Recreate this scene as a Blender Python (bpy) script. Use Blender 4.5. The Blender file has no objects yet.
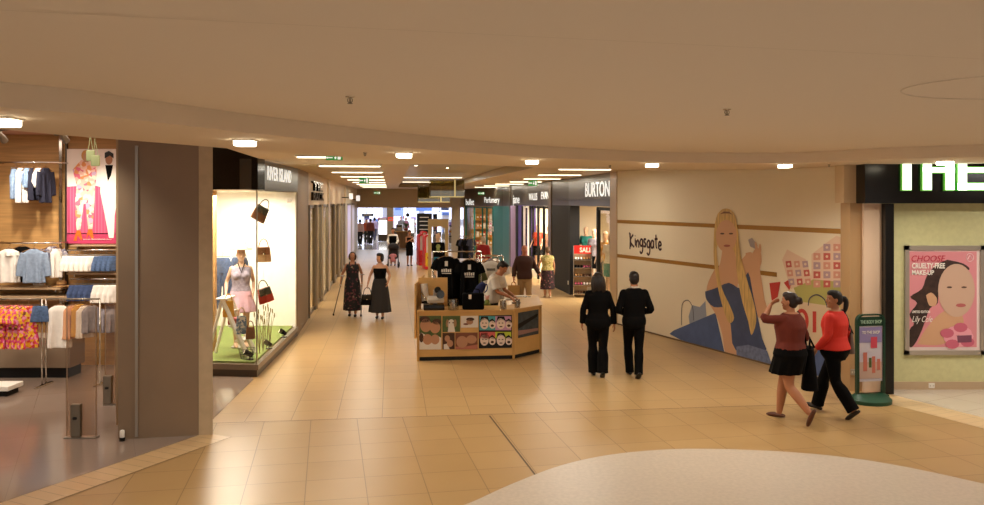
import bpy, bmesh, math, random
from mathutils import Vector, Matrix, noise
random.seed(7)
V = Vector
PI = math.pi
scene = bpy.context.scene
COL = scene.collection
CAMH, HOR, FPX, CX = 2.9, 201.0, 820.0, 492.0

def P(px, py, Y):
    return V(((px-CX)/FPX*Y, Y, CAMH-(py-HOR)/FPX*Y))
def F(px, py, z=0.0):
    Y = (CAMH-z)*FPX/(py-HOR)
    return V(((px-CX)/FPX*Y, Y, z))

def lin(c):
    return c/12.92 if c <= 0.04045 else ((c+0.055)/1.055)**2.4
def rgb(*c):
    if len(c) == 1:
        h = c[0].lstrip('#'); c = [int(h[i:i+2], 16) for i in (0, 2, 4)]
    return tuple(lin(x/255.0) for x in c)

# ------------------------------------------------------------------ materials
MATS = {}
def mat(name, col, rough=0.6, metal=0.0, emit=None, estr=1.0, vary=0.0, vscale=6.0, bump=0.0, bscale=40.0,
        alpha=1.0, trans=0.0, spec=0.5, col2=None, ior=1.45):
    if name in MATS: return MATS[name]
    m = bpy.data.materials.new(name); m.use_nodes = True
    nt = m.node_tree; b = nt.nodes['Principled BSDF']
    c = rgb(col) if isinstance(col, str) else col
    b.inputs['Base Color'].default_value = (*c, 1)
    b.inputs['Roughness'].default_value = rough
    b.inputs['Metallic'].default_value = metal
    b.inputs['Specular IOR Level'].default_value = spec
    b.inputs['IOR'].default_value = ior
    if trans: b.inputs['Transmission Weight'].default_value = trans
    if alpha < 1: b.inputs['Alpha'].default_value = alpha
    if emit:
        e = rgb(emit) if isinstance(emit, str) else emit
        b.inputs['Emission Color'].default_value = (*e, 1)
        b.inputs['Emission Strength'].default_value = estr
    if vary or col2 or bump:
        tc = nt.nodes.new('ShaderNodeTexCoord')
    if vary or col2:
        n = nt.nodes.new('ShaderNodeTexNoise'); n.inputs['Scale'].default_value = vscale; n.inputs['Detail'].default_value = 4
        nt.links.new(tc.outputs['Object'], n.inputs['Vector'])
        r = nt.nodes.new('ShaderNodeValToRGB')
        c2 = rgb(col2) if isinstance(col2, str) else (col2 or tuple(min(1, x*(1+vary)) for x in c))
        c1 = c if col2 else tuple(x*(1-vary) for x in c)
        r.color_ramp.elements[0].position = 0.35; r.color_ramp.elements[1].position = 0.65
        r.color_ramp.elements[0].color = (*c1, 1); r.color_ramp.elements[1].color = (*c2, 1)
        nt.links.new(n.outputs['Fac'], r.inputs['Fac']); nt.links.new(r.outputs['Color'], b.inputs['Base Color'])
    if bump:
        n2 = nt.nodes.new('ShaderNodeTexNoise'); n2.inputs['Scale'].default_value = bscale
        nt.links.new(tc.outputs['Object'], n2.inputs['Vector'])
        bp = nt.nodes.new('ShaderNodeBump'); bp.inputs['Strength'].default_value = bump; bp.inputs['Distance'].default_value = 0.01
        nt.links.new(n2.outputs['Fac'], bp.inputs['Height']); nt.links.new(bp.outputs['Normal'], b.inputs['Normal'])
    MATS[name] = m
    return m

def ramp_mat(name, stops, scale=8.0, rough=0.8, kind='voronoi'):
    """several flat colours in random cells (printed cloth)"""
    if name in MATS: return MATS[name]
    m = bpy.data.materials.new(name); m.use_nodes = True
    nt = m.node_tree; b = nt.nodes['Principled BSDF']
    tc = nt.nodes.new('ShaderNodeTexCoord')
    if kind == 'voronoi':
        n = nt.nodes.new('ShaderNodeTexVoronoi'); n.inputs['Scale'].default_value = scale; out = 'Color'
    else:
        n = nt.nodes.new('ShaderNodeTexNoise'); n.inputs['Scale'].default_value = scale; out = 'Fac'
    nt.links.new(tc.outputs['Object'], n.inputs['Vector'])
    r = nt.nodes.new('ShaderNodeValToRGB'); r.color_ramp.interpolation = 'CONSTANT'
    els = r.color_ramp.elements
    while len(els) < len(stops): els.new(0.5)
    for e, (p, c) in zip(els, stops): e.position = p; e.color = (*rgb(c), 1)
    nt.links.new(n.outputs[out], r.inputs['Fac'])
    nt.links.new(r.outputs['Color'], b.inputs['Base Color']); b.inputs['Roughness'].default_value = rough
    MATS[name] = m
    return m

def tile_mat(name, c1, c2, grout, w, h, ang, origin, rough=0.25, mortar=0.004, offset=0.0, wob=0.05, spec=0.5):
    m = bpy.data.materials.new(name); m.use_nodes = True
    nt = m.node_tree; b = nt.nodes['Principled BSDF']
    g = nt.nodes.new('ShaderNodeNewGeometry')
    mp = nt.nodes.new('ShaderNodeMapping'); mp.vector_type = 'TEXTURE'
    mp.inputs['Location'].default_value = (origin[0], origin[1], 0); mp.inputs['Rotation'].default_value = (0, 0, ang)
    nt.links.new(g.outputs['Position'], mp.inputs['Vector'])
    br = nt.nodes.new('ShaderNodeTexBrick'); br.offset = offset; br.squash = 1.0
    br.inputs['Scale'].default_value = 1.0; br.inputs['Mortar Size'].default_value = mortar; br.inputs['Mortar Smooth'].default_value = 0.1
    br.inputs['Brick Width'].default_value = w; br.inputs['Row Height'].default_value = h
    br.inputs['Color1'].default_value = (*rgb(c1), 1); br.inputs['Color2'].default_value = (*rgb(c2), 1); br.inputs['Mortar'].default_value = (*rgb(grout), 1)
    nt.links.new(mp.outputs['Vector'], br.inputs['Vector'])
    n = nt.nodes.new('ShaderNodeTexNoise'); n.inputs['Scale'].default_value = 2.2; n.inputs['Detail'].default_value = 6
    nt.links.new(g.outputs['Position'], n.inputs['Vector'])
    mr = nt.nodes.new('ShaderNodeMapRange'); mr.inputs['To Min'].default_value = 1-wob; mr.inputs['To Max'].default_value = 1+wob
    nt.links.new(n.outputs['Fac'], mr.inputs['Value'])
    mx = nt.nodes.new('ShaderNodeMix'); mx.data_type = 'RGBA'; mx.blend_type = 'MULTIPLY'; mx.inputs[0].default_value = 1
    nt.links.new(br.outputs['Color'], mx.inputs[6]); nt.links.new(mr.outputs['Result'], mx.inputs[7])
    nt.links.new(mx.outputs[2], b.inputs['Base Color'])
    b.inputs['Roughness'].default_value = rough; b.inputs['Specular IOR Level'].default_value = spec
    MATS[name] = m
    return m

# ------------------------------------------------------------------ mesh builder
class MB:
    def __init__(s): s.v = []; s.f = []; s.mi = []; s.cur = 0
    def add(s, vs, fs):
        o = len(s.v); s.v += [V(p) for p in vs]
        for f in fs: s.f.append([o+i for i in f]); s.mi.append(s.cur)
        return s
    def box(s, c, d, rz=0, M=None):
        x, y, z = d[0]/2, d[1]/2, d[2]/2
        vs = [V(p) for p in ((-x,-y,-z),(x,-y,-z),(x,y,-z),(-x,y,-z),(-x,-y,z),(x,-y,z),(x,y,z),(-x,y,z))]
        R = M if M is not None else Matrix.Rotation(rz, 3, 'Z')
        c = V(c)
        return s.add([c+R@p for p in vs], [(3,2,1,0),(4,5,6,7),(0,1,5,4),(1,2,6,5),(2,3,7,6),(3,0,4,7)])
    def bx(s, x0, x1, y0, y1, z0, z1): return s.box(((x0+x1)/2,(y0+y1)/2,(z0+z1)/2), (abs(x1-x0),abs(y1-y0),abs(z1-z0)))
    def rbox(s, c, d, r=0.01, rz=0, M=None):
        bm = bmesh.new(); bmesh.ops.create_cube(bm, size=1)
        for v in bm.verts: v.co = V((v.co.x*d[0], v.co.y*d[1], v.co.z*d[2]))
        bmesh.ops.bevel(bm, geom=list(bm.edges), offset=r, segments=2, affect='EDGES', profile=0.5)
        R = M if M is not None else Matrix.Rotation(rz, 3, 'Z')
        bm.verts.index_update(); c = V(c)
        s.add([c+R@v.co for v in bm.verts], [[v.index for v in f.verts] for f in bm.faces]); bm.free(); return s
    def wallbox(s, a, b, t, z0, z1):
        """slab along plan segment a->b, thickness t to the left of the direction"""
        a, b = V((a[0], a[1])), V((b[0], b[1])); d = (b-a).normalized(); n = V((-d.y, d.x))*t
        q = [a, b, b+n, a+n]
        return s.prism([(p.x, p.y) for p in q], z0, z1)
    def prism(s, poly, z0, z1):
        n = len(poly)
        ar = sum(poly[i][0]*poly[(i+1)%n][1]-poly[(i+1)%n][0]*poly[i][1] for i in range(n))
        if ar < 0: poly = poly[::-1]
        vs = [V((p[0], p[1], z0)) for p in poly]+[V((p[0], p[1], z1)) for p in poly]
        return s.add(vs, [list(range(n))[::-1], list(range(n, 2*n))]+[(i,(i+1)%n,n+(i+1)%n,n+i) for i in range(n)])
    def poly(s, pts): return s.add(pts, [list(range(len(pts)))])
    def strip(s, A, B):
        n = len(A)
        return s.add(list(A)+list(B), [(i, i+1, n+i+1, n+i) for i in range(n-1)])
    def rings(s, rings, caps=True, closed=False):
        n = len(rings[0]); o = []
        for r in rings: o += list(r)
        fs = []
        for k in range(len(rings)-1):
            for i in range(n): fs.append((k*n+i, k*n+(i+1)%n, (k+1)*n+(i+1)%n, (k+1)*n+i))
        if closed:
            k = len(rings)-1
            for i in range(n): fs.append((k*n+i, k*n+(i+1)%n, (i+1)%n, i))
        elif caps:
            fs.append(list(range(n))[::-1]); fs.append([(len(rings)-1)*n+i for i in range(n)])
        return s.add(o, fs)
    def tube(s, pts, rad, n=10, sub=1, caps=True, closed=False, flat=1.0, up=None, round_ends=False):
        pts = [V(p) for p in pts]
        if not hasattr(rad, '__len__'): rad = [rad]*len(pts)
        rad = list(rad)
        if sub > 1: pts, rad = smooth_path(pts, rad, sub)
        if round_ends and len(pts) > 1:
            d0 = (pts[0]-pts[1]).normalized(); d1 = (pts[-1]-pts[-2]).normalized()
            r0, r1 = rad[0], rad[-1]
            pts = [pts[0]+d0*r0*.9, pts[0]+d0*r0*.6]+pts+[pts[-1]+d1*r1*.6, pts[-1]+d1*r1*.9]
            rad = [r0*.35, r0*.78]+rad+[r1*.78, r1*.35]
        N = len(pts); rs = []; prev = None
        for i in range(N):
            a = pts[(i-1) % N] if closed else pts[max(0, i-1)]
            b = pts[(i+1) % N] if closed else pts[min(N-1, i+1)]
            t = (b-a).normalized() if (b-a).length > 1e-9 else V((0,0,1))
            if prev is None:
                u = V(up) if up is not None else (V((0,0,1)) if abs(t.z) < .9 else V((0,1,0)))
                x = (u-t*u.dot(t)).normalized()
            else:
                x = (prev-t*prev.dot(t)).normalized()
            prev = x; y = t.cross(x)
            rs.append([pts[i]+x*math.cos(2*PI*k/n)*rad[i]*flat+y*math.sin(2*PI*k/n)*rad[i] for k in range(n)])
        return s.rings(rs, caps=caps, closed=closed)
    def lathe(s, prof, c=(0,0,0), n=20, M=None):
        c = V(c); rs = []
        for r, z in prof:
            ring = [V((r*math.cos(2*PI*k/n), r*math.sin(2*PI*k/n), z)) for k in range(n)]
            rs.append([c+(M@p if M is not None else p) for p in ring])
        return s.rings(rs)
    def ball(s, c, r, n=10, M=None):
        if not hasattr(r, '__len__'): r = (r, r, r)
        rs = []; c = V(c)
        for j in range(1, n):
            a = PI*j/n
            ring = [V((r[0]*math.sin(a)*math.cos(2*PI*k/(n+4)), r[1]*math.sin(a)*math.sin(2*PI*k/(n+4)), -r[2]*math.cos(a))) for k in range(n+4)]
            rs.append([c+(M@p if M is not None else p) for p in ring])
        return s.rings(rs)
    def merge(s, o, M=None):
        k = len(s.v); s.v += [(M@p if M is not None else p.copy()) for p in o.v]
        s.f += [[k+i for i in f] for f in o.f]; s.mi += o.mi; return s
    def mesh(s, name):
        me = bpy.data.meshes.new(name); me.from_pydata([tuple(p) for p in s.v], [], s.f); return me

def smooth_path(pts, rad, sub):
    op, orr = [], []
    n = len(pts)
    for i in range(n-1):
        p0, p1, p2, p3 = pts[max(0,i-1)], pts[i], pts[i+1], pts[min(n-1,i+2)]
        for k in range(sub):
            t = k/sub
            op.append(0.5*((2*p1)+(p2-p0)*t+(2*p0-5*p1+4*p2-p3)*t*t+(3*p1-p0-3*p2+p3)*t**3))
            r0, r1, r2, r3 = rad[max(0,i-1)], rad[i], rad[i+1], rad[min(n-1,i+2)]
            orr.append(max(1e-4, 0.5*((2*r1)+(r2-r0)*t+(2*r0-5*r1+4*r2-r3)*t*t+(3*r1-r0-3*r2+r3)*t**3)))
    op.append(pts[-1]); orr.append(rad[-1])
    return op, orr
def curve2(pts, sub=6):
    p, _ = smooth_path([V(q) for q in pts], [1]*len(pts), sub)
    return p

def setprops(o, label=None, cat=None, group=None, kind=None):
    if label: o['label'] = label
    if cat: o['category'] = cat
    if group: o['group'] = group
    if kind: o['kind'] = kind
    return o
def thing(name, label, cat, loc=(0,0,0), rz=0, group=None, kind=None):
    o = bpy.data.objects.new(name, None); COL.objects.link(o)
    o.empty_display_size = .1
    o.location = V(loc); o.rotation_euler = (0, 0, rz)
    return setprops(o, label, cat, group, kind)
def world_mat(o):
    M = Matrix.Translation(o.location) @ o.rotation_euler.to_matrix().to_4x4()
    return (world_mat(o.parent) @ M) if o.parent else M
def obj(name, mb, mats, parent=None, smooth=False, world=False, label=None, cat=None, group=None, kind=None, angle=None, loc=None):
    """ONE mesh object; with world=True vertices are given in world space; loc moves a top-level object's origin there"""
    me = mb if isinstance(mb, bpy.types.Mesh) else mb.mesh(name)
    o = bpy.data.objects.new(name, me); COL.objects.link(o)
    if not isinstance(mats, (list, tuple)): mats = [mats]
    for m in mats: me.materials.append(m)
    if not isinstance(mb, bpy.types.Mesh):
        if any(mb.mi): me.polygons.foreach_set('material_index', mb.mi)
    if parent is not None:
        o.parent = parent
        if world:
            me.transform(world_mat(parent).inverted())
    elif loc is not None:
        me.transform(Matrix.Translation(-V(loc))); o.location = V(loc)
    if smooth:
        me.polygons.foreach_set('use_smooth', [True]*len(me.polygons))
        if angle:
            me.set_sharp_from_angle(angle=math.radians(angle))
    me.update()
    return setprops(o, label, cat, group, kind)
def struct(name, mb, m, **k): return obj(name, mb, m, kind='structure', **k)
def dup(root, loc, rz=None, label=None, group=None):
    r = root.copy(); COL.objects.link(r); r.location = V(loc)
    if rz is not None: r.rotation_euler = (0, 0, rz)
    if label: r['label'] = label
    if group: r['group'] = group
    for ch in list(root.children):
        c = ch.copy(); COL.objects.link(c); c.parent = r
        for g in list(ch.children):
            d = g.copy(); COL.objects.link(d); d.parent = c
    return r
def remesh(mb, voxel, smooth=3):
    me = mb.mesh('tmp'); o = bpy.data.objects.new('tmp', me); COL.objects.link(o)
    m = o.modifiers.new('r', 'REMESH'); m.mode = 'VOXEL'; m.voxel_size = voxel; m.use_smooth_shade = True
    if smooth:
        s = o.modifiers.new('s', 'SMOOTH'); s.iterations = smooth; s.factor = 0.5
    dg = bpy.context.evaluated_depsgraph_get(); dg.update()
    out = bpy.data.meshes.new_from_object(o.evaluated_get(dg), depsgraph=dg)
    bpy.data.objects.remove(o); bpy.data.meshes.remove(me)
    return out
def text_mesh(s, height, width, org, xd, ud, depth=0.01, bold=0.0, shear=0.0, spacing=1.0):
    cu = bpy.data.curves.new('t', 'FONT'); cu.body = s; cu.extrude = 0.5; cu.offset = bold; cu.shear = shear; cu.space_character = spacing
    cu.resolution_u = 3
    o = bpy.data.objects.new('t', cu); COL.objects.link(o)
    dg = bpy.context.evaluated_depsgraph_get(); dg.update()
    me = bpy.data.meshes.new_from_object(o.evaluated_get(dg), depsgraph=dg)
    bpy.data.objects.remove(o); bpy.data.curves.remove(cu)
    xs = [v.co.x for v in me.vertices]; ys = [v.co.y for v in me.vertices]
    x0, x1, y0, y1 = min(xs), max(xs), min(ys), max(ys)
    sy = height/(y1-y0); sx = (width/(x1-x0)) if width else sy
    xd = V(xd).normalized(); ud = V(ud).normalized(); nd = xd.cross(ud); org = V(org)
    for v in me.vertices:
        c = v.co.copy()
        v.co = org+xd*((c.x-x0)*sx)+ud*((c.y-y0)*sy)+nd*((c.z+.5)*depth)
    return me
def area_light(name, loc, size, power, col, rot=(0,0,0), sy=None, spread=None):
    l = bpy.data.lights.new(name, 'AREA'); l.energy = power; l.color = col; l.size = size
    if sy: l.shape = 'RECTANGLE'; l.size_y = sy
    if spread: l.spread = spread
    o = bpy.data.objects.new(name, l); o.location = loc; o.rotation_euler = rot; COL.objects.link(o); return o
def spot(name, loc, power, col, size=2.2, blend=.6, rot=(0,0,0), rad=.06):
    l = bpy.data.lights.new(name, 'SPOT'); l.energy = power; l.color = col; l.spot_size = size; l.spot_blend = blend; l.shadow_soft_size = rad
    o = bpy.data.objects.new(name, l); o.location = loc; o.rotation_euler = rot; COL.objects.link(o); return o
def point(name, loc, power, col, rad=.1):
    l = bpy.data.lights.new(name, 'POINT'); l.energy = power; l.color = col; l.shadow_soft_size = rad
    o = bpy.data.objects.new(name, l); o.location = loc; COL.objects.link(o); return o

# ------------------------------------------------------------------ camera
cam = bpy.data.cameras.new('camera'); co = bpy.data.objects.new('camera', cam); COL.objects.link(co)
co.location = (0, 0, CAMH); co.rotation_euler = (PI/2, 0, 0)
cam.sensor_fit = 'HORIZONTAL'; cam.sensor_width = 36; cam.lens = 36*FPX/984
cam.shift_y = (HOR-252.5)/984; cam.clip_start = .1; cam.clip_end = 300
scene.camera = co
vs = scene.view_settings
vs.view_transform = 'Standard'; vs.look = 'None'; vs.exposure = 0.0; vs.gamma = 1.0; vs.use_curve_mapping = False
# ================================================================== THE SETTING
WARM = (1.0, .80, .58); WARM2 = (1.0, .93, .80); COOL = (.86, .92, 1.0)
Z2, Z1 = 3.6, 3.45
m_ceil = mat('ceiling_plaster', '#ded0bf', .9)
m_soff = mat('soffit_plaster', '#ddccb6', .85)
m_cor = mat('corridor_ceiling', '#c4ab84', .45)
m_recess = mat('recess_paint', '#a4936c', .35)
m_glow = mat('lamp_glow', '#ffffff', emit='#fff0d0', estr=9)
m_tube = mat('tube_glow', '#ffffff', emit='#fff2cc', estr=5)
m_steel = mat('brushed_steel', '#a9a196', .32, .9)
m_chrome = mat('chrome', '#d8d4cc', .12, 1.0)
m_black = mat('black_gloss', '#0b0908', .18)
m_blackm = mat('black_matte', '#12100f', .7)
m_white = mat('white_paint', '#efe9df', .6)
m_cream = mat('cream_panel', '#cdb491', .5)
m_creamst = mat('cream_stone', '#bda88a', .4, vary=.06, vscale=8)
m_stone = tile_mat('brown_stone', '#8f7861', '#8a735c', '#78634e', 1.2, 1.15, 0, (0, 0), rough=.4, wob=.12)
def thin_glass(name, tint, gloss=.06, rough=.02):
    m = bpy.data.materials.new(name); m.use_nodes = True; nt = m.node_tree; nt.nodes.clear()
    o = nt.nodes.new('ShaderNodeOutputMaterial'); mx = nt.nodes.new('ShaderNodeMixShader'); tr = nt.nodes.new('ShaderNodeBsdfTransparent'); gl = nt.nodes.new('ShaderNodeBsdfGlossy'); fr = nt.nodes.new('ShaderNodeValue')
    fr.outputs[0].default_value = gloss; tr.inputs['Color'].default_value = (*rgb(tint), 1); gl.inputs['Roughness'].default_value = rough
    nt.links.new(fr.outputs[0], mx.inputs[0]); nt.links.new(tr.outputs[0], mx.inputs[1]); nt.links.new(gl.outputs[0], mx.inputs[2]); nt.links.new(mx.outputs[0], o.inputs[0]); return m
m_glass = thin_glass('clear_glass', '#f6f4ee')
m_fascia = mat('fascia_bronze', '#4a4135', .28, .3)
m_bronze = mat('bronze_frame', '#55493a', .35, .6)
m_greymetal = mat('grey_metal', '#857b6c', .35, .7)
m_letter = mat('lit_letters', '#c9c5bd', emit='#fffdf4', estr=.8)

# floors ---------------------------------------------------------------
A1 = math.atan2(.9925, -.1223) - PI/2        # direction of the corridor
m_floorA = tile_mat('limestone_tiles', '#b99868', '#b39162', '#846742', .598, .598, A1, (-1.528, 11.45), spec=.35, rough=.3, mortar=.0045)
m_floorB = tile_mat('limestone_tiles_turned', '#ae8d5f', '#a88759', '#7d613d', .6, .598, math.atan2(.196, .981), (-2.16, 9.67), spec=.35, rough=.32, mortar=.0045)
m_border = tile_mat('border_tiles', '#c9a97c', '#c3a275', '#8f7450', .16, 3.0, 0, (0, 0), rough=.3, mortar=.004)
m_shopfl = tile_mat('shop_floor_slate', '#8f7d70', '#897668', '#7a695d', 1.2, 1.2, math.atan2(1.1, 2.3), (-4.7, 7.9), rough=.14, mortar=.002)
m_disc = mat('terrazzo_disc', '#bfb1a1', .3, vary=.06, vscale=22)
m_palefl = tile_mat('pale_shop_tiles', '#cdbfae', '#c7b8a6', '#a5978a', .6, .6, .5, (6, 11), rough=.2)
m_hallfl = tile_mat('hall_tiles', '#cfc3b4', '#c5b9aa', '#a89b8c', .6, .6, A1, (0, 50), rough=.12)

J0, J1 = V((-6.0, 10.41, 0)), V((9.5, 12.32, 0))           # the joint across the floor
jdir = (J1-J0).normalized()
def zf(p, z): return V((p[0], p[1], z))
mb = MB(); mb.poly([zf(p, 0) for p in ((-9, 10.05), (13, 12.75), (13, 22), (9, 49.0), (-15, 49.0), (-15, 22), (-9, 16))]); struct('floor', mb, m_floorA)
mb = MB(); mb.poly([zf(p, 0) for p in ((-9, -3), (13, -3), (13, 12.75), (-9, 10.04))]); struct('floor', mb, m_floorB)
mb = MB(); mb.poly([zf(p, 0) for p in ((-30, 49.0), (30, 49.0), (30, 105), (-30, 105))]); struct('floor', mb, m_hallfl)
m_joint = mat('floor_joint', '#5d4a35', .6)
a, b = F(489.4, 415.7), F(560, 507)
mb = MB(); d = (b-a).normalized(); n = V((-d.y, d.x, 0))*.011
mb.poly([a-n+V((0,0,.002)), b-n+V((0,0,.002)), b+n+V((0,0,.002)), a+n+V((0,0,.002))])
a2, b2 = J0+V((1.9, .234, .002)), J1+V((0,0,.002)); n2 = V((-jdir.y, jdir.x, 0))*.007
mb.poly([a2-n2, b2-n2, b2+n2, a2+n2]); struct('trim_2', mb, m_joint)
# shop floor on the left, with its border strip
S0, S1, S2, S3 = V((-6.9, 3.3, 0)), V((-4.72, 7.87, 0)), V((-3.62, 10.16, 0)), V((-3.71, 10.97, 0))
S4, S5 = V((-3.87, 13.3, 0)), V((-4.19, 17.6, 0))
mb = MB(); mb.poly([zf(p, .004) for p in (S0, S1, S2, S3, S4, V((-4.2, 14, 0)), V((-6, 16, 0)), V((-14, 16, 0)), V((-14, 3.3, 0)))]); struct('floor', mb, m_shopfl)
bd = (S2-S1).normalized(); bn = V((bd.y, -bd.x, 0))
m_border.node_tree.nodes['Mapping'].inputs['Rotation'].default_value = (0, 0, math.atan2(bd.y, bd.x))
W = .46
mb = MB(); mb.poly([zf(p, .003) for p in (S0, S2+bd*.1, S2+bd*.1+bn*(W*.9), S0+bn*W)]); struct('floor', mb, m_border)
mb = MB(); e0 = S0+bn*W; e1 = S2+bd*.1+bn*(W*.9)
mb.poly([zf(e0, .005), zf(e0+bn*.006, .005), zf(e1+bn*.006, .005), zf(e1, .005)]); struct('trim_3', mb, m_joint)
# pale round floor in front
fl = [F(440, 512), F(470, 503), F(510, 485), F(560, 466), F(610, 455), F(670, 449.5), F(730, 449.5), F(800, 453), F(860, 459.5), F(920, 470), F(984, 484)]
arc = curve2(fl, 5)
arc2 = [V((6.6, 7.0, 0)), V((7.2, 4, 0)), V((5, 0, 0)), V((1, -1.5, 0)), V((-2, 1.5, 0)), V((-2.2, 5.0, 0))]
mb = MB(); mb.poly([zf(p, .003) for p in arc+arc2][::-1]); struct('floor', mb, m_disc)
# pale shop floor on the right with a border
b0, b1 = F(897, 396), F(990, 419.5)
b2 = b0+(b1-b0)*5
mb = MB(); mb.poly([zf(p, .003) for p in (b0, b1, b2, V((13, 12.9, 0)), V((5.9, 12.9, 0)))]); struct('floor', mb, m_palefl)
bdr = (b1-b0).normalized(); bnr = V((bdr.y, -bdr.x, 0))
m_border2 = tile_mat('border_tiles_right', '#d8ba90', '#d2b489', '#ad9370', .16, 3.0, math.atan2(bdr.y, bdr.x), (6, 12), rough=.3, mortar=.004)
mb = MB(); mb.poly([zf(p, .0025) for p in (b0, b0+bnr*.5, b2+bnr*.5, b2)]); struct('floor', mb, m_border2)

# ceilings ---------------------------------------------------------------
def Cz(px, py, z): 
    Y = (z-CAMH)*FPX/(HOR-py); return V(((px-CX)/FPX*Y, Y, z))
front = [V((-3.55, 2.6, Z1)), V((-3.2, 3.9, Z1))]+[Cz(x, y, Z1) for x, y in ((0,107),(80,113.6),(160,122.8),(300,138),(440,150.6),(540,157.5),(640,161.7),(720,163.2),(800,162.9),(900,158.7),(984,156.5))]+[V((7.4, 8.7, Z1)), V((8.4, 6.5, Z1))]
rear = [V((-5.2, 2.6, Z1)), V((-4.5, 4.4, Z1))]+[Cz(x, y, Z1) for x, y in ((0,129.3),(80,136.6),(160,142.8),(300,154),(440,163),(540,167.5),(640,170),(720,170),(800,169),(900,165),(984,163.5))]+[V((10.5, 10.0, Z1)), V((12, 7, Z1))]
FR, RR = curve2(front, 5), curve2(rear, 5)
mb = MB(); mb.strip(RR, FR)
up = V((0, 0, Z2-Z1-.001))
mb.strip(FR, [p+up for p in FR]); mb.strip([p+V((0,0,.7)) for p in RR], RR)
struct('ceiling_soffit', mb, m_soff, smooth=True, angle=40)
def cpoly(pts, z): return [V((p[0], p[1], z)) for p in pts][::-1]
LX = lambda y: -2.047-.123*y          # left shop line of the corridor
REC = [(-1.55, 15.6), (1.05, 15.6), (-2.2, 42), (-4.8, 42)]
mb = MB()
mb.poly(cpoly([(-12, -3), (13, -3), (13, 15.6), (1.05, 15.6), (-1.55, 15.6), (-3.9, 15.6), (-3.85, 13.6), (-3.2, 8.2), (-3.6, 6.8), (-3.8, 6.2), (-4.6, 4.2), (-5.3, 2.4), (-12, 2.0)], Z2)); struct('ceiling', mb, m_ceil)
mb = MB()
mb.poly(cpoly([(-6, 15.6), (-1.55, 15.6), (-4.8, 42), (-10, 42)], Z2))
mb.poly(cpoly([(1.05, 15.6), (6, 15.6), (4, 42), (-2.2, 42)], Z2))
mb.poly(cpoly([(-10, 42), (4, 42), (4, 49), (-10, 49)], Z2))
struct('ceiling', mb, m_cor)
mb = MB(); q = [V((*p, Z2)) for p in REC]; q2 = [p+V((0,0,.2)) for p in q]
for i in range(4): mb.poly([q[i], q[(i+1)%4], q2[(i+1)%4], q2[i]][::-1])
mb.poly(q2[::-1]); struct('ceiling_recess', mb, m_recess)
# joint line and round hatch seen in the near ceiling
a, b = V((-6, 1.95, Z2-.004)), V((9, 5.64, Z2-.004))
mb = MB(); mb.poly([a, b, b+V((0,.006,0)), a+V((0,.006,0))])
struct('trim_4', mb, mat('ceiling_joint', '#cdbfad', .9))
mb = MB(); mb.tube([V((3.35+.8*math.cos(t*PI/20), 5.0+.62*math.sin(t*PI/20), Z2-.001)) for t in range(40)], .005, n=6, closed=True)
struct('trim_5', mb, mat('hatch_line', '#d3c5b3', .9))

# outside walls closing the near part of the mall -------------------------
m_wallw = mat('mall_wall', '#c9ae8c', .8)
mb = MB(); mb.wallbox((-14, -3), (-14, 16.2), -.1, 0, 4.2); struct('wall_left', mb, m_wallw)
mb = MB(); mb.wallbox((13.05, 13), (13.05, -3), -.1, 0, Z2); struct('wall_right', mb, m_wallw)

# left clothes shop shell --------------------------------------------------
m_wood = mat('wood_wall', '#b98c55', .5, vary=.14, vscale=5)
nt = m_wood.node_tree
for n_ in nt.nodes:
    if n_.type == 'TEX_NOISE':
        mp = nt.nodes.new('ShaderNodeMapping'); mp.inputs['Scale'].default_value = (.25, .25, 5)
        src = n_.inputs['Vector'].links[0].from_socket
        nt.links.new(src, mp.inputs['Vector']); nt.links.new(mp.outputs['Vector'], n_.inputs['Vector'])
SY = 14.5
mb = MB(); mb.bx(-14, -4.9, SY, SY+.1, 0, 4.2); struct('wall_shop_back', mb, m_wood)
mb = MB(); mb.wallbox((-4.76, 10.62), (-6.3, SY), .1, 0, 4.2); struct('wall_shop_side', mb, mat('shop_side_panel', '#b89d7c', .7))
mb = MB(); mb.poly(cpoly([(p.x, p.y) for p in RR[:22]]+[(-2.9, 10.2), (-4.8, 14.6), (-14, 14.6), (-14, 2.6)], 4.07)); struct('ceiling', mb, mat('shop_ceiling', '#c79a82', .85))
# stone pillar beside the shop and cream end pilaster
mb = MB(); mb.prism([(-4.545, 9.97), (-3.625, 10.13), (-3.68, 10.75), (-4.8, 10.6)], 0, 4.1); struct('pillar', mb, m_stone)
mb = MB(); mb.prism([(-3.623, 10.13), (-3.46, 10.16), (-3.585, 10.5), (-3.68, 10.75)], 0, 3.6); struct('pillar', mb, m_creamst)
mb = MB()
pa, pb = V((-4.545, 9.97)), V((-3.625, 10.13)); dd = (pb-pa).normalized(); c = pa+dd*.215
mb.box((c.x, c.y-.008, 1.8), (.035, .02, 3.55), math.atan2(dd.y, dd.x)); struct('trim_6', mb, m_steel)

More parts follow.
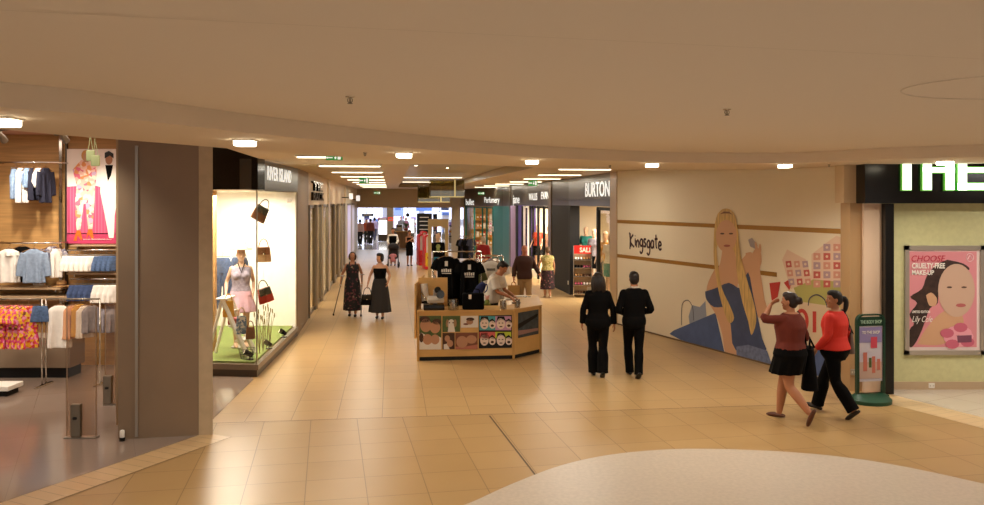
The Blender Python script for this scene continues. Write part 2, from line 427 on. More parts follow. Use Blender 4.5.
# corner display window -----------------------------------------------------
RC, RE = V((-3.87, 13.5, 0)), V((-4.19, 17.6, 0)); RF = V((-5.9, 13.72, 0))
PZ, GZ = .21, 3.09
rd = (RE-RC).normalized(); fd = (RC-RF).normalized()
m_plinth = mat('plinth_stone', '#4b4036', .35); m_ledge = mat('plinth_ledge', '#7a6c5d', .3)
base = [(RF.x, RF.y), (RC.x, RC.y), (RE.x, RE.y), (-6.2, 17.6)]
mb = MB(); mb.prism(base, 0, PZ-.09); struct('trim_7', mb, m_plinth)
mb = MB(); mb.prism([(RF.x, RF.y-.03), (RC.x+.03, RC.y-.03), (RE.x+.03, RE.y), (-6.2, 17.6)], PZ-.09, PZ); struct('trim_8', mb, m_ledge)
m_turf = mat('display_turf', '#7f8f4a', .9, vary=.25, vscale=30)
mb = MB(); mb.prism([(RF.x+.05, RF.y+.06), (RC.x-.06, RC.y+.07), (RE.x-.06, RE.y-.1), (-6.0, 17.5)], PZ, PZ+.03); struct('floor', mb, m_turf)
m_dispw = mat('display_white', '#f2ece2', .7)
mb = MB(); mb.prism([(-6.0, 13.75), (-5.95, 13.75), (-6.1, 17.6), (-6.2, 17.6)], PZ, GZ); mb.prism([(-6.2, 17.5), (RE.x, 17.5), (RE.x, 17.62), (-6.2, 17.62)], PZ, GZ); struct('wall_display', mb, m_dispw)
mb = MB(); mb.prism(base, GZ, GZ+.03); struct('ceiling', mb, m_dispw)
mb = MB(); mb.wallbox((RF.x, RF.y), (RC.x, RC.y), -.012, PZ, GZ); struct('window_1', mb, m_glass)
mb = MB(); mb.wallbox((RC.x, RC.y), (RE.x, RE.y), -.012, PZ, GZ); struct('window_2', mb, m_glass)
mb = MB(); mb.bx(RC.x-.012, RC.x+.008, RC.y-.008, RC.y+.012, PZ, GZ); struct('trim_9', mb, m_steel)
# pilaster after the window
LE = V((LX(20.2), 20.2, 0))
mb = MB(); mb.wallbox((RE.x+.01, RE.y), (LE.x+.01, LE.y), .4, 0, 3.6); struct('pillar', mb, mat('brown_pilaster', '#846c50', .5))

# left wall of the corridor ---------------------------------------------------
def lw(y0, y1, t, z0, z1, off=0.0):
    return MB().wallbox((LX(y0)+off, y0), (LX(y1)+off, y1), t, z0, z1)
m_pane = m_glass
m_shopin = mat('shop_interior', '#cdbfa6', .8)
def interior_left(y0, y1, depth=2.6):
    mb = MB(); mb.wallbox((LX(y0)-depth, y0), (LX(y1)-depth, y1), .05, 0, 3.2)
    mb.prism([(LX(y0)-depth, y0), (LX(y0)-.06, y0), (LX(y0)-.06, y0+.06), (LX(y0)-depth, y0+.06)], 0, 3.2)
    mb.prism([(LX(y1)-depth, y1-.06), (LX(y1)-.06, y1-.06), (LX(y1)-.06, y1), (LX(y1)-depth, y1)], 0, 3.2)
    struct('wall_left', mb, m_shopin)
    mb = MB(); mb.poly(cpoly([(LX(y0)-depth, y0), (LX(y0), y0), (LX(y1), y1), (LX(y1)-depth, y1)], 3.1)); struct('ceiling', mb, m_white)
    area_light('shop_lamp', (LX((y0+y1)/2)-1.3, (y0+y1)/2, 3.0), 1.6, 150, WARM2)
struct('wall_left', lw(20.2, 26.4, .08, 2.8, 3.6), m_cream)
struct('wall_left', lw(26.4, 26.9, .3, 0, 3.6, .04), m_creamst)
struct('wall_left', lw(26.9, 36.0, .08, 2.75, 3.6), m_cream)
struct('wall_left', lw(36.0, 49.0, .3, 0, 3.6, .05), mat('pale_wall', '#cbbb9d', .5))
interior_left(20.2, 26.4); interior_left(26.9, 36.0)
k = 0
for y0, y1 in ((20.3, 21.9), (22.3, 23.7), (24.1, 26.3), (27.0, 28.9), (29.3, 31.3), (31.7, 33.6), (34.0, 35.9)):
    k += 1
    o = struct('window_%d' % (k+2), lw(y0, y1, .012, .02, 2.8), m_glass)
    mb = MB()
    for y in (y0, y1): mb.box((LX(y), y, 1.4), (.08, .07, 2.8))
    mb.merge(lw(y0, y1, .05, 2.72, 2.8)); mb.merge(lw(y0, y1, .05, 0, .1))
    obj('window_frame', mb, m_greymetal, o)
for y in (22.1, 23.9, 29.1, 31.5, 33.8):
    mb = MB(); mb.box((LX(y)+.0, y, 1.4), (.14, .16, 2.8), A1); struct('pillar', mb, mat('mullion_beige', '#a08c70', .5))
for i, (y, c) in enumerate(((37.5, '#c9b7d6'), (41.5, '#bfa8a0'))):
    o = struct('window_%d' % (20+i), lw(y, y+2.6, -.02, .3, 2.7, .05), mat('lit_poster_%d' % i, c, .3, emit=c, estr=.3))
    obj('window_frame', lw(y-.05, y+2.65, -.03, 2.7, 2.78, .05), m_greymetal, o)

# right wall of the corridor -----------------------------------------------------
RWP = [V((2.95, 19.3)), V((2.39, 25.6)), V((.52, 38.4)), V((-1.75, 49.0))]
def RX(y):
    for a, b in zip(RWP, RWP[1:]):
        if y <= b.y or b is RWP[-1]: return a.x+(b.x-a.x)*(y-a.y)/(b.y-a.y)
def rwp(y0, y1):
    ys = [y0]+[p.y for p in RWP if y0 < p.y < y1]+[y1]
    return [V((RX(y), y)) for y in ys]
def rw(y0, y1, t, z0, z1, off=0.0):
    mb = MB(); pts = rwp(y0, y1)
    for a, b in zip(pts, pts[1:]): mb.wallbox((a.x+off, a.y), (b.x+off, b.y), -t, z0, z1)
    return mb
FZ = 2.76
struct('trim_10', rw(19.35, 28.1, .3, FZ, Z2), m_fascia)
struct('trim_11', rw(28.25, 36.4, .3, FZ-.04, Z2-.02), m_fascia)
struct('trim_12', rw(36.5, 49.0, .3, 2.62, Z2-.04), m_fascia)
struct('pillar', rw(19.3, 19.95, .35, 0, Z2, -.02), mat('beige_pilaster', '#b3956c', .4))
struct('pillar', rw(25.3, 27.9, .3, 0, FZ, -.01), m_blackm)
struct('pillar', rw(28.0, 28.4, .35, 0, Z2, -.03), mat('bronze_pilaster', '#6d5a42', .35, .3))
struct('pillar', rw(36.2, 36.6, .35, 0, Z2, -.03), m_bronze)
m_lilac = mat('lilac_panel', '#b59cc4', .6); m_purple = mat('purple_panel', '#5a3fa8', .5); m_teal = mat('teal_panel', '#0f6f68', .45)
struct('wall_right', rw(34.9, 36.3, .3, 0, 2.7, -.02), m_lilac)
struct('pillar', rw(33.4, 33.6, .2, 0, 2.7, -.02), m_blackm)
struct('wall_right', rw(33.6, 34.3, .2, 0, 2.7, -.02), m_purple)
struct('pillar', rw(34.6, 34.9, .25, 0, 2.7, -.03), m_blackm)
struct('wall_right', rw(36.6, 40.4, .3, 0, 2.65, -.02), m_teal)
mb = MB(); mb.bx(-2.35, -1.85, 47.4, 47.9, 0, 3.6); struct('pillar', mb, mat('pale_column', '#a59a90', .5))
# Burton-side interior, and interiors further down
def interior_right(y0, y1, depth, col, power, h=3.0, lc=WARM2):
    m = mat('shop_wall_'+col, col, .8)
    mb = MB()
    p0, p1 = V((RX(y0)+depth, y0)), V((RX(y1)+depth, y1))
    mb.wallbox(p0, p1, -.06, 0, h)
    mb.prism([(RX(y0)+.3, y0), (p0.x, y0), (p0.x, y0+.06), (RX(y0)+.3, y0+.06)], 0, h)
    mb.prism([(RX(y1)+.3, y1-.06), (p1.x, y1-.06), (p1.x, y1), (RX(y1)+.3, y1)], 0, h)
    struct('wall_right', mb, m)
    mb = MB(); mb.poly(cpoly([(RX(y0), y0), (p0.x, y0), (p1.x, y1), (RX(y1), y1)], h-.05)); struct('ceiling', mb, m_white)
    ym = (y0+y1)/2
    area_light('shop_lamp', (RX(ym)+depth*.45, ym, h-.2), min(depth, y1-y0)*.6, power, lc)
interior_right(19.7, 27.9, 5.0, '#e2d6c0', 420)
interior_right(28.3, 32.2, 3.2, '#e6dccb', 480)
interior_right(32.3, 36.4, 2.5, '#8a6cc4', 150)
interior_right(40.5, 48.5, 3.0, '#d9b870', 220)
# glazing on the right side
def glaze_right(idx, y0, y1, h, posts, pm):
    o = struct('window_%d' % idx, rw(y0, y1, .012, .02, h, .05), m_glass)
    mb = MB()
    for y in posts: mb.box((RX(y)+.05, y, h/2), (.09, .13, h))
    mb.merge(rw(y0, y1, .06, h-.08, h, .03))
    obj('window_frame', mb, pm, o)
glaze_right(30, 28.5, 32.1, FZ-.05, (28.6, 29.5, 30.5, 31.5, 32.05), m_blackm)
glaze_right(33, 32.3, 33.4, FZ-.05, (32.4, 33.3), m_white)
glaze_right(31, 20.0, 21.6, FZ-.02, (20.05, 21.55), m_blackm)
glaze_right(32, 40.6, 48.4, 2.6, (40.8, 42.3, 43.4, 45.6, 48.2), m_teal)

# lintel across the far end and the bright hall beyond ---------------------------
mb = MB(); mb.bx(-10, -1.6, 48.6, 49.0, 2.5, Z2+.4); struct('wall_lintel', mb, mat('lintel_paint', '#d3c0a8', .7))
mb = MB(); mb.bx(-30, -8.2, 48.8, 49.0, 0, 6); struct('wall_far', mb, m_wallw)
mb = MB(); mb.bx(-1.7, 30, 48.8, 49.0, 0, 6); struct('wall_far', mb, m_wallw)
mb = MB(); mb.bx(-30, 30, 49.0, 49.1, 4.0, 6); struct('wall_far', mb, m_wallw)
m_hallw = mat('hall_white', '#cfd0dc', .7)
mb = MB(); mb.bx(-30, 30, 104, 104.2, 0, 6); struct('wall_far', mb, m_hallw)
mb = MB(); mb.bx(-30, 30, 49, 104, 6, 6.1); struct('ceiling', mb, m_hallw)
mb = MB(); mb.bx(-30.1, -30, 49, 104, 0, 6); struct('wall_far', mb, m_hallw)
mb = MB(); mb.bx(30, 30.1, 49, 104, 0, 6); struct('wall_far', mb, m_hallw)
m_day = mat('daylit_glazing', '#ffffff', .3, emit='#ccd8ff', estr=1.6)
for i in range(12):
    x = -27+i*4.6
    mb = MB(); mb.bx(x, x+3.9, 103.9, 103.98, .6 if i % 3 else 0, 5.2); o = struct('window_%d' % (40+i), mb, m_day)
    mb = MB(); mb.bx(x+1.9, x+2.0, 103.8, 103.9, 0, 5.2); mb.bx(x, x+3.9, 103.8, 103.9, 2.5, 2.6); obj('window_frame', mb, mat('window_white', '#b9bcc8', .5), o)
area_light('hall_light', (-6, 76, 5.8), 40, 11000, COOL, sy=40)

# right shop: sign wall, pilasters, green wall -----------------------------------
GY = 12.62
m_green = mat('green_wall', '#cfcb98', .75, vary=.04, vscale=14)
mb = MB(); mb.bx(6.02, 13, GY, GY+.1, 0, 2.95); struct('wall_green', mb, m_green)
mb = MB(); mb.bx(6.02, 13, GY-.02, GY, 0, .12); struct('baseboard_right', mb, mat('skirting', '#c2a888', .5))
mb = MB(); mb.bx(5.9, 6.03, 12.3, GY+.1, 0, 2.86); struct('trim_13', mb, m_black)
mb = MB(); mb.bx(5.63, 5.9, 12.42, GY+.1, 0, 2.86); struct('pillar', mb, mat('pink_pilaster', '#d8bda4', .5))
mb = MB(); mb.bx(5.45, 5.64, 12.48, GY+.2, 0, 2.87)
struct('pillar', mb, tile_mat('tan_stone', '#b08d63', '#ab875d', '#8d6f4c', 4, 1.2, 0, (0, 0), rough=.4))
mb = MB(); mb.bx(5.36, 5.64, 12.5, GY+.2, 2.87, Z2); struct('pillar', mb, m_cream)
# ================================================================== PEOPLE
SKIN = mat('skin_fair', '#c08c6a', .55); SKIN2 = mat('skin_tan', '#a97352', .55); SKIN3 = mat('skin_warm', '#b57a58', .55)
HAIRD = mat('hair_dark', '#1a110d', .5); HAIRB = mat('hair_brown', '#3a2115', .5); HAIRG = mat('hair_grey', '#b5a58d', .6)
EYEW = mat('eye_white', '#b8aa9b', .4); EYED = mat('eye_dark', '#1d130d', .2); LIP = mat('lip', '#8f4038', .5)
BLACKC = mat('black_cloth', '#070606', .9, spec=.15); WHITEC = mat('white_cloth', '#e0d8cb', .85)
SHOEB = mat('black_leather', '#0f0c0b', .35)

J0D = dict(pel=(0,0,.93), wai=(0,0,1.08), che=(0,.0,1.3), nek=(0,.012,1.49), head=(0,-.012,1.63),
           hipL=(.088,0,.92), kneL=(.09,-.012,.5), ankL=(.088,.02,.09), hipR=(-.088,0,.92), kneR=(-.09,-.012,.5), ankR=(-.088,.02,.09),
           shoL=(.172,.01,1.395), elbL=(.225,.03,1.14), wriL=(.24,-.03,.895), shoR=(-.172,.01,1.395), elbR=(-.225,.03,1.14), wriR=(-.24,-.03,.895))
TORM = [(.80,.10,.085),(.86,.15,.108),(.93,.168,.12),(1.0,.16,.112),(1.08,.148,.104),(1.2,.16,.112),(1.32,.178,.118),(1.40,.172,.1),(1.435,.148,.086),(1.465,.105,.072),(1.495,.066,.062)]
TORF = [(.80,.10,.09),(.86,.158,.115),(.92,.178,.125),(1.0,.158,.112),(1.09,.130,.096),(1.2,.142,.104),(1.3,.156,.116),(1.39,.152,.092),(1.425,.128,.078),(1.455,.088,.066),(1.49,.056,.055)]

def interp(tab, z):
    if z <= tab[0][0]: return tab[0][1:]
    for a, b in zip(tab, tab[1:]):
        if z <= b[0]:
            t = (z-a[0])/(b[0]-a[0]); t = t*t*(3-2*t) if False else t
            return tuple(x+(y-x)*t for x, y in zip(a[1:], b[1:]))
    return tab[-1][1:]

class Body:
    def __init__(s, J, female=False, girth=1.0, head=(0,0,0), k=1.0):
        s.J = {n: V(p) for n, p in {**J0D, **(J or {})}.items()}
        s.female = female; s.g = girth; s.k = k
        if female:
            for S in 'LR':
                if not (J and 'sho'+S in J): s.J['sho'+S].x *= .88
        y, p, r = head
        s.HR = Matrix.Rotation(y, 3, 'Z') @ Matrix.Rotation(p, 3, 'X') @ Matrix.Rotation(r, 3, 'Y')
    def spine(s, z):
        J = s.J; ks = [(.93, J['pel']), (1.08, J['wai']), (1.3, J['che']), (1.49, J['nek'])]
        if z <= .93: return J['pel']+V((0,0,z-.93))
        for a, b in zip(ks, ks[1:]):
            if z <= b[0]: return a[1].lerp(b[1], (z-a[0])/(b[0]-a[0]))
        return J['nek']+(J['head']-J['nek'])*((z-1.49)/.14)
    def lateral(s, z):
        hip = (s.J['hipL']-s.J['hipR']); sho = (s.J['shoL']-s.J['shoR']); hip.z = 0
        t = max(0, min(1, (z-.93)/.45)); return (hip.normalized().lerp(sho.normalized(), t)).normalized()
    def ring(s, z, ex=0.0, n=24, sx=1.0, sy=1.0, fold=0.0, nf=7, ph=0.0):
        rx, ry = interp(TORF if s.female else TORM, z)
        rx = rx*s.g*sx+ex; ry = ry*(s.g*1.0+(s.g-1)*.6)*sy+ex
        c = s.spine(z); up = (s.spine(z+.03)-s.spine(z-.03)).normalized()
        X = s.lateral(z); Yv = up.cross(X).normalized()
        out = []
        for i in range(n):
            a = 2*PI*i/n; ca, sa = math.cos(a), math.sin(a)
            e = 2/2.35; q = 1+fold*math.sin(nf*a+ph)
            out.append(c+X*(rx*q*math.copysign(abs(ca)**e, ca))+Yv*(ry*q*math.copysign(abs(sa)**e, sa)))
        return out
    def torso(s, mb, z0, z1, ex=0.0, step=.03, bust=True, **kw):
        n = max(2, int((z1-z0)/step)); mb.rings([s.ring(z0+(z1-z0)*i/n, ex, **kw) for i in range(n+1)])
        if s.female and z1 > 1.25 and bust:
            for sx in (-1, 1):
                c = s.spine(1.27); X = s.lateral(1.27); f = -(V((0,0,1)).cross(X))
                mb.ball(c+X*(.068*sx)+f*(.078*s.g), (.062+ex, .055+ex, .062+ex), 8)
        return mb
    def limb(s, a, b, c, ra, rm, rb, rm2, rc, ex=0.0, frac=1.0):
        """two-segment limb; frac limits how far along it runs"""
        a, b, c = V(a), V(b), V(c)
        pts = [a, a.lerp(b, .5), b, b.lerp(c, .35), b.lerp(c, .7), c]
        rr = [ra, rm, rb, rm2, (rm2+rc)/2, rc]; L = [0, .25, .5, .675, .85, 1]
        P_, R_ = [], []
        for i, (p, r, l) in enumerate(zip(pts, rr, L)):
            if l <= frac+1e-6: P_.append(p); R_.append(r+ex)
            else:
                t = (frac-L[i-1])/(l-L[i-1]); P_.append(pts[i-1].lerp(p, t)); R_.append(rr[i-1]+(r-rr[i-1])*t+ex); break
        return P_, R_
    def arm(s, S, ex=0.0, frac=1.0):
        q = .86 if s.female else 1.0; q *= (1+(s.g-1)*.5)
        J = s.J
        return s.limb(J['sho'+S], J['elb'+S], J['wri'+S], .055*q, .047*q, .039*q, .038*q, .027*q, ex, frac)
    def leg(s, S, ex=0.0, frac=1.0):
        q = .97 if s.female else 1.0; q *= (1+(s.g-1)*.6)
        J = s.J
        P_, R_ = s.limb(J['hip'+S], J['kne'+S], J['ank'+S], .09*q, .077*q, .056*q, .056*q, .036*q, ex, frac)
        return P_, R_
    def footaxes(s, S, fd):
        fd = V(fd).normalized(); up = V((0,0,1)); up = (up-fd*up.dot(fd)).normalized(); return fd, up

def foot(mb, ank, fd, ex=0.0, heel=0.0):
    fd = V(fd).normalized(); up = V((0,0,1)); up = (up-fd*up.dot(fd)); up = up.normalized() if up.length > .1 else V((0,-1,0))
    pts = [ank-fd*.05-up*.052, ank-up*.045+fd*.01, ank+fd*.09-up*.057, ank+fd*.15-up*.066, ank+fd*.172-up*.069]
    mb.tube(pts, [.033+ex, .042+ex, .043+ex, .032+ex, .02+ex], n=12, sub=3, flat=.8, up=up, round_ends=True)
    mb.tube([ank+up*.02, ank-up*.03], [.036+ex*.3, .036+ex], n=10)

def hand(mb, w, d, nrm, curl=.5, side=1, sc=1.0, spread=.12):
    """palm, four unequal fingers and a thumb; d wrist->knuckles, nrm out of the palm, side=+1 thumb on +b"""
    d = V(d).normalized(); nrm = V(nrm); nrm = (nrm-d*nrm.dot(d)).normalized(); b = d.cross(nrm)*side
    w = V(w)
    ring = lambda c, hw, ht: [c+b*(hw*math.cos(2*PI*i/12))+nrm*(ht*math.sin(2*PI*i/12)) for i in range(12)]
    mb.rings([ring(w-d*.01*sc, .026*sc, .022*sc), ring(w+d*.02*sc, .032*sc, .02*sc), ring(w+d*.055*sc, .041*sc, .017*sc), ring(w+d*.085*sc, .042*sc, .014*sc), ring(w+d*.095*sc, .036*sc, .011*sc)])
    for i, (o, L) in enumerate(((.032, .072), (.011, .08), (-.011, .075), (-.032, .058))):
        dirn = (d+b*(spread*(1.5-i)*.5)).normalized(); p = w+d*(.082*sc)+b*(o*sc); pts = [p]
        a = 0
        for fr in (.42, .32, .26):
            a += curl*(.75 if fr == .42 else .95)
            v = dirn*math.cos(a)+nrm*math.sin(a); p = p+v*(L*fr*sc); pts.append(p)
        mb.tube(pts, [.0095*sc, .009*sc, .0082*sc, .0068*sc], n=8, sub=2, round_ends=True)
    p = w+d*.022*sc+b*.026*sc; pts = [p]
    for v, l in (((d*.55+b*.75+nrm*.3), .036), ((d*.8+b*.35+nrm*.4), .03), ((d*.85+b*.05+nrm*(.3+curl*.3)), .024)):
        p = p+v.normalized()*l*sc; pts.append(p)
    mb.tube(pts, [.014*sc, .0115*sc, .0095*sc, .0075*sc], n=8, sub=2, round_ends=True)

HEADP = [(-.118,.022,.026,-.052),(-.108,.038,.045,-.046),(-.09,.05,.064,-.03),(-.06,.06,.08,-.012),(-.025,.067,.09,-.004),(.01,.072,.095,0),(.045,.076,.099,.003),(.075,.072,.094,.004),(.1,.056,.074,.006),(.116,.034,.044,.008),(.123,.012,.016,.01)]
def head_mesh(mb, c, R):
    rs = []
    for dz, rx, ry, yo in HEADP:
        rs.append([c+R@V((rx*math.cos(2*PI*i/20), yo+ry*math.sin(2*PI*i/20), dz)) for i in range(20)])
    mb.rings(rs)
    T = lambda *p: c+R@V(p)
    mb.tube([T(0,-.088,.022), T(0,-.1,-.005), T(0,-.112,-.024), T(0,-.1,-.034)], [.008, .0105, .0135, .009], n=8, round_ends=True)
    mb.tube([T(-.05,-.08,.034), T(0,-.092,.036), T(.05,-.08,.034)], [.009, .008, .009], n=8)
    for sx in (-1, 1):
        mb.ball(T(.074*sx, .012, -.004), (.011, .02, .031), 8, M=R)
        mb.ball(T(.04*sx, -.068, -.028), (.022, .02, .02), 6, M=R)

def hair_mesh(style, c, R, mbs):
    T = lambda *p: c+R@V(p); mb = MB()
    if style in ('short', 'bob', 'long', 'bun', 'pony', 'pageboy', 'thin'):
        mb.ball(T(0, .016, .05), (.084, .1, .086), 14, M=R)
        mb.ball(T(0, .042, .005), (.081, .079, .095), 12, M=R)
    if style == 'short': mb.ball(T(0, -.03, .085), (.066, .066, .05), 10, M=R); mb.ball(T(0, .05, -.04), (.062, .05, .05), 8, M=R)
    if style == 'pageboy':
        mb.ball(T(0, -.03, .085), (.075, .07, .06), 10, M=R); mb.ball(T(0, .045, -.045), (.078, .065, .065), 10, M=R)
        for sx in (-1, 1): mb.ball(T(.074*sx, .01, -.02), (.02, .05, .06), 8, M=R)
    if style == 'bob':
        mb.ball(T(0, .045, -.05), (.086, .07, .08), 10, M=R)
        for sx in (-1, 1): mb.tube([T(.07*sx, -.035, .07), T(.084*sx, -.02, 0), T(.08*sx, 0, -.09)], [.022, .028, .018], n=8, sub=3)
    if style == 'long':
        mb.ball(T(0, -.03, .085), (.066, .066, .05), 10, M=R)
        for x in (-.055, 0, .055): mb.tube([T(x, .06, .05), T(x*1.25, .088, -.05), T(x*1.4, .085, -.15), T(x*1.3, .075, -.24)], [.05, .052, .046, .02], n=10, sub=4, flat=1)
        for sx in (-1, 1): mb.tube([T(.06*sx, -.03, .075), T(.085*sx, 0, -.01), T(.09*sx, .03, -.12), T(.08*sx, .045, -.2)], [.025, .03, .03, .014], n=8, sub=3)
    if style == 'bun':
        mb.ball(T(0, -.025, .085), (.07, .07, .055), 10, M=R); mb.ball(T(0, .05, -.03), (.07, .06, .06), 8, M=R)
        mb.ball(T(0, .125, .02), (.055, .05, .055), 10, M=R)
        mb.tube([T(.028*math.cos(t), .155+.01*math.sin(2*t), .02+.035*math.sin(t)) for t in [i*.5 for i in range(13)]], .014, n=6)
    if style == 'pony':
        mb.ball(T(0, -.025, .085), (.07, .07, .055), 10, M=R); mb.ball(T(0, .05, -.02), (.07, .06, .06), 8, M=R)
        mb.tube([T(0,.1,.03), T(0,.15,.02), T(.005,.165,-.05), T(.01,.15,-.14), T(.01,.13,-.2)], [.024,.03,.036,.03,.008], n=10, sub=4)
    if style == 'thin':
        pass
    if style == 'bald':
        for sx in (-1, 1): mb.ball(T(.066*sx, .035, -.005), (.015, .05, .035), 8, M=R)
        mb.ball(T(0, .075, -.015), (.06, .028, .04), 8, M=R)
    return mb

def person(label, loc, rz, h=1.7, female=False, J=None, girth=1.0, head=(0,0,0), skin=SKIN, hair=('short', HAIRD), clothes=(), hands=None,
           feet=None, shoes=SHOEB, voxel=.009, face=True, group=None, cv=None):
    k = h/1.75; B = Body(J, female, girth, head)
    root = thing('person', label, 'person', loc, rz, group)
    K = Matrix.Scale(k, 4)
    cv = cv or max(.011, voxel)
    def fin(name, mb, m, vox, sm=3, **kw):
        me = remesh(mb, vox, sm) if vox else mb.mesh(name)
        me.transform(K); return obj(name, me, m, root, smooth=True, **kw)
    Jp = B.J; mb = MB()
    B.torso(mb, .80, 1.485)
    for S in 'LR':
        P_, R_ = B.arm(S); mb.tube(P_, R_, n=12, sub=3, round_ends=True)
        mb.ball(Jp['sho'+S], .055*(.86 if female else 1), 8)
        P_, R_ = B.leg(S); mb.tube(P_, R_, n=14, sub=3, round_ends=True)
        mb.ball(Jp['hip'+S]+V((0, .04, .0)), (.085*girth, .085*girth, .09), 8)
        foot(mb, Jp['ank'+S], (feet or {}).get(S, (0, -1, 0)), -.012 if shoes else 0)
        hd = (hands or {}).get(S) or {}
        w = Jp['wri'+S]; d = V(hd.get('d', (w-Jp['elb'+S]))); s_ = 1 if S == 'L' else -1
        nr = V(hd.get('n', (-s_, 0, .0)))
        hand(mb, w, d, nr, hd.get('curl', .35), hd.get('side', -s_ if False else (1 if S == 'R' else -1)), .95 if female else 1.03)
    nk = Jp['nek']; hc = Jp['head']
    mb.tube([nk-V((0,0,.05)), nk.lerp(hc, .35), hc+B.HR@V((0,.02,-.05))], [.062, .052, .05] if female else [.072, .06, .057], n=12, sub=2)
    head_mesh(mb, hc, B.HR)
    body = fin('body', mb, skin, voxel, 2)
    if hair: fin('hair', hair_mesh(hair[0], hc, B.HR, None), hair[1], max(.009, voxel), 2)
    if face:
        T = lambda *p: hc+B.HR@V(p)
        for sx in (-1, 1):
            e = MB(); e.ball(T(.031*sx, -.0865, .012), (.012, .006, .0075), 8, M=B.HR); e.cur = 1; e.ball(T(.031*sx, -.0915, .012), (.0058, .003, .0058), 8, M=B.HR)
            fin('eye', e, [EYEW, EYED], 0)
        e = MB(); e.tube([T(-.026, -.086, -.062), T(-.01, -.094, -.058), T(.01, -.094, -.058), T(.026, -.086, -.062)], [.003, .0065, .0065, .003], n=8, sub=2); fin('mouth', e, LIP, 0)
    for c in clothes:
        kind, m, o = c[0], c[1], (c[2] if len(c) > 2 else {})
        mb = MB()
        if kind in ('top', 'jacket'):
            ex = o.get('ex', .014); z0 = o.get('z0', .9); z1 = o.get('z1', 1.475)
            B.torso(mb, z0, z1, ex, sx=o.get('sx', 1), sy=o.get('sy', 1), bust=o.get('bust', True))
            fr = o.get('sleeve', 1.0)
            for S in 'LR':
                if fr > 0:
                    P_, R_ = B.arm(S, ex*o.get('sl', .9), fr if not isinstance(fr, dict) else fr[S]); R_[-1] = R_[-1]+.004
                    mb.tube(P_, R_, n=14, sub=3); mb.ball(Jp['sho'+S], .053*(.86 if female else 1.0)+ex, 10)
                elif o.get('strap'):
                    x = .075 if S == 'L' else -.075
                    a_ = B.spine(z1-.02); f = V((0, -1, 0))
                    mb.tube([a_+V((x,-.085,-.01)), B.spine(1.46)+V((x,-.03,.0)), B.spine(1.43)+V((x,.055,0)), a_+V((x,.075,-.02))], .019, n=6, sub=4)
            if kind == 'jacket':
                # flared hem
                mb.rings([B.ring(z, ex+.006+.008*(1-(z-z0)/.14), sx=o.get('sx', 1)) for z in (z0-.03, z0+.03, z0+.09, z0+.14)])
                if o.get('collar', True): mb.tube([B.spine(1.46)+V((.075*math.cos(t), .07*math.sin(t)+.0, .03)) for t in [i*PI/8 for i in range(-2, 11)]], .017, n=8)
        elif kind == 'trousers':
            ex = o.get('ex', .014)
            B.torso(mb, .79, o.get('z1', 1.03), ex*1.25)
            for S in 'LR':
                P_, R_ = B.leg(S, ex, o.get('frac', 1.0))
                fl = o.get('flare', .02)
                for i in range(3, len(R_)): R_[i] = max(R_[i]+fl*.6, R_[i] if i < 3 else .052+fl+ex*.4)
                if o.get('frac', 1) >= 1:
                    P_.append(P_[-1]+(P_[-1]-P_[-2]).normalized()*o.get('over', .045)); R_.append(R_[-1]+fl*.2)
                mb.tube(P_, R_, n=14, sub=3)
                mb.ball(Jp['hip'+S]+V((0, .04, .0)), (.085*girth+ex, .085*girth+ex, .09+ex), 8)
        elif kind == 'skirt':
            z1 = o.get('z1', 1.03); z0 = o.get('z0', .5); w0 = o.get('w0', .2); d0 = o.get('d0', .16); fold = o.get('fold', .04); nf = o.get('nf', 8)
            kk = (Jp['kneL']+Jp['kneR'])*.5; aa = (Jp['ankL']+Jp['ankR'])*.5
            rs = []; N = 14
            for i in range(N+1):
                z = z1+(z0-z1)*i/N
                if z >= .9: rs.append(B.ring(z, o.get('ex', .016), n=36))
                else:
                    t = (.9-z)/(.9-z0); rx, ry = interp(TORF if female else TORM, .9)
                    rx = rx*girth+.018; ry = ry*(girth+(girth-1)*.6)+.022
                    tt = t**.7
                    rx = rx+(w0-rx)*tt; ry = ry+(d0-ry)*tt
                    c = B.spine(.9); lo = kk if z > .5 else kk.lerp(aa, min(1, (.5-z)/.41))
                    c = V((c.x+(lo.x-c.x)*t, c.y+(lo.y-c.y)*t, z)); X = B.lateral(.9); Yv = V((0,0,1)).cross(X)
                    rs.append([c+X*(rx*(1+fold*t*math.sin(nf*a+1.3))*math.cos(a))+Yv*(ry*(1+fold*t*math.sin(nf*a))*math.sin(a)) for a in [2*PI*q/36 for q in range(36)]])
            mb.rings(rs)
            for S in 'LR': mb.ball(Jp['hip'+S]+V((0, .04, .0)), (.085*girth+.016, .085*girth+.018, .09+.016), 10)
            if z1 > 1.2 and female:
                for sx in (-1, 1):
                    c = B.spine(1.27); X = B.lateral(1.27); f = -(V((0,0,1)).cross(X)); mb.ball(c+X*(.068*sx)+f*(.078*girth), (.072, .068, .072), 8)
            if o.get('strap'):
                for x in (-.075, .075):
                    a_ = B.spine(z1-.02); mb.tube([a_+V((x,-.09,-.01)), B.spine(1.46)+V((x,-.03,.01)), B.spine(1.43)+V((x,.06,0)), a_+V((x,.08,-.02))], o['strap'], n=6, sub=4)
        elif kind == 'collar':
            mb.tube([B.spine(1.49)+V((.064*math.cos(t), .062*math.sin(t)+.004, .012)) for t in [i*2*PI/16 for i in range(16)]], .013, n=8, closed=True)
            fin(o.get('name', 'collar'), mb, m, 0); continue
        me_name = o.get('name', kind)
        kw = {'label': o['label']} if 'label' in o else {}
        fin(me_name, mb, m, cv, o.get('sm', 3), **kw)
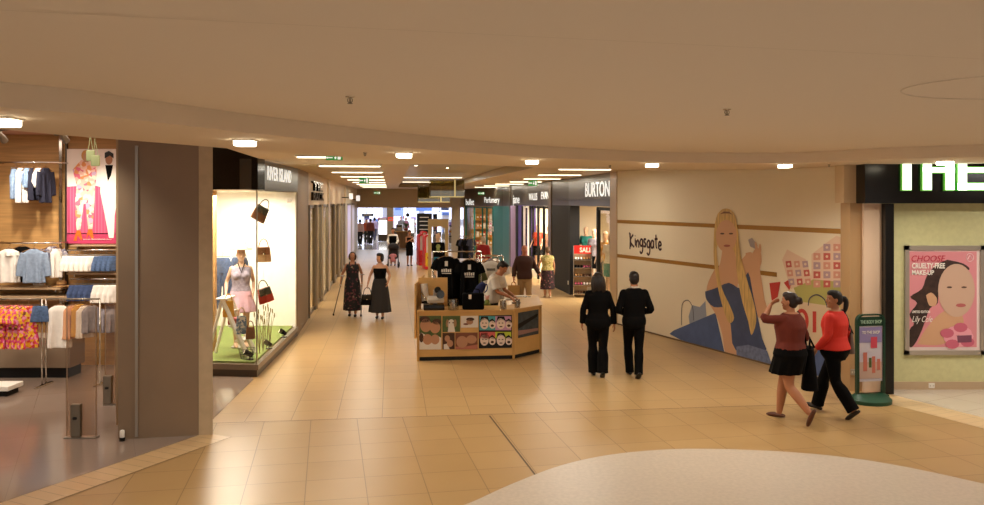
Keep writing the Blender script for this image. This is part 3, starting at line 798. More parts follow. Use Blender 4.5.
    if shoes:
        for S in 'LR':
            mb = MB(); fd = (feet or {}).get(S, (0, -1, 0)); ank = Jp['ank'+S]
            f_ = V(fd).normalized(); up = V((0,0,1)); up = (up-f_*up.dot(f_)); up = up.normalized() if up.length > .1 else V((0,-1,0))
            pts = [ank-f_*.052-up*.056, ank-up*.055+f_*.01, ank+f_*.09-up*.06, ank+f_*.15-up*.068, ank+f_*.176-up*.071]
            mb.tube(pts, [.035, .043, .046, .036, .022], n=12, sub=3, flat=.72, up=up, round_ends=True)
            fin('shoe', mb, shoes, max(.009, voxel), 1)
    return root, B, k
def onbody(root, k, p): return world_mat(root) @ (V(p)*k)
# ------------------------------------------------------------------ the people of the photograph
def gp(px, Y): return V(((px-CX)/FPX*Y, Y, 0))
# couple in black suits
suit_w, B1, _ = person('person in a black trouser suit with long dark hair walking away', gp(598, 13.55), PI, 1.71, True,
    J=dict(ankL=(.06,-.1,.09), kneL=(.08,-.08,.5), ankR=(-.06,.14,.12), kneR=(-.08,.02,.49), elbL=(.25,.02,1.14), wriL=(.262,-.05,.9), elbR=(-.25,.03,1.14), wriR=(-.275,.0,.89)),
    girth=1.12, hair=('long', HAIRD), clothes=[('trousers', BLACKC, dict(flare=.035, over=.03, ex=.016)), ('jacket', BLACKC, dict(ex=.02, z0=.84, name='jacket'))],
    feet=dict(L=(0,-1,0), R=(-.05,-.85,-.4)), skin=SKIN2)
suit_m, B2, _ = person('person in a black suit and white collar with short dark hair walking away', gp(634, 13.5), PI+.05, 1.73, False,
    J=dict(ankR=(-.04,.16,.12), kneR=(-.07,.05,.49), ankL=(.03,-.2,.09), kneL=(.07,-.15,.5), elbL=(.275,.05,1.13), wriL=(.13,-.2,1.04), elbR=(-.275,.05,1.13), wriR=(-.13,-.2,1.04)),
    girth=1.0, hair=('short', HAIRD), clothes=[('trousers', BLACKC, dict(flare=.014, name='trousers')), ('collar', WHITEC, dict(name='shirt_collar', label='white shirt collar')), ('jacket', BLACKC, dict(ex=.02, z0=.86, collar=False, sx=1.04, z1=1.485))],
    feet=dict(L=(0,-1,0), R=(0,-.8,-.5)), skin=SKIN2)
# two women on the right
MAROON = mat('maroon_knit', '#69291d', .9, bump=.3, bscale=90); RED = mat('red_knit', '#cf2f22', .8)
brown_w, B3, K3 = person('person in a maroon top and black skirt walking left, hand raised to her forehead', (3.93, 10.8, 0), -2.38, 1.69, True,
    J=dict(hipR=(-.088,-.01,.92), kneR=(-.09,-.15,.51), ankR=(-.08,-.2,.09), kneL=(.09,.03,.5), ankL=(.07,.29,.19),
           elbL=(.3,-.22,1.40), wriL=(.15,-.21,1.58), elbR=(-.23,.1,1.16), wriR=(-.235,.03,.92)),
    girth=1.36, head=(.1,0,0), hair=('bun', mat('hair_auburn', '#24130e', .45)), skin=SKIN3,
    clothes=[('top', MAROON, dict(ex=.018, z0=1.0, sleeve=.62, name='jumper')), ('skirt', BLACKC, dict(z1=1.07, z0=.655, w0=.25, d0=.22, fold=.07, nf=11, name='skirt'))],
    hands=dict(L=dict(d=(-.75,.35,.55), n=(-.3,.9,-.1), curl=.35)), feet=dict(R=(0,-1,0), L=(0,-.45,-.9)), shoes=mat('tan_shoes', '#5a3220', .5))
red_w, B4, K4 = person('person in a red cardigan and black trousers with a ponytail walking left', (4.64, 11.1, 0), -2.45, 1.68, True,
    J=dict(kneR=(-.09,-.2,.52), ankR=(-.08,-.3,.1), kneL=(.09,.06,.5), ankL=(.08,.3,.15), elbL=(.23,.02,1.15), wriL=(.23,-.14,.95), elbR=(-.23,.06,1.15), wriR=(-.22,-.05,.92)),
    girth=1.2, head=(.8,0,0), hair=('pony', HAIRD), skin=SKIN2,
    clothes=[('trousers', BLACKC, dict(flare=.03, ex=.014, over=.02)), ('jacket', RED, dict(ex=.018, z0=.97, name='cardigan', collar=False))],
    feet=dict(R=(0,-.95,.2), L=(0,-.75,-.55)), shoes=mat('dark_shoes', '#241913', .5))
# left pair in the corridor
FLORAL = ramp_mat('dark_floral', [(0, '#141011'), (.62, '#5e2c34'), (.72, '#141011'), (.86, '#7f6a55'), (.9, '#191314')], 26)
crut_w, B5, K5 = person('person in a long dark flowered dress walking with two crutches', gp(352.5, 20.7), .12, 1.61, True,
    J=dict(elbR=(-.27,.06,1.15), wriR=(-.31,-.1,.93), elbL=(.25,.06,1.15), wriL=(.26,-.1,.93), ankL=(.08,-.06,.09), ankR=(-.08,.06,.09)),
    girth=1.1, hair=('bob', HAIRB), skin=SKIN2, clothes=[('skirt', FLORAL, dict(z1=1.415, z0=.16, w0=.25, d0=.2, fold=.05, strap=.025, name='dress'))])
cami_w, B6, K6 = person('person in a black strappy top and long grey skirt carrying a handbag', gp(380, 20.3), .05, 1.6, True,
    J=dict(elbR=(-.27,.03,1.15), wriR=(-.32,-.06,.93), elbL=(.26,.02,1.16), wriL=(.22,-.12,.97), ankL=(.08,-.08,.09), ankR=(-.08,.06,.09)),
    girth=1.1, head=(-.85,0,0), hair=('pageboy', HAIRD), skin=SKIN,
    clothes=[('skirt', mat('charcoal_cloth', '#2a2624', .9), dict(z1=1.08, z0=.17, w0=.3, d0=.24, fold=.06)), ('top', BLACKC, dict(ex=.012, z0=1.0, z1=1.35, sleeve=0, strap=1, name='camisole'))])
# stall keeper, man with paper bag, elderly woman
keeper, B7, K7 = person('person in a white t-shirt bending over the stall counter', gp(491.5, 16.3), 1.15, 1.76, False,
    J=dict(wai=(0,-.02,1.08), che=(0,-.09,1.29), nek=(0,-.16,1.46), head=(0,-.235,1.575), shoL=(.172,-.115,1.37), shoR=(-.172,-.115,1.37),
           elbL=(.2,-.2,1.12), wriL=(.1,-.43,1.02), elbR=(-.2,-.22,1.12), wriR=(-.1,-.43,1.02)),
    head=(0,.62,0), hair=('short', HAIRD), skin=SKIN3, clothes=[('trousers', mat('navy_cloth', '#1c2028', .9), dict()), ('top', WHITEC, dict(ex=.03, z0=.88, sleeve=.42, sl=1.3, name='t_shirt'))],
    hands=dict(L=dict(d=(-.15,-.75,-.45), n=(-.3,.2,-.9), curl=.5), R=dict(d=(.15,-.75,-.45), n=(.3,.2,-.9), curl=.5)))
brown_m, B8, K8 = person('person in a dark brown shirt and tan trousers carrying a paper bag', gp(524.5, 21.5), .1, 1.74, False,
    J=dict(elbL=(.3,.04,1.16), wriL=(.4,-.08,.97), elbR=(-.27,.03,1.14), wriR=(-.29,-.05,.9), ankL=(.1,-.12,.09), kneL=(.1,-.1,.5), ankR=(-.09,.12,.1)),
    girth=1.14, hair=('bald', HAIRG), skin=mat('skin_ruddy', '#b06a4c', .5), clothes=[('trousers', mat('tan_cloth', '#9a7a52', .9), dict(flare=.02)), ('top', mat('brown_shirt_cloth', '#3d2018', .85), dict(ex=.022, z0=.86, sleeve=.93, name='shirt'))])
TOPY = ramp_mat('yellow_leaf_print', [(0, '#b9a561'), (.5, '#8f8a4a'), (.7, '#c9b985')], 30)
SKIRTF = ramp_mat('plum_floral', [(0, '#2a171c'), (.5, '#6f3742'), (.6, '#2a171c'), (.8, '#a07a6c'), (.86, '#2b1a1e')], 26)
old_w, B9, K9 = person('person in a yellow green top and dark flowered skirt walking away near the shopfronts', gp(547.5, 24.6), PI+.15, 1.52, True,
    J=dict(elbL=(.28,-.02,1.18), wriL=(.3,-.15,1.0), ankL=(.06,-.1,.09), ankR=(-.06,.1,.1)),
    girth=1.2, hair=('short', mat('hair_fawn', '#6d5138', .6)), skin=SKIN,
    clothes=[('skirt', SKIRTF, dict(z1=1.04, z0=.3, w0=.25, d0=.2, fold=.05)), ('top', TOPY, dict(ex=.02, z0=.95, sleeve=.18, name='blouse'))], shoes=mat('beige_shoes', '#b9a184', .6))
red_m, _, _ = person('person with grey hair and a red jumper among the racks beyond the stall', gp(483.5, 27.6), PI-.4, 1.7, True, girth=1.2, hair=('short', HAIRG),
    clothes=[('trousers', BLACKC, {}), ('top', mat('crimson_knit', '#93201f', .9), dict(ex=.025, z0=.88, name='jumper'))], voxel=.014)
# far end of the corridor
push_w, _, _ = person('person in a white cardigan pushing a pushchair', gp(393, 36.9), .05, 1.68, True,
    J=dict(elbL=(.24,-.08,1.15), wriL=(.17,-.35,1.03), elbR=(-.24,-.08,1.15), wriR=(-.17,-.35,1.03)), girth=1.1, hair=('bun', HAIRB), skin=SKIN2, voxel=.014,
    clothes=[('skirt', ramp_mat('pale_print', [(0, '#cfc3ad'), (.5, '#97846f'), (.7, '#d9cfbd')], 18), dict(z1=1.05, z0=.45, w0=.22, d0=.18)), ('top', BLACKC, dict(ex=.03, z0=1.0, z1=1.38, sleeve=0, name='vest')), ('jacket', WHITEC, dict(ex=.022, z0=.8, z1=1.47, sy=.8, bust=False, name='cardigan', collar=False))])
slip_w, _, _ = person('person in a black knee length dress standing by the black board', gp(409.5, 36.7), .5, 1.6, True,
    J=dict(elbL=(.2,-.06,1.16), wriL=(.03,-.22,1.2), elbR=(-.2,-.06,1.16), wriR=(-.02,-.2,1.28)), hair=('short', HAIRB), skin=SKIN2, voxel=.014, head=(.2,.3,0),
    clothes=[('skirt', BLACKC, dict(z1=1.38, z0=.5, w0=.18, d0=.14, fold=.02, strap=.012, name='dress'))])
def passer(px, Y, rz, h, fem, lab, topc, botc, hr=HAIRD, skirt=False, sleeve=1.0):
    tm = mat('cloth_'+topc, topc, .9); bm_ = mat('cloth_'+botc, botc, .9)
    cl = [('skirt', bm_, dict(z0=.55))] if skirt else [('trousers', bm_, {})]
    person(lab, gp(px, Y), rz, h, fem, J=dict(ankL=(.07,-.12,.09), ankR=(-.07,.1,.1)), girth=1.08, hair=('bob' if fem else 'short', hr), clothes=cl+[('top', tm, dict(ex=.025, z0=.9, sleeve=sleeve))], voxel=.02, face=False)
passer(360, 54, PI, 1.7, True, 'person in a pale pink top and black trousers at the left of the far crowd', '#cfa9a0', '#1a1716')
passer(366.5, 56, .3, 1.66, False, 'person in an orange top in the middle of the far crowd', '#b5532f', '#2e3227')
passer(370.5, 55, PI, 1.72, False, 'person in a brown shirt walking in the far crowd', '#7a4031', '#22211f')
passer(374.5, 60, 2.8, 1.7, True, 'person in a lilac top at the right of the far crowd', '#b9a6c9', '#4a4a60')
passer(401, 62, 0, 1.72, False, 'person in a grey top behind the far counter', '#6f6a6a', '#2a2928')
passer(406, 63, .4, 1.64, True, 'person in a plum top behind the far counter', '#7b4a58', '#2a2928')
# ================================================================== CLOTHES SHOP ON THE LEFT
def garment_mb(kind, w, h, d=.1):
    """hangs from z=0 down, width along x"""
    mb = MB()
    def sl(z, hw, hd, fold=.0, nf=5, cx=0, n=28, ph=0):
        return [V((cx+hw*math.copysign(abs(math.cos(a))**.8, math.cos(a)), hd*(1+fold*math.sin(nf*a+ph))*math.sin(a)+fold*hd*.8*math.sin(nf*2*math.cos(a)*1.7+ph), z)) for a in [2*PI*i/n for i in range(n)]]
    if kind in ('tee', 'top', 'jacket', 'blouse'):
        hw = w/2*(.74 if kind in ('tee', 'jacket') else 1)
        mb.rings([sl(-.0, .07, d*.3), sl(-.03, hw*.7, d*.36), sl(-.07, hw*.98, d*.46), sl(-h*.25, hw*.98, d*.5, .15), sl(-h*.6, hw*.98, d*.5, .4), sl(-h, hw*1.06, d*.55, .6)])
        if kind == 'tee':
            for s in (-1, 1): mb.tube([V((s*hw*.8, 0, -.07)), V((s*hw*1.1, 0, -.15)), V((s*w/2*.98, 0, -.27))], [.075, .08, .085], n=12, sub=3, flat=.5, up=(0,1,0))
        if kind == 'jacket':
            for s in (-1, 1): mb.tube([V((s*hw*.85, 0, -.07)), V((s*hw*1.15, -.01, -.25)), V((s*w/2*.98, -.02, -h*.8))], [.07, .06, .05], n=12, sub=3, flat=.6, up=(0,1,0))
        if kind == 'blouse':
            mb.rings([sl(-.04, hw*.9, d*.55, .5, 7), sl(-.12, hw*1.04, d*.62, .7, 7)])
    elif kind == 'trousers':
        mb.rings([sl(0, w*.36, d*.4), sl(-.1, w*.45, d*.5), sl(-h*.3, w*.5, d*.5)])
        for s in (-1, 1): mb.rings([sl(-h*.22, w*.27, d*.5, 0, 5, s*w*.23), sl(-h*.6, w*.22, d*.42, .2, 5, s*w*.25), sl(-h, w*.2, d*.4, .2, 5, s*w*.26)])
    elif kind == 'shorts':
        mb.rings([sl(0, w*.38, d*.4), sl(-h*.3, w*.45, d*.5), sl(-h*.62, w*.5, d*.5, .2)])
        for s in (-1, 1): mb.rings([sl(-h*.45, w*.26, d*.5, 0, 5, s*w*.24), sl(-h, w*.29, d*.55, .2, 5, s*w*.26)])
    elif kind == 'drape':
        mb.rings([sl(0, w*.18, d*.4, .2), sl(-h*.3, w*.42, d*.55, .5, 7), sl(-h*.7, w*.5, d*.6, .6, 7), sl(-h, w*.3, d*.4, .5, 7)])
    return mb
GC = {}
def hang(name, label, cat, pos, kind, w, h, m, rz=0, d=.1, group=None, clip=False, print_=None):
    key = (kind, round(w, 2), round(h, 2), d)
    if key not in GC: GC[key] = remesh(garment_mb(kind, w, h, d), .012, 3)
    r = thing(name, label, cat, pos, rz, group)
    me = GC[key].copy(); me.materials.clear()
    obj('cloth', me, m, r, smooth=True)
    hb = MB(); a = min(w*.4, .2)
    if kind in ('trousers', 'shorts'): hb.tube([(-a, 0, .02), (a, 0, .02)], .006, n=6)
    else: hb.tube([(-a, 0, -.05), (-.03, 0, .012), (.03, 0, .012), (a, 0, -.05)], .008, n=6, sub=3)
    hb.tube([(0, 0, .01), (0, 0, .05), (.02, 0, .075), (.0, 0, .095), (-.018, 0, .08)], .004, n=6, sub=3)
    obj('hanger', hb, m_greymetal if kind in ('trousers', 'shorts') else mat('hanger_wood', '#7d5733', .5), r, smooth=True)
    return r
DENL = mat('denim_light', '#7f93ad', .9, vary=.2, vscale=30); DENM = mat('denim_mid', '#4c6183', .9, vary=.25, vscale=30); DEND = mat('denim_dark', '#38476a', .9, vary=.2, vscale=25)
NAVY = mat('navy_knit', '#1c1b2c', .9); WHT = mat('shop_white', '#e8e0d6', .85, vary=.04, vscale=12); PEACH = mat('peach_cloth', '#d99f74', .85); YEL = mat('mustard_cloth', '#c99222', .85)
GREYC = mat('grey_cloth', '#8a8288', .9, vary=.15, vscale=20)
FLOR = ramp_mat('bright_floral', [(0, '#d8407a'), (.3, '#e7a018'), (.45, '#c93526'), (.58, '#e98fa8'), (.7, '#f0c43a'), (.82, '#7a3a22'), (.88, '#e96a2c')], 30)
RY = 14.1; q = RY/FPX
def wp(px, py, Y=RY): return P(px, py, Y)
def rail(name, label, a, b, brackets, r=.014, Yb=SY):
    t = thing(name, label, 'rail', a)
    mb = MB(); mb.tube([a, b], r, n=8); obj('bar', mb, m_chrome, t, world=True, smooth=True)
    for f in brackets:
        p = a.lerp(b, f); mb = MB(); mb.tube([p, V((p.x, Yb-.005, p.z))], r*.8, n=8); obj('bracket', mb, m_chrome, t, world=True, smooth=True)
    return t
rail('clothes_rail', 'upper chrome clothes rail across the wooden wall', wp(-14, 162.3), wp(61, 162.3), (.05, .95))
rail('clothes_rail', 'second chrome clothes rail below the upper one on the wooden wall', wp(-14, 243), wp(61, 243), (.05, .95))
rail('clothes_rail', 'chrome rail under the pink poster', wp(67, 250), wp(121, 250), (.1, .9))
rail('clothes_rail', 'chrome rail under the lower shelf by the stone pillar', wp(70, 279), wp(121, 279), (.1, .9))
rail('clothes_rail', 'lowest chrome rail by the stone pillar', wp(92, 303), wp(121, 303), (.1, .9))
for px, lab, w_ in ((61, 'bright steel upright on the wooden wall left of the pink poster', .05), (66.3, 'dark upright strip along the left edge of the pink poster', .03)):
    a = P(px, 138, SY-.04); mb = MB(); mb.bx(a.x-w_/2, a.x+w_/2, SY-.06, SY-.001, .0, 4.06)
    obj('wall_upright', mb, m_chrome if w_ > .04 else m_bronze, label=lab, cat='upright', loc=(a.x, SY, 0))
U = 'garments on the upper rail'
hang('hanging_trousers', 'light blue patterned trousers leftmost on the upper rail', 'trousers', wp(15.5, 169), 'trousers', .2, .52, DENL, 1.1, group=U)
hang('hanging_garment', 'long white top second on the upper rail', 'top', wp(21.5, 168), 'top', .2, .6, WHT, 1.1, group=U)
hang('hanging_scarf', 'blue-grey cloth draped third on the upper rail', 'scarf', wp(27, 168), 'drape', .2, .34, DENL, .5, group=U)
hang('hanging_garment', 'navy and white top fourth on the upper rail', 'top', wp(33, 168), 'top', .18, .56, NAVY, 1.2, group=U)
hang('hanging_scarf', 'white cloth draped fifth on the upper rail', 'scarf', wp(39, 168), 'drape', .24, .34, WHT, .4, group=U)
hang('hanging_jacket', 'navy jacket rightmost on the upper rail', 'jacket', wp(45.5, 168), 'jacket', .26, .6, NAVY, 1.0, group=U)
U = 'garments on the second rail'
hang('hanging_blouse', 'white ruffled blouse at the left of the second rail', 'blouse', wp(9, 249), 'blouse', .36, .58, WHT, .15, group=U)
hang('hanging_garment', 'black top behind the white ruffled blouse', 'top', wp(18, 247)+V((0, .14, 0)), 'tee', .48, .62, BLACKC, .1, group=U)
hang('hanging_jacket', 'pale blue denim jacket in the middle of the second rail', 'jacket', wp(36, 249)+V((0,-.06,0)), 'jacket', .5, .58, mat('denim_pale', '#8493a8', .9, vary=.12, vscale=20), .1, group=U)
hang('hanging_garment', 'grey flowered top behind the pale denim jacket', 'top', wp(49, 247)+V((0, .12, 0)), 'tee', .42, .52, ramp_mat('grey_print', [(0, '#8d8793'), (.5, '#c2b8b8'), (.7, '#57526a')], 25), .2, group=U)
hang('hanging_garment', 'white cropped top showing between jacket and steel upright', 'top', wp(54.5, 249)+V((0, .06, 0)), 'top', .2, .5, WHT, .7, group=U)
# shelves
def shelf(lab, px0, px1, py, dep=.42, th=.035, m=None):
    a, b = wp(px0, py), wp(px1, py); mb = MB(); mb.bx(a.x, b.x, SY-dep, SY-.002, a.z-th, a.z)
    t = thing('wall_shelf', lab, 'shelf', (a.x, SY, a.z)); obj('board', mb, m or mat('shelf_board', '#a98d6d', .45), t, world=True)
    mb = MB()
    for f in (.1, .9): mb.bx(a.x+(b.x-a.x)*f-.01, a.x+(b.x-a.x)*f+.01, SY-dep*.8, SY-.002, a.z-th-.05, a.z-th)
    obj('bracket', mb, m_chrome, t, world=True); return a.z
sz = shelf('pale wall shelf holding two straw hats below the denim jacket', -14, 61, 287.5)
shelf('glass topped shelf above the white and blue shorts', 67, 121, 248.5-3, .3, .02)
sz2 = shelf('shelf under the white shorts beside the stone pillar', 67, 121, 272.5)
shelf('pale wide shelf below the shelf of straw hats', -14, 72, 296, .5, .06)
STRAW = mat('straw', '#b98d58', .9, vary=.15, vscale=60, bump=.4, bscale=120)
def hat(pos, lab, m, band, sc=1):
    t = thing('straw_hat', lab, 'hat', pos, 0, 'hats on the shelf')
    pr = [(.19, .01), (.185, .0), (.1, .006), (.098, .07), (.085, .105), (.05, .118), (.004, .115)]
    mb = MB(); mb.lathe([(r*sc, z*sc) for r, z in [(.004, .002)]+[(.18, .0), (.192, .012), (.12, .018), (.1, .03), (.096, .08), (.082, .11), (.05, .122), (.004, .118)]], n=28); obj('crown', mb, m, t, smooth=True, angle=60)
    mb = MB(); mb.lathe([(.101*sc, .028*sc), (.106*sc, .03*sc), (.104*sc, .055*sc), (.099*sc, .057*sc)], n=28); obj('hat_band', mb, band, t, smooth=True)
hat((wp(34, 287).x, SY-.24, sz), 'pale straw hat with white band on the shelf below the denim jacket', mat('straw_pale', '#cdb391', .9, bump=.4, bscale=120), WHT, .9)
hat((wp(56, 287).x, SY-.22, sz), 'tan straw hat on the shelf right of the pale hat', STRAW, mat('hat_band_brown', '#6d4526', .8), .85)
# rows of shorts
U = 'shorts on the rails by the pillar'
pos = [(69.5, 'white'), (74.5, 'white'), (79.5, 'white'), (84.5, 'white'), (89.5, 'white'), (94.5, 'white'), (101, 'denim'), (106, 'denim'), (111, 'denim'), (116, 'denim')]
for i, (px, c) in enumerate(pos):
    od = ['first', 'second', 'third', 'fourth', 'fifth', 'sixth'][i if i < 6 else i-6]
    hang('hanging_shorts', '%s pair of %s shorts from the left on the rail under the poster' % (od, 'white lace' if c == 'white' else 'blue denim'), 'shorts', wp(px, 256), 'shorts', .3, .26, WHT if c == 'white' else DENM, .65, group=U)
for i, px in enumerate((77, 82.5, 88, 93)):
    hang('hanging_shorts', '%s pair of dark denim shorts from the left on the lower rail' % ['first', 'second', 'third', 'fourth'][i], 'shorts', wp(px, 285), 'shorts', .32, .27, DEND, .5, group=U)
for i, px in enumerate((101, 106.5, 112, 117)):
    hang('hanging_shorts', '%s pair of white shorts from the left on the lower rail by the pillar' % ['first', 'second', 'third', 'fourth'][i], 'shorts', wp(px, 285), 'shorts', .32, .3, WHT, .45, group=U)
for i, px in enumerate((100.5, 108, 115)):
    hang('hanging_garment', '%s lilac grey top from the left on the lowest rail' % ['first', 'second', 'third'][i], 'top', wp(px, 309), 'top', .3, .4, GREYC, .5, group='tops on the lowest rail')
# floor rack in front
Yr = 12.8
def rp(px, py): return P(px, py, Yr)
def floor_rack(lab, px0, px1, py, Y):
    a, b = P(px0, py, Y), P(px1, py, Y); t = thing('garment_rack', lab, 'rack', (a.x, Y, 0))
    mb = MB(); mb.tube([a, b], .013, n=8); obj('bar', mb, m_greymetal, t, world=True, smooth=True)
    for p in (a, b):
        mb = MB(); mb.tube([V((p.x, Y, .02)), p], .012, n=8); obj('upright', mb, m_chrome, t, world=True, smooth=True)
        mb = MB(); mb.rbox((p.x, Y, .015), (.05, .38, .03), .008); obj('foot', mb, m_chrome, t, world=True)
floor_rack('chrome floor rack of bright flowered shirts at the shop front', -24, 42, 299, Yr)
floor_rack('chrome floor rack with white, peach and mustard tops', 46, 100, 299, Yr+.1)
for i, (px, dy) in enumerate(((2, 0), (9, -.03), (16, .02), (23, -.02), (30, -.05))):
    hang('hanging_shirt', '%s bright pink and yellow flowered shirt from the left on the floor rack' % ['first', 'second', 'third', 'fourth', 'fifth'][i], 'shirt', rp(px, 305.5)+V((0, dy, 0)), 'tee', .42, .66, FLOR, .95, .1, group='flowered shirts on the floor rack')
hang('hanging_shorts', 'faded denim shorts at the right end of the flowered shirts', 'shorts', rp(40, 306), 'shorts', .28, .25, DENM, .2)
U = 'tops on the floor rack behind the gate'
hang('hanging_garment', 'white sleeveless top hanging at the front of the floor rack', 'top', P(59.5, 305.5, Yr+.06), 'top', .36, .66, WHT, .12, .12, group=U)
hang('hanging_garment', 'peach top between white top and mustard top', 'top', P(73, 305.5, Yr+.1), 'top', .3, .52, PEACH, .9, group=U)
hang('hanging_garment', 'mustard yellow top on the floor rack', 'top', P(79.5, 304.5, Yr+.1), 'top', .26, .5, YEL, .9, group=U)
hang('hanging_garment', 'off white top right of the mustard top', 'top', P(85, 306, Yr+.1), 'top', .28, .5, WHT, .9, group=U)
hang('hanging_garment', 'grey striped top at the right end of the floor rack', 'top', P(91.5, 306, Yr+.1), 'top', .3, .42, GREYC, .8, group=U)
# low displays
mb = MB(); a = P(-30, 330, 13.4); b = P(70, 330, 13.4); mb.rbox(((a.x+b.x)/2, 13.65, .42), (b.x-a.x, .5, .5), .01); 
t = thing('display_unit', 'long taupe display unit standing behind the floor racks', 'display unit', ((a.x+b.x)/2, 13.65, 0))
obj('body', mb, mat('taupe_unit', '#96816a', .5), t, world=True); mb = MB(); mb.bx(a.x+.05, b.x-.05, 13.45, 13.86, 0, .17); obj('plinth', mb, m_blackm, t, world=True)
t = thing('display_plinth', 'low white plinth on the dark floor at the left edge', 'plinth', (-7.14, 12.1, .004)); mb = MB(); mb.rbox((-.8, .2, .12), (1.6, .4, .07), .01); obj('top', mb, m_white, t)
mb = MB(); mb.bx(-1.55, -.05, .05, .35, 0, .085); obj('base', mb, m_blackm, t)
# the pink poster
q0, q1 = P(66.5, 243.5, SY-.05), P(118.5, 149, SY-.05); w_, h_ = q1.x-q0.x, q1.z-q0.z
t = thing('fashion_poster', 'tall pink poster of a woman in patterned trousers and a man in a white suit', 'poster', (q0.x, SY-.05, q0.z))
mb = MB(); mb.bx(0, w_, 0, .045, 0, h_); obj('board', mb, mat('poster_white', '#eee0d8', .5), t)
def A(pts, d, sx=w_, sz=h_): return [V((x*sx, -d, y*sz)) for x, y in pts]
def art(parent, name, m, polys, d=.003, **k):
    mb = MB()
    for i, p in enumerate(polys): mb.poly(A(p, d+i*.0006, **k))
    for f_i, f in enumerate(mb.f):
        n = sum(((mb.v[f[i]]-mb.v[f[0]]).cross(mb.v[f[i+1]]-mb.v[f[0]]) for i in range(1, len(f)-1)), V((0,0,0)))
        if n.y > 0: f.reverse()
    return obj(name, mb, m, parent)
def ell(cx, cy, rx, ry, n=18, a0=0, a1=2*PI): return [(cx+rx*math.cos(a0+(a1-a0)*i/n), cy+ry*math.sin(a0+(a1-a0)*i/n)) for i in range(n if a1-a0 > 6.2 else n+1)]
art(t, 'printed_wall', tile_mat('pink_brick', '#cb5276', '#c4496d', '#d67d96', .16, .055, PI/2, (0, 0), rough=.5), [[(0, .1), (1, .1), (1, .55), (.5, .62), (0, .6)]])
art(t, 'printed_floor', mat('poster_red', '#b93a5f', .5), [[(0, 0), (1, 0), (1, .11), (0, .11)]])
art(t, 'printed_woman', ramp_mat('poster_print', [(0, '#e9b8a6'), (.4, '#d9697f'), (.55, '#f0d9c4'), (.7, '#e08f5a'), (.8, '#c9a5c0')], 16),
    [[(.2, .62), (.16, .4), (.2, .13), (.27, .13), (.33, .42), (.37, .42), (.42, .14), (.5, .14), (.54, .42), (.55, .63)], [(.2, .62), (.56, .62), (.6, .82), (.46, .9), (.28, .88), (.12, .78)]], .006)
art(t, 'printed_woman_hair', mat('poster_hair', '#c78f4e', .6), [ell(.38, .93, .09, .06)], .009)
art(t, 'printed_woman_face', SKIN, [ell(.38, .915, .055, .045), [(.34, .9), (.42, .9), (.43, .86), (.33, .86)]], .01)
art(t, 'printed_shoes', mat('poster_orange', '#e2661d', .5), [[(.14, .03), (.2, .03), (.22, .09), (.29, .03), (.31, .05), (.27, .14), (.2, .14)], [(.38, .04), (.43, .1), (.5, .04), (.53, .06), (.5, .15), (.42, .15)]], .009)
art(t, 'printed_man', mat('poster_suit', '#f1e7dc', .6), [[(.68, .8), (.65, .55), (.74, .3), (.82, .06), (.91, .06), (.93, .3), (.99, .5), (.98, .8), (.86, .84)]], .006)
art(t, 'printed_lapel', BLACKC, [[(.75, .83), (.8, .66), (.86, .72), (.9, .83)]], .009)
art(t, 'printed_man_face', SKIN2, [ell(.82, .89, .07, .055)], .009); art(t, 'printed_man_hair', HAIRD, [[(.74, .9), (.74, .96), (.82, .98), (.91, .95), (.91, .9), (.84, .93)]], .011)
obj('caption', text_mesh('www.riverisland.com', .022, .5, (w_*.32, -.012, h_*.04), (1,0,0), (0,0,1), .002), m_white, t)
# pale green bags hanging in front of the poster
MINT = mat('mint_bag', '#a9bb8c', .7)
for i, (px, py) in enumerate(((90.5, 150), (95.5, 155))):
    p = P(px, py, 13.0); t = thing('hanging_bag', ['small mint bag hanging higher in front of the poster', 'mint bag hanging lower right in front of the poster'][i], 'bag', p, .2*i, 'mint bags')
    mb = MB(); mb.rbox((0, 0, -.09), (.13, .05, .17), .015); obj('pouch', mb, MINT, t, smooth=True, angle=40)
    mb = MB(); mb.tube([(-.04, 0, -.01), (-.02, 0, .09), (0, 0, 4.06-p.z)], .004, n=6); mb.tube([(.04, 0, -.01), (.02, 0, .09), (0, 0, .2)], .004, n=6); obj('strap', mb, MINT, t)
# ceiling spotlights in the shop
for i, (x, y) in enumerate(((-7.9, 13.2), (-6.9, 13.2), (-8.7, 11.2), (-6.2, 11.6), (-7.3, 9.6), (-5.2, 9.0))):
    t = thing('track_spotlight', ['spotlight nearest the shop back wall at the left', 'spotlight above the pink poster', 'spotlight over the flowered shirts', 'spotlight over the floor rack', 'spotlight over the dark floor', 'spotlight near the shop entrance'][i], 'spotlight', (x, y, 4.07), 0, 'shop ceiling spotlights')
    mb = MB(); mb.box((0, 0, -.02), (.16, .06, .04)); mb.tube([(0, 0, -.03), (0, 0, -.1)], .012, n=8); obj('bracket', mb, m_greymetal, t)
    mb = MB(); mb.tube([(0, -.07, -.08), (0, .02, -.14), (0, .1, -.2)], [.035, .05, .055], n=14); obj('lamp_head', mb, m_greymetal, t, smooth=True, angle=40)
    mb = MB(); mb.tube([(0, .1, -.2), (0, .104, -.203)], .045, n=14); obj('lens', mb, m_glow, t)
    spot('shop_spot', (x, y+.14, 3.82), 130, WARM2, 1.7, .8, (.5, 0, 0))
area_light('shop_fill', (-7.3, 11.6, 4.02), 4, 110, (1, .82, .66), sy=4)
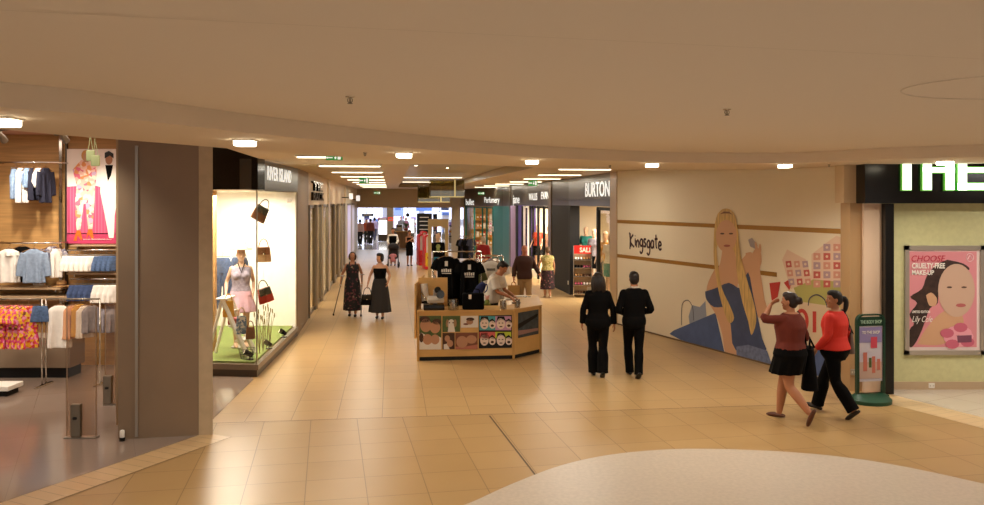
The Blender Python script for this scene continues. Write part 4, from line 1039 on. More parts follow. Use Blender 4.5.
# security gates
def gate(lab, px0, px1, py, h):
    a, b = F(px0, py), F(px1, py); w = b.x-a.x; t = thing('security_gate', lab, 'security gate', (a.x, a.y, .004), 0, 'security gates')
    mb = MB(); mb.rbox((w/2, 0, .6*0+h/2+.01), (w, .025, h-.02), .01); obj('panel', mb, m_acr, t)
    mb = MB(); mb.tube([(.012, -.0, .02), (.012, 0, h), (w-.012, 0, h), (w-.012, 0, .02)], .006, n=8); obj('rim', mb, mat('gate_rim', '#b9a58f', .3), t)
    mb = MB(); mb.rbox((w*.36, -.02, .22), (.12, .07, .4), .012); o = obj('post_box', mb, m_greymetal, t)
    mb = MB(); mb.rbox((w*.36, -.06, .25), (.05, .03, .035), .01); obj('sensor', mb, m_black, o)
    mb = MB(); mb.rbox((w/2, 0, .008), (w+.02, .1, .016), .005); obj('base_plate', mb, m_steel, t)
m_acr = thin_glass('clear_acrylic', '#f3eae0')
gate('clear security gate with grey box on the dark floor', 66, 97, 438, 1.62)
gate('clear security gate half hidden behind the stone pillar', 104.5, 116, 405, 1.42)
# sensor and door stop at the pillar foot
p = F(127, 437); t = thing('door_stop', 'small white cylinder on the floor at the pillar foot', 'door stop', (p.x+.02, 9.9, .004)); mb = MB(); mb.lathe([(.025, .04), (.028, .05), (.028, .12), (.02, .13)], n=14); obj('cap', mb, m_white, t, smooth=True, angle=40)
mb = MB(); mb.lathe([(.034, 0), (.034, .04), (.02, .042)], n=14); obj('base', mb, m_black, t)

# ================================================================== CORNER DISPLAY WINDOW
# black end fascia and bronze side fascia with lit letters
t = thing('shop_sign', 'black and bronze fascia with lit white letters over the corner display window', 'sign', (RC.x, RC.y, GZ))
mb = MB(); mb.wallbox((RF.x, RF.y-.02), (RC.x+.02, RC.y-.02), .3, GZ, 4.1); obj('end_panel', mb, m_black, t, world=True)
mb = MB(); mb.wallbox((RC.x+.021, RC.y), (RE.x+.021, RE.y), .3, GZ, Z2-.005); obj('side_panel', mb, m_fascia, t, world=True)
a = RC+rd*.62+V((.03, 0, 0)); L = (RE-RC).length
obj('lettering', text_mesh('RIVER ISLAND', .25, 2.45, (a.x+.02, a.y, 3.26), rd, (0,0,1), .006, .006, 0, 1.1), m_letter, t, world=True)
a = RC+rd*2.9+V((.02, 0, 0))
obj('window_lettering', text_mesh('SHOP', .11, .6, (a.x-.002, a.y-.1, 2.86), rd, (0,0,1), .004, .01), m_white, thing('window_sticker', 'small white lettering on the side glass of the corner window', 'sticker', (a.x, a.y, 2.8)), world=True)
area_light('display_light', (-4.85, 14.3, 3.0), .9, 190, (1, .95, .88), sy=1.2)
area_light('display_light', (-5.0, 16.2, 3.0), .9, 120, (1, .95, .88), sy=1.6)
def mannequin(lab, loc, rz, h, clothes, J=None, m=None, name='mannequin', vox=.012, group=None):
    m = m or mat('mannequin_skin', '#d9b294', .35)
    B = Body({'elbL': (.22,.08,1.15), 'wriL': (.2,-.1,.96), 'elbR': (-.24,.06,1.15), 'wriR': (-.26,-.1,.95), **(J or {})}, True, 1.0)
    r = thing(name, lab, 'mannequin', loc, rz, group); K = Matrix.Scale(h/1.75, 4); mb = MB(); B.torso(mb, .8, 1.485)
    for S in 'LR':
        mb.tube(*B.arm(S), n=10, sub=2, round_ends=True); mb.tube(*B.leg(S), n=10, sub=2, round_ends=True); foot(mb, B.J['ank'+S], (0, -1, 0)); hand(mb, B.J['wri'+S], B.J['wri'+S]-B.J['elb'+S], (1 if S == 'R' else -1, 0, 0), .2, 1 if S == 'R' else -1, .95)
    mb.tube([B.J['nek']-V((0,0,.05)), B.J['head']-V((0,0,.08))], [.06, .05], n=10); head_mesh(mb, B.J['head'], B.HR)
    me = remesh(mb, vox, 2); me.transform(K); obj('body', me, m, r, smooth=True)
    for nm, cm, z1, z0, w0, d0, fold in clothes:
        mb = MB()
        if nm == 'skirt' or nm == 'dress':
            rs = []
            for i in range(13):
                z = z1+(z0-z1)*i/12
                if z >= .92: rs.append(B.ring(z, .018, n=36))
                else:
                    tt = ((.92-z)/(.92-z0))**.8; rs.append([V(((.19+(w0-.19)*tt)*(1+fold*tt*math.sin(10*a))*math.cos(a), (.14+(d0-.14)*tt)*(1+fold*tt*math.sin(10*a))*math.sin(a), z)) for a in [2*PI*k/36 for k in range(36)]])
            mb.rings(rs)
        else:
            B.torso(mb, z0, z1, .02)
            if w0:
                for S in 'LR': mb.tube(*B.arm(S, .016, w0), n=12, sub=2); mb.ball(B.J['sho'+S], .07, 8)
        me = remesh(mb, .014, 2); me.transform(K); obj(nm, me, cm, r, smooth=True)
    mb = MB(); mb.lathe([(.17, 0), (.17, .012), (.02, .016)], n=24); obj('base', mb, m_steel, r)
    return r, B
PINKT = mat('lilac_tulle', '#d5aebb', .8, vary=.08, vscale=9); GRT = mat('grey_print_top', '#9c93a0', .8, vary=.2, vscale=22)
DZ = PZ+.03
mq, MBq = mannequin('pale mannequin in grey top and lilac skirt in the corner window', (P(241, 300, 14.9).x, 14.9, DZ+.012), .35, 1.79,
    [('skirt', PINKT, 1.03, .62, .27, .2, .1), ('top', GRT, 1.42, .98, 0, 0, 0)])
mb = MB(); mb.lathe([(.004, .02), (.2, .0), (.21, .01), (.12, .03), (.1, .13), (.06, .15), (.004, .15)], n=24); obj('hat', mb, mat('straw_pale2', '#d9c2a0', .9), mq, smooth=True).location = V((0, -.01, 1.77))
mb = MB(); mb.tube([(-.06, -.1, 1.53), (0, -.13, 1.36), (.06, -.1, 1.53)], .013, n=6); obj('neck_strap', mb, BLACKC, mq)
# white step ladder
lx = P(232, 350, 13.95).x
t = thing('step_ladder', 'white wooden step ladder standing on the turf in the corner window', 'ladder', (lx, 13.95, DZ))
for sy in (-.0, .42):
    mb = MB(); mb.tube([(-.17, sy, .98), (.27, sy, 0)], .045, n=4, up=(0,1,0), flat=.6); obj('front_rail', mb, m_white, t)
    mb = MB(); mb.tube([(-.17, sy, .98), (-.42, sy, 0)], .03, n=4, up=(0,1,0), flat=.6); obj('rear_rail', mb, m_white, t)
for z in (.28, .52, .76):
    x = -.17+.44*(.98-z)/.98; mb = MB(); mb.bx(x-.1, x+.05, 0, .42, z-.012, z+.012); obj('step', mb, m_white, t)
mb = MB(); mb.bx(-.27, -.08, -.03, .45, .98, 1.005); obj('top_step', mb, m_white, t)
# jeans on a line, handbags
t = thing('clothes_line', 'cord with jeans across the back of the corner window', 'line', (-5.4, 15.2, 2.0)); mb = MB(); mb.tube([(-.55, .0, .1), (.2, 0, .03), (.95, 0, .1)], .006, n=6, sub=4); obj('cord', mb, m_white, t)
for i, (x, z) in enumerate(((-5.35, 2.0), (-5.0, 1.97), (-4.68, 1.98))):
    hang('hanging_jeans', ['blue jeans hanging left behind the mannequin', 'blue jeans hanging directly behind the mannequin', 'blue jeans hanging right behind the mannequin'][i], 'jeans', (x, 15.2, z-.12), 'trousers', .36, .95, DENM if i else DENL, .1, group='jeans in the corner window')
def handbag(lab, p, w, h, m, m2, rz=0, hl=.16, group=None, cat='handbag', name='handbag', flap=True, d=.09, zoff=None):
    t = thing(name, lab, cat, p, rz, group)
    mb = MB(); rs = []
    for i in range(9):
        z = -h*i/8; q_ = math.sin(PI*min(1, (i+1.2)/9.6))**.45; ww = w/2*(.78+.22*i/8)*(.9+.1*q_)
        rs.append([V((ww*math.copysign(abs(math.cos(a))**.6, math.cos(a)), d/2*(.45+.55*i/8)*math.sin(a), z)) for a in [2*PI*k/24 for k in range(24)]])
    mb.rings(rs); obj('body', mb, m, t, smooth=True, angle=50)
    if flap:
        mb = MB(); mb.rbox((0, -d*.36, -h*.25), (w*.72, .02, h*.5), .008); f = obj('flap', mb, m2, t); mb = MB(); mb.rbox((0, -d*.36-.014, -h*.46), (.03, .01, .02), .003); obj('clasp', mb, m_chrome, f)
    mb = MB(); mb.tube([(-w*.3, 0, -.01), (-w*.2, 0, hl*.7), (0, 0, hl), (w*.2, 0, hl*.7), (w*.3, 0, -.01)], .009, n=8, sub=4); obj('strap', mb, m2, t, smooth=True)
    return t
BRN = mat('brown_leather', '#7a4a26', .45, vary=.1, vscale=14); TAN = mat('tan_leather', '#c49a6a', .45); REDL = mat('red_leather', '#b23a24', .4); GRN = mat('olive_leather', '#474534', .5)
U = 'handbags hung in the corner window'
for i, (py, lab, m, m2, w) in enumerate(((207, 'brown and dark handbag, uppermost of three hung in the corner window', BRN, GRN, .3), (247, 'tan handbag with fringe, middle of three in the corner window', TAN, BRN, .28), (288, 'red and olive handbag, lowest of three in the corner window', REDL, GRN, .3))):
    p = P(263.5, py, 14.3); hb_ = handbag(lab, p, w, .26, m, m2, .7 if i != 1 else .4, .14, U); hb_.rotation_euler[1] = (.5, 0, -.25)[i]
    if i == 0:
        t = thing('display_line', 'thin cord holding the three handbags in the corner window', 'cord', P(263.5, 207, 14.3)); mb = MB(); mb.tube([P(263.5, 300, 14.42), V((P(263.5, 207, 14.42).x, 14.42, GZ))], .004, n=6); obj('cord', mb, m_white, t, world=True)
handbag('mustard yellow bag on the ladder top in the corner window', P(228.5, 301, 13.98), .2, .27, YEL, YEL, .3, .12, flap=False)
t = handbag('blue and white patterned bag lying by the ladder foot', P(241.5, 316, 13.78), .2, .3, ramp_mat('blue_print', [(0, '#5d7fa6'), (.45, '#d8dde0'), (.7, '#8fa9bf')], 30), TAN, .5, .14, flap=False)
handbag('brown round bag on the turf in the corner window', P(250.5, 327, 13.75), .17, .2, BRN, BRN, .4, .1, flap=False)
# small bike-like toy wheel and red blocks
t = thing('wire_basket', 'small wire basket on the turf beside the ladder', 'basket', (P(246, 349, 13.8).x, 13.85, DZ))
for z, r in ((.01, .1), (.09, .12), (.17, .135)):
    mb = MB(); mb.tube([(r*math.cos(a), r*math.sin(a), z) for a in [i*PI/10 for i in range(20)]], .005, n=5, closed=True); obj('hoop', mb, GRN, t)
mb = MB()
for i in range(14):
    a = i*2*PI/14; mb.tube([(.1*math.cos(a), .1*math.sin(a), .01), (.135*math.cos(a), .135*math.sin(a), .17)], .0035, n=5)
obj('wires', mb, GRN, t)
t = thing('red_box', 'small red box on the ladder step in the corner window', 'box', (P(232, 343, 14.0).x, 14.15, DZ+.532)); mb = MB(); mb.rbox((0, 0, .05), (.2, .14, .1), .01); obj('box', mb, REDL, t); mb = MB(); mb.rbox((0, 0, .108), (.21, .15, .018), .006); obj('lid', mb, mat('pink_lid', '#d77f86', .5), t)
# reeds and floor spots
REED = mat('dry_reed', '#8a7a4a', .8)
for i, (px, Y) in enumerate(((259.5, 14.3), (263, 14.5), (266.5, 14.8), (270, 15.1))):
    x = P(px, 330, Y).x; t = thing('reed_stem', '%s clump of dry reeds from the corner along the side window' % ['first', 'second', 'third', 'fourth'][i], 'reeds', (x, Y, DZ), i, 'dry reeds in the display')
    for k in range(4):
        a = k*1.6+i; mb = MB(); mb.tube([(0, 0, 0), (.03*math.cos(a), .03*math.sin(a), .3), (.09*math.cos(a), .09*math.sin(a), .56+.06*k)], [.006, .005, .003], n=5, sub=3); mb.ball((.09*math.cos(a), .09*math.sin(a), .56+.06*k), (.012, .012, .05), 6); obj('stem', mb, REED, t, smooth=True)
for i, (px, py, Y) in enumerate(((250, 360, 13.75), (269, 343, 14.75), (284, 331, 16.0))):
    x = P(px, py, Y).x; t = thing('floor_spotlight', ['black floor spotlight at the corner of the display', 'middle floor spotlight along the side window', 'farthest floor spotlight along the side window'][i], 'spotlight', (x, Y, DZ), 0, 'floor spotlights in the display')
    mb = MB(); mb.lathe([(.06, 0), (.06, .015), (.015, .02)], n=16); mb.tube([(0, 0, .01), (0, 0, .07)], .01, n=8); obj('stand', mb, m_black, t)
    mb = MB(); mb.tube([(.05, 0, .06), (-.02, 0, .1), (-.08, 0, .135)], [.03, .045, .05], n=14); obj('lamp_head', mb, m_black, t, smooth=True, angle=40)
    mb = MB(); mb.tube([(-.08, 0, .135), (-.083, 0, .137)], .04, n=14); obj('lens', mb, m_glow, t)
# ================================================================== PLANES SEEN THROUGH THE PHOTOGRAPH
class Plane:
    def __init__(s, a, b, z0=0.0, off=0.0):
        """vertical plane through plan points a->b; u runs a->b; normal faces the camera"""
        s.a = V((a[0], a[1], 0)); s.d = (V((b[0], b[1], 0))-s.a).normalized(); s.n = V((s.d.y, -s.d.x, 0))
        if s.n.dot(V((0, 0, 0))-s.a) < 0: s.n = -s.n
        s.off = off
    def hit(s, px, py, off=0.0):
        r = V(((px-CX)/FPX, 1, -(py-HOR)/FPX)); o = V((0, 0, CAMH)); p0 = s.a+s.n*(off+s.off)
        t = (p0-o).dot(s.n)/r.dot(s.n); return o+r*t
    def uv(s, px, py): p = s.hit(px, py); return ((p-s.a).dot(s.d), p.z)
    def at(s, u, z, off=0.0): return s.a+s.d*u+s.n*(off+s.off)+V((0, 0, z))
def facing(mb, n):
    for f in mb.f:
        m = sum(((mb.v[f[i]]-mb.v[f[0]]).cross(mb.v[f[i+1]]-mb.v[f[0]]) for i in range(1, len(f)-1)), V((0,0,0)))
        if m.dot(n) < 0: f.reverse()
def prints(pl, parent, name, m, polys, off=.004, step=.0005, px=True):
    mb = MB()
    for i, p in enumerate(polys):
        mb.poly([(pl.hit(x, y, off+i*step) if px else pl.at(x, y, off+i*step)) for x, y in p])
    facing(mb, pl.n)
    return obj(name, mb, m, parent, world=True)
def slab(pl, px0, px1, py0, py1, th, off=0.0):
    """box on a plane: between two columns and two heights of the photograph"""
    u0, z0 = pl.uv(px0, py1); u1, _ = pl.uv(px1, py1); z1 = pl.uv(px0, py0)[1]
    mb = MB(); A_ = [pl.at(u0, z0, off), pl.at(u1, z0, off), pl.at(u1, z1, off), pl.at(u0, z1, off)]; B_ = [p+pl.n*th for p in A_]
    mb.add(A_+B_, [(0,1,2,3),(7,6,5,4),(0,4,5,1),(1,5,6,2),(2,6,7,3),(3,7,4,0)])
    bm = bmesh.new(); me = mb.mesh('x'); bm.from_mesh(me); bmesh.ops.recalc_face_normals(bm, faces=bm.faces); bm.to_mesh(me); bm.free()
    return me
# ================================================================== THE STALL
m_beech = mat('beech_board', '#cfa463', .45, vary=.06, vscale=3); m_beechd = mat('beech_edge', '#b98e50', .5)
KA, KB, KC = F(418.2, 361), F(513.7, 359), F(540.5, 352.5)
KH = .88
fr = Plane(KA, KB); sd = Plane(KB, KC)
st = thing('stall_counter', 'beech stall counter with photo panels in the middle of the mall', 'stall', ((KA.x+KB.x)/2, 15.4, 0))
KD = V((KC.x+.02, 17.3, 0)); KE = V((KA.x+.02, 17.0, 0))
def panel(name, a, b, t, z0, z1, m, **k): return obj(name, MB().wallbox((a.x, a.y), (b.x, b.y), t, z0, z1), m, st, world=True, **k)
panel('front_panel', KA, KB, .03, .07, KH, m_beech); panel('corner_panel', KB, KC, .03, .07, KH, m_beech); panel('side_panel', KC, KD, .03, .07, KH, m_beech)
panel('side_panel', KE, KA, .03, .07, KH, m_beech)
panel('plinth', KA+V((.02,.02,0)), KB+V((0,.02,0)), .05, 0, .07, m_blackm); panel('plinth', KB+V((0,.02,0)), KC+V((-.01,.02,0)), .05, 0, .07, m_blackm); panel('plinth', KC+V((-.02,0,0)), KD+V((-.02,0,0)), .05, 0, .07, m_blackm)
for p in (KA, KB, KC):
    mb = MB(); mb.box((p.x, p.y, KH/2), (.045, .045, KH)); obj('corner_post', mb, m_beechd, st, world=True)
mb = MB(); mb.prism([(KA.x-.02, KA.y-.03), (KB.x+.01, KB.y-.03), (KC.x+.03, KC.y-.01), (KD.x+.03, KD.y), (KD.x-.5, KD.y), (KC.x-.48, KC.y+.2), (KB.x-.1, KB.y+.55), (KA.x-.02, KA.y+.6)], KH, KH+.035); obj('worktop', mb, m_beech, st, world=True)
# raised back board on the left
mb = MB(); bx0, bx1 = P(418.5, 280, 15.5).x, P(447.5, 280, 15.5).x; mb.bx(bx0, bx1, 15.46, 15.5, KH+.035, P(430, 277.5, 15.5).z); mb.bx(bx0-.03, bx0, 15.0, 17.0, KH-.5, P(430, 281, 15.5).z); obj('back_board', mb, m_beech, st, world=True)
mb = MB(); p = P(432, 278, 15.48); mb.lathe([(.03, 0), (.03, .05), (.01, .06)], c=(p.x+.04, 15.48, p.z+.0), n=12); obj('knob', mb, m_chrome, st, world=True)
# photo panels
def photo(pl, lab, px0, px1, py0, py1, bg, polys, name='photo_panel'):
    o = obj(name, slab(pl, px0, px1, py0, py1, .008, .001), bg, st, world=True, label=lab)
    for nm, m, ps in polys:
        W_, H_ = px1-px0, py1-py0
        one = nm == 'printed_features'; mb = MB()
        for i, p in enumerate(ps):
            mb.poly([pl.hit(px0+x*W_, py1-y*H_, .0105+.0004*(i+1)+(.001 if nm != 'printed_shape' else 0)+(.004 if one else 0)) for x, y in p])
            if not one or i == len(ps)-1: facing(mb, pl.n); obj(nm, mb, m, o, world=True); mb = MB()
PS = mat('photo_skin', '#b78767', .5); PSD = mat('photo_skin_dark', '#7c4a36', .5); PW = mat('photo_white', '#ded6cc', .5); PBR = mat('photo_brown', '#4b2f20', .5); PGN = mat('photo_green', '#4d5f33', .5, vary=.2, vscale=20)
photo(fr, 'photo of two smiling faces in white', 419.2, 441.2, 316, 349.5, PGN, [('printed_shape', PW, [[(.0, 0), (.55, .0), (.7, .3), (.1, .5), (0, .45)], [(.45, 0), (1, 0), (1, .35), (.7, .45)]]), ('printed_face', PS, [ell(.3, .72, .26, .2), ell(.72, .66, .24, .18), ell(.38, .3, .22, .16), ell(.72, .3, .2, .15)]), ('printed_hair', PBR, [ell(.25, .9, .24, .1), ell(.8, .83, .2, .09), ell(.1, .35, .1, .14)])])
photo(fr, 'photo of a white dog in grass', 442.5, 460, 316, 332, PGN, [('printed_dog', PW, [ell(.5, .5, .2, .3), [(.3, .0), (.72, .0), (.65, .5), (.35, .5)]]), ('printed_ears', mat('photo_fawn', '#9b7a56', .6), [ell(.28, .55, .09, .25), ell(.72, .55, .09, .25)]), ('printed_nose', m_blackm, [ell(.5, .35, .06, .06), ell(.4, .58, .035, .04), ell(.6, .58, .035, .04)])])
photo(fr, 'photo of a child on a pale blanket', 460.8, 478, 316, 327.6, PW, [('printed_face', PS, [ell(.52, .5, .2, .24, a0=0)]), ('printed_hair', PBR, [ell(.55, .72, .24, .15)]), ('printed_shape', PSD, [ell(.3, .3, .16, .08)])])
photo(fr, 'small photo of a mother and baby', 442.5, 454.6, 333, 349.3, PBR, [('printed_face', PS, [ell(.4, .66, .22, .2), ell(.62, .36, .26, .22)]), ('printed_shape', PW, [[(.1, 0), (.6, 0), (.4, .35), (.1, .3)]])])
photo(fr, 'photo of a sleeping baby', 455.4, 477.6, 332.8, 349.3, PSD, [('printed_face', PS, [ell(.3, .45, .26, .36), ell(.72, .6, .24, .26)]), ('printed_shape', mat('photo_rose', '#b5705c', .6), [[(0, 0), (1, 0), (1, .3), (.5, .18), (0, .16)]])])
# block of four bright drawn faces
pop = [[], [], [], [], []]
for i in range(2):
    for j in range(2):
        cx, cy = .27+.5*i, .27+.5*j
        pop[0 if (i+j) % 2 else 1].append([(i*.5, j*.5), (i*.5+.5, j*.5), (i*.5+.5, j*.5+.5), (i*.5, j*.5+.5)])
        pop[2].append(ell(cx-.1, cy-.02, .13, .17)); pop[2].append(ell(cx+.14, cy-.05, .1, .12))
        pop[3] += [ell(cx-.15, cy, .028, .015), ell(cx-.05, cy, .028, .015), ell(cx-.1, cy-.11, .05, .018), ell(cx+.14, cy-.08, .05, .04)]
        pop[4] += [[(cx-.24, cy+.02), (cx-.2, cy+.2), (cx, cy+.2), (cx+.05, cy+.06), (cx-.08, cy+.12)], [(cx+.02, cy+.06), (cx+.14, cy+.14), (cx+.24, cy+.04), (cx+.2, cy-.0), (cx+.1, cy+.03)]]
photo(fr, 'black panel of four bright cartoon faces', 478.8, 511.8, 315.5, 348.3, m_blackm,
      [('printed_cell', mat('pop_teal', '#4fa0a8', .5), [[(.02, .55), (.5, .55), (.5, .98), (.02, .98)]]), ('printed_cell', mat('pop_mauve', '#c592b4', .5), [[(.5, .55), (.98, .55), (.98, .98), (.5, .98)]]),
       ('printed_cell', mat('pop_red', '#d0605a', .5), [[(.02, .3), (.5, .3), (.5, .5), (.02, .5)]]), ('printed_cell', mat('pop_lime', '#c2cf3c', .5), [[(.5, .3), (.98, .3), (.98, .5), (.5, .5)]]),
       ('printed_hair', m_blackm, pop[4]), ('printed_face', mat('pop_face', '#e6d0c0', .5), pop[2]), ('printed_features', PBR, pop[3])])
photo(sd, 'dark photo of a bridge on the corner panel', 518, 538.2, 312.8, 338, mat('photo_slate', '#3f474b', .5, vary=.3, vscale=10), [('printed_bridge', m_blackm, [[(0, .35), (.95, .85), (1, .95), (.9, .95), (0, .55)]]), ('printed_shape', mat('photo_pink_sky', '#a07a70', .5), [[(0, .1), (1, .3), (1, .4), (.3, .32), (0, .3)]])])
# things on the counter
TZ = KH+.035
def tp(px, py, Y=None):  # point on the worktop seen at px, py
    p = F(px, py, TZ); return p
GREYP = mat('grey_plastic', '#b3aa9e', .4); 
pr = thing('heat_press', 'black and pale grey press machine with a round black knob on the stall', 'press', tp(434, 311)+V((0, .05, 0)), .12)
mb = MB(); mb.rbox((0, .18, .05), (.38, .34, .1), .015); obj('base', mb, m_black, pr, smooth=True, angle=40)
mb = MB(); mb.rbox((.03, .14, .19), (.3, .28, .07), .015, M=Matrix.Rotation(.15, 3, 'X')); obj('plate', mb, GREYP, pr, smooth=True, angle=40)
mb = MB(); mb.rbox((.03, .3, .2), (.07, .07, .28), .01); mb.tube([(.03, .3, .32), (.05, .1, .34), (.09, .02, .33)], .022, n=10, sub=3); obj('arm', mb, GREYP, pr, smooth=True, angle=40)
mb = MB(); mb.tube([(.1, .0, .29), (.12, -.04, .3)], .075, n=18); mb.tube([(.06, .08, .36), (.07, .04, .37)], .06, n=16); obj('knob', mb, m_black, pr, smooth=True, angle=40)
mb = MB(); mb.tube([(-.22, .22, .3), (-.08, .02, .12)], .014, n=8); obj('lever', mb, m_chrome, pr, smooth=True)
rl = thing('paper_roll', 'white roll leaning against the back board of the stall', 'roll', tp(424, 309)+V((0, .28, 0)), 0)
mb = MB(); mb.tube([(.0, .03, .09), (-.03, .1, .42)], .07, n=18); obj('roll', mb, m_white, rl, smooth=True, angle=40); mb = MB(); mb.tube([(0.02, -.0, .0), (.0, .03, .1)], .075, n=18); obj('end_cap', mb, m_black, rl, smooth=True, angle=40)
cu = thing('mug', 'white mug with dark print at the front left of the stall', 'mug', tp(423.5, 309.3))
mb = MB(); mb.lathe([(.035, 0), (.042, .01), (.042, .1), (.037, .1), (.036, .015), (.004, .012)], n=18); obj('body', mb, m_white, cu, smooth=True, angle=40)
mb = MB(); mb.tube([(.04, 0, .085), (.075, 0, .08), (.08, 0, .045), (.042, 0, .02)], .007, n=8, sub=3); obj('handle', mb, m_white, cu, smooth=True)
jar_m = thin_glass('jar_glass', '#e9e4da', .2)
def jar(lab, px, py, r, h, fillm, dy=.12):
    t = thing('display_jar', lab, 'jar', tp(px, py)+V((0, dy, 0)), 0, 'jars on the stall')
    mb = MB(); mb.lathe([(r*.7, 0), (r*.95, .01), (r, h*.5), (r*.92, h), (r*.86, h), (r*.9, h*.5), (r*.6, .012)], n=20); obj('bowl', mb, jar_m, t, smooth=True, angle=50)
    k = 0
    for i in range(9):
        a = i*2.4; q_ = r*.5*math.sqrt(i/9)*1.2; mb = MB(); mb.rbox((q_*math.cos(a), q_*math.sin(a), .04+.012*i), (.035, .02, .06), .004, M=Matrix.Rotation(i, 3, 'Z')@Matrix.Rotation(.5, 3, 'X')); obj('key_fob', mb, fillm[i % len(fillm)], t)
jar('glass jar of small fobs between press machine and black bag', 453, 311, .1, .2, [m_chrome, PS, m_black])
jar('dark glass jar of fobs in front of the stall keeper', 503.3, 310.5, .065, .17, [m_black, m_chrome, PBR])
jar('glass jar of fobs at the right corner of the stall', 517.5, 309, .055, .16, [PBR, m_chrome, m_black])
bg = thing('black_bag', 'large black bag with white tag standing on the stall counter', 'bag', tp(473, 310.4)+V((0, .14, 0)), .05)
mb = MB(); mb.rbox((0, 0, .15), (.4, .16, .3), .03); obj('body', mb, BLACKC, bg, smooth=True, angle=50)
mb = MB(); mb.tube([(-.12, -.03, .29), (-.09, -.04, .37), (.09, -.04, .37), (.12, -.03, .29)], .01, n=8, sub=4); obj('handle', mb, BLACKC, bg, smooth=True)
mb = MB(); mb.rbox((-.06, -.085, .24), (.05, .008, .08), .002); obj('tag', mb, PW, bg)
bg = thing('blue_bag', 'dark blue folded bag behind the black bag on the stall', 'bag', tp(479, 306)+V((.02, .16, 0)), -.2)
mb = MB(); mb.tube([(-.08, 0, .02), (-.06, 0, .2), (.02, 0, .34), (.08, 0, .42)], [.09, .09, .08, .05], n=14, sub=4, flat=.6, up=(0, 1, 0)); obj('body', mb, mat('blue_cloth', '#1b2350', .8), bg, smooth=True)
mb = MB(); mb.tube([(.07, -.02, .38), (.13, -.02, .4), (.14, -.02, .3), (.09, -.02, .24)], .012, n=8, sub=3); obj('strap', mb, mat('blue_cloth2', '#262f66', .8), bg, smooth=True)
tb = thing('teddy', 'small pink and green soft toy right of the blue bag on the stall', 'toy', tp(485.5, 306)+V((.03, .12, 0)))
mb = MB(); mb.ball((0, 0, .06), (.05, .045, .06), 10); mb.ball((-.04, -.03, .02), (.025, .04, .025), 8); mb.ball((.04, -.03, .02), (.025, .04, .025), 8); obj('body', mb, mat('toy_green', '#6f7d3f', .9), tb, smooth=True)
mb = MB(); mb.ball((0, -.01, .145), (.042, .04, .04), 10); mb.ball((-.035, 0, .18), .015, 8); mb.ball((.035, 0, .18), .015, 8); obj('head', mb, mat('toy_pink', '#d2a093', .9), tb, smooth=True)
for i, (px, py, w_, d_, m) in enumerate(((511, 300, .2, .15, PW), (521, 297, .22, .16, PW), (516, 303.5, .14, .1, PBR))):
    p = tp(px, py); t = thing('leaflet_pile', ['white leaflets by the keeper hands', 'white leaflets at the far right of the stall', 'brown cards between the two jars'][i], 'leaflets', p, .2*i, 'papers on the stall')
    for k in range(3): mb = MB(); mb.box((0.006*k, .004*k, .004+.008*k), (w_, d_, .007), .05*k); obj('sheet', mb, m, t)
t = thing('sunglasses', 'black sunglasses lying on the far right leaflets of the stall', 'glasses', tp(526, 298.5)+V((.03, 0, .03)), .1)
for s_ in (-1, 1):
    mb = MB(); mb.lathe([(.028, 0), (.03, .004), (.028, .008)], c=(s_*.035, 0, 0), n=14); obj('lens', mb, m_black, t)
    mb = MB(); mb.tube([(s_*.065, 0, .004), (s_*.07, .06, .004), (s_*.06, .11, .004)], .004, n=6); obj('temple', mb, m_black, t)
# t-shirt racks behind the counter
YT = 16.75
def shirt_rack(lab, px0, px1, py, Y):
    a, b = P(px0, py, Y), P(px1, py, Y); t = thing('shirt_rack', lab, 'rack', ((a.x+b.x)/2, Y, 0), 0)
    mb = MB(); mb.tube([a, b], .014, n=8); obj('bar', mb, m_chrome, t, world=True, smooth=True)
    for p in (a, b):
        mb = MB(); mb.tube([V((p.x, Y, .02)), p], .014, n=8); obj('upright', mb, m_chrome, t, world=True, smooth=True)
    mb = MB(); mb.rbox((0, 0, .015), (b.x-a.x+.1, .4, .03), .008); obj('base', mb, m_chrome, t)
shirt_rack('chrome rack holding black t-shirts behind the stall counter', 433, 481, 251.5, YT)
shirt_rack('chrome rack holding white t-shirts behind the black ones', 478, 503, 256, 17.4)
def tshirt(lab, px, py, Y, m, pm, w=.5, h=.78, rz=0, group='t-shirts on the stall racks', txt=None, g2=True):
    p = P(px, py, Y); r = hang('hanging_t_shirt', lab, 't-shirt', p, 'tee', w, h, m, rz, .11, group)
    if pm:
        mb = MB()
        for k in range(5): mb.bx(-.1+.042*k, -.1+.042*k+.03, -.062, -.054, -.31, -.31+.055+.006*((k*7) % 3))
        mb.bx(-.1, .1, -.062, -.054, -.345, -.33); obj('chest_print', mb, pm, r)
        mb = MB(); mb.bx(-.03, .03, -.066, -.06, -.19, -.09); obj('paper_tag', mb, PW, r)
    return r
tshirt('black t-shirt with white chest print, left of the two nearest on the stall rack', 446.5, 256.5, YT-.08, BLACKC, PW, .52, .8)
tshirt('black t-shirt with white chest print, right of the two nearest on the stall rack', 469.5, 260, YT-.1, BLACKC, PW, .52, .78)
tshirt('black t-shirt hanging lower between the two nearest black ones', 455, 268, YT+.18, BLACKC, None, .44, .8, .4)
tshirt('olive t-shirt edge showing behind the right black t-shirt', 474, 268, YT+.22, mat('olive_cloth', '#5f6236', .9), None, .44, .8, .2)
tshirt('white t-shirt with a small grey print, nearest of the white ones', 491, 261, 17.32, WHT, None, .5, .82)
tshirt('white t-shirt hanging left behind the printed white one', 484.5, 262, 17.5, WHT, None, .46, .8, .3)
tshirt('white t-shirt hanging right behind the printed white one', 497, 262, 17.55, WHT, None, .46, .8, .2)
p = P(491, 266, 17.24); t = [o for o in COL.objects if o.get('label', '').startswith('white t-shirt with a small')][0]
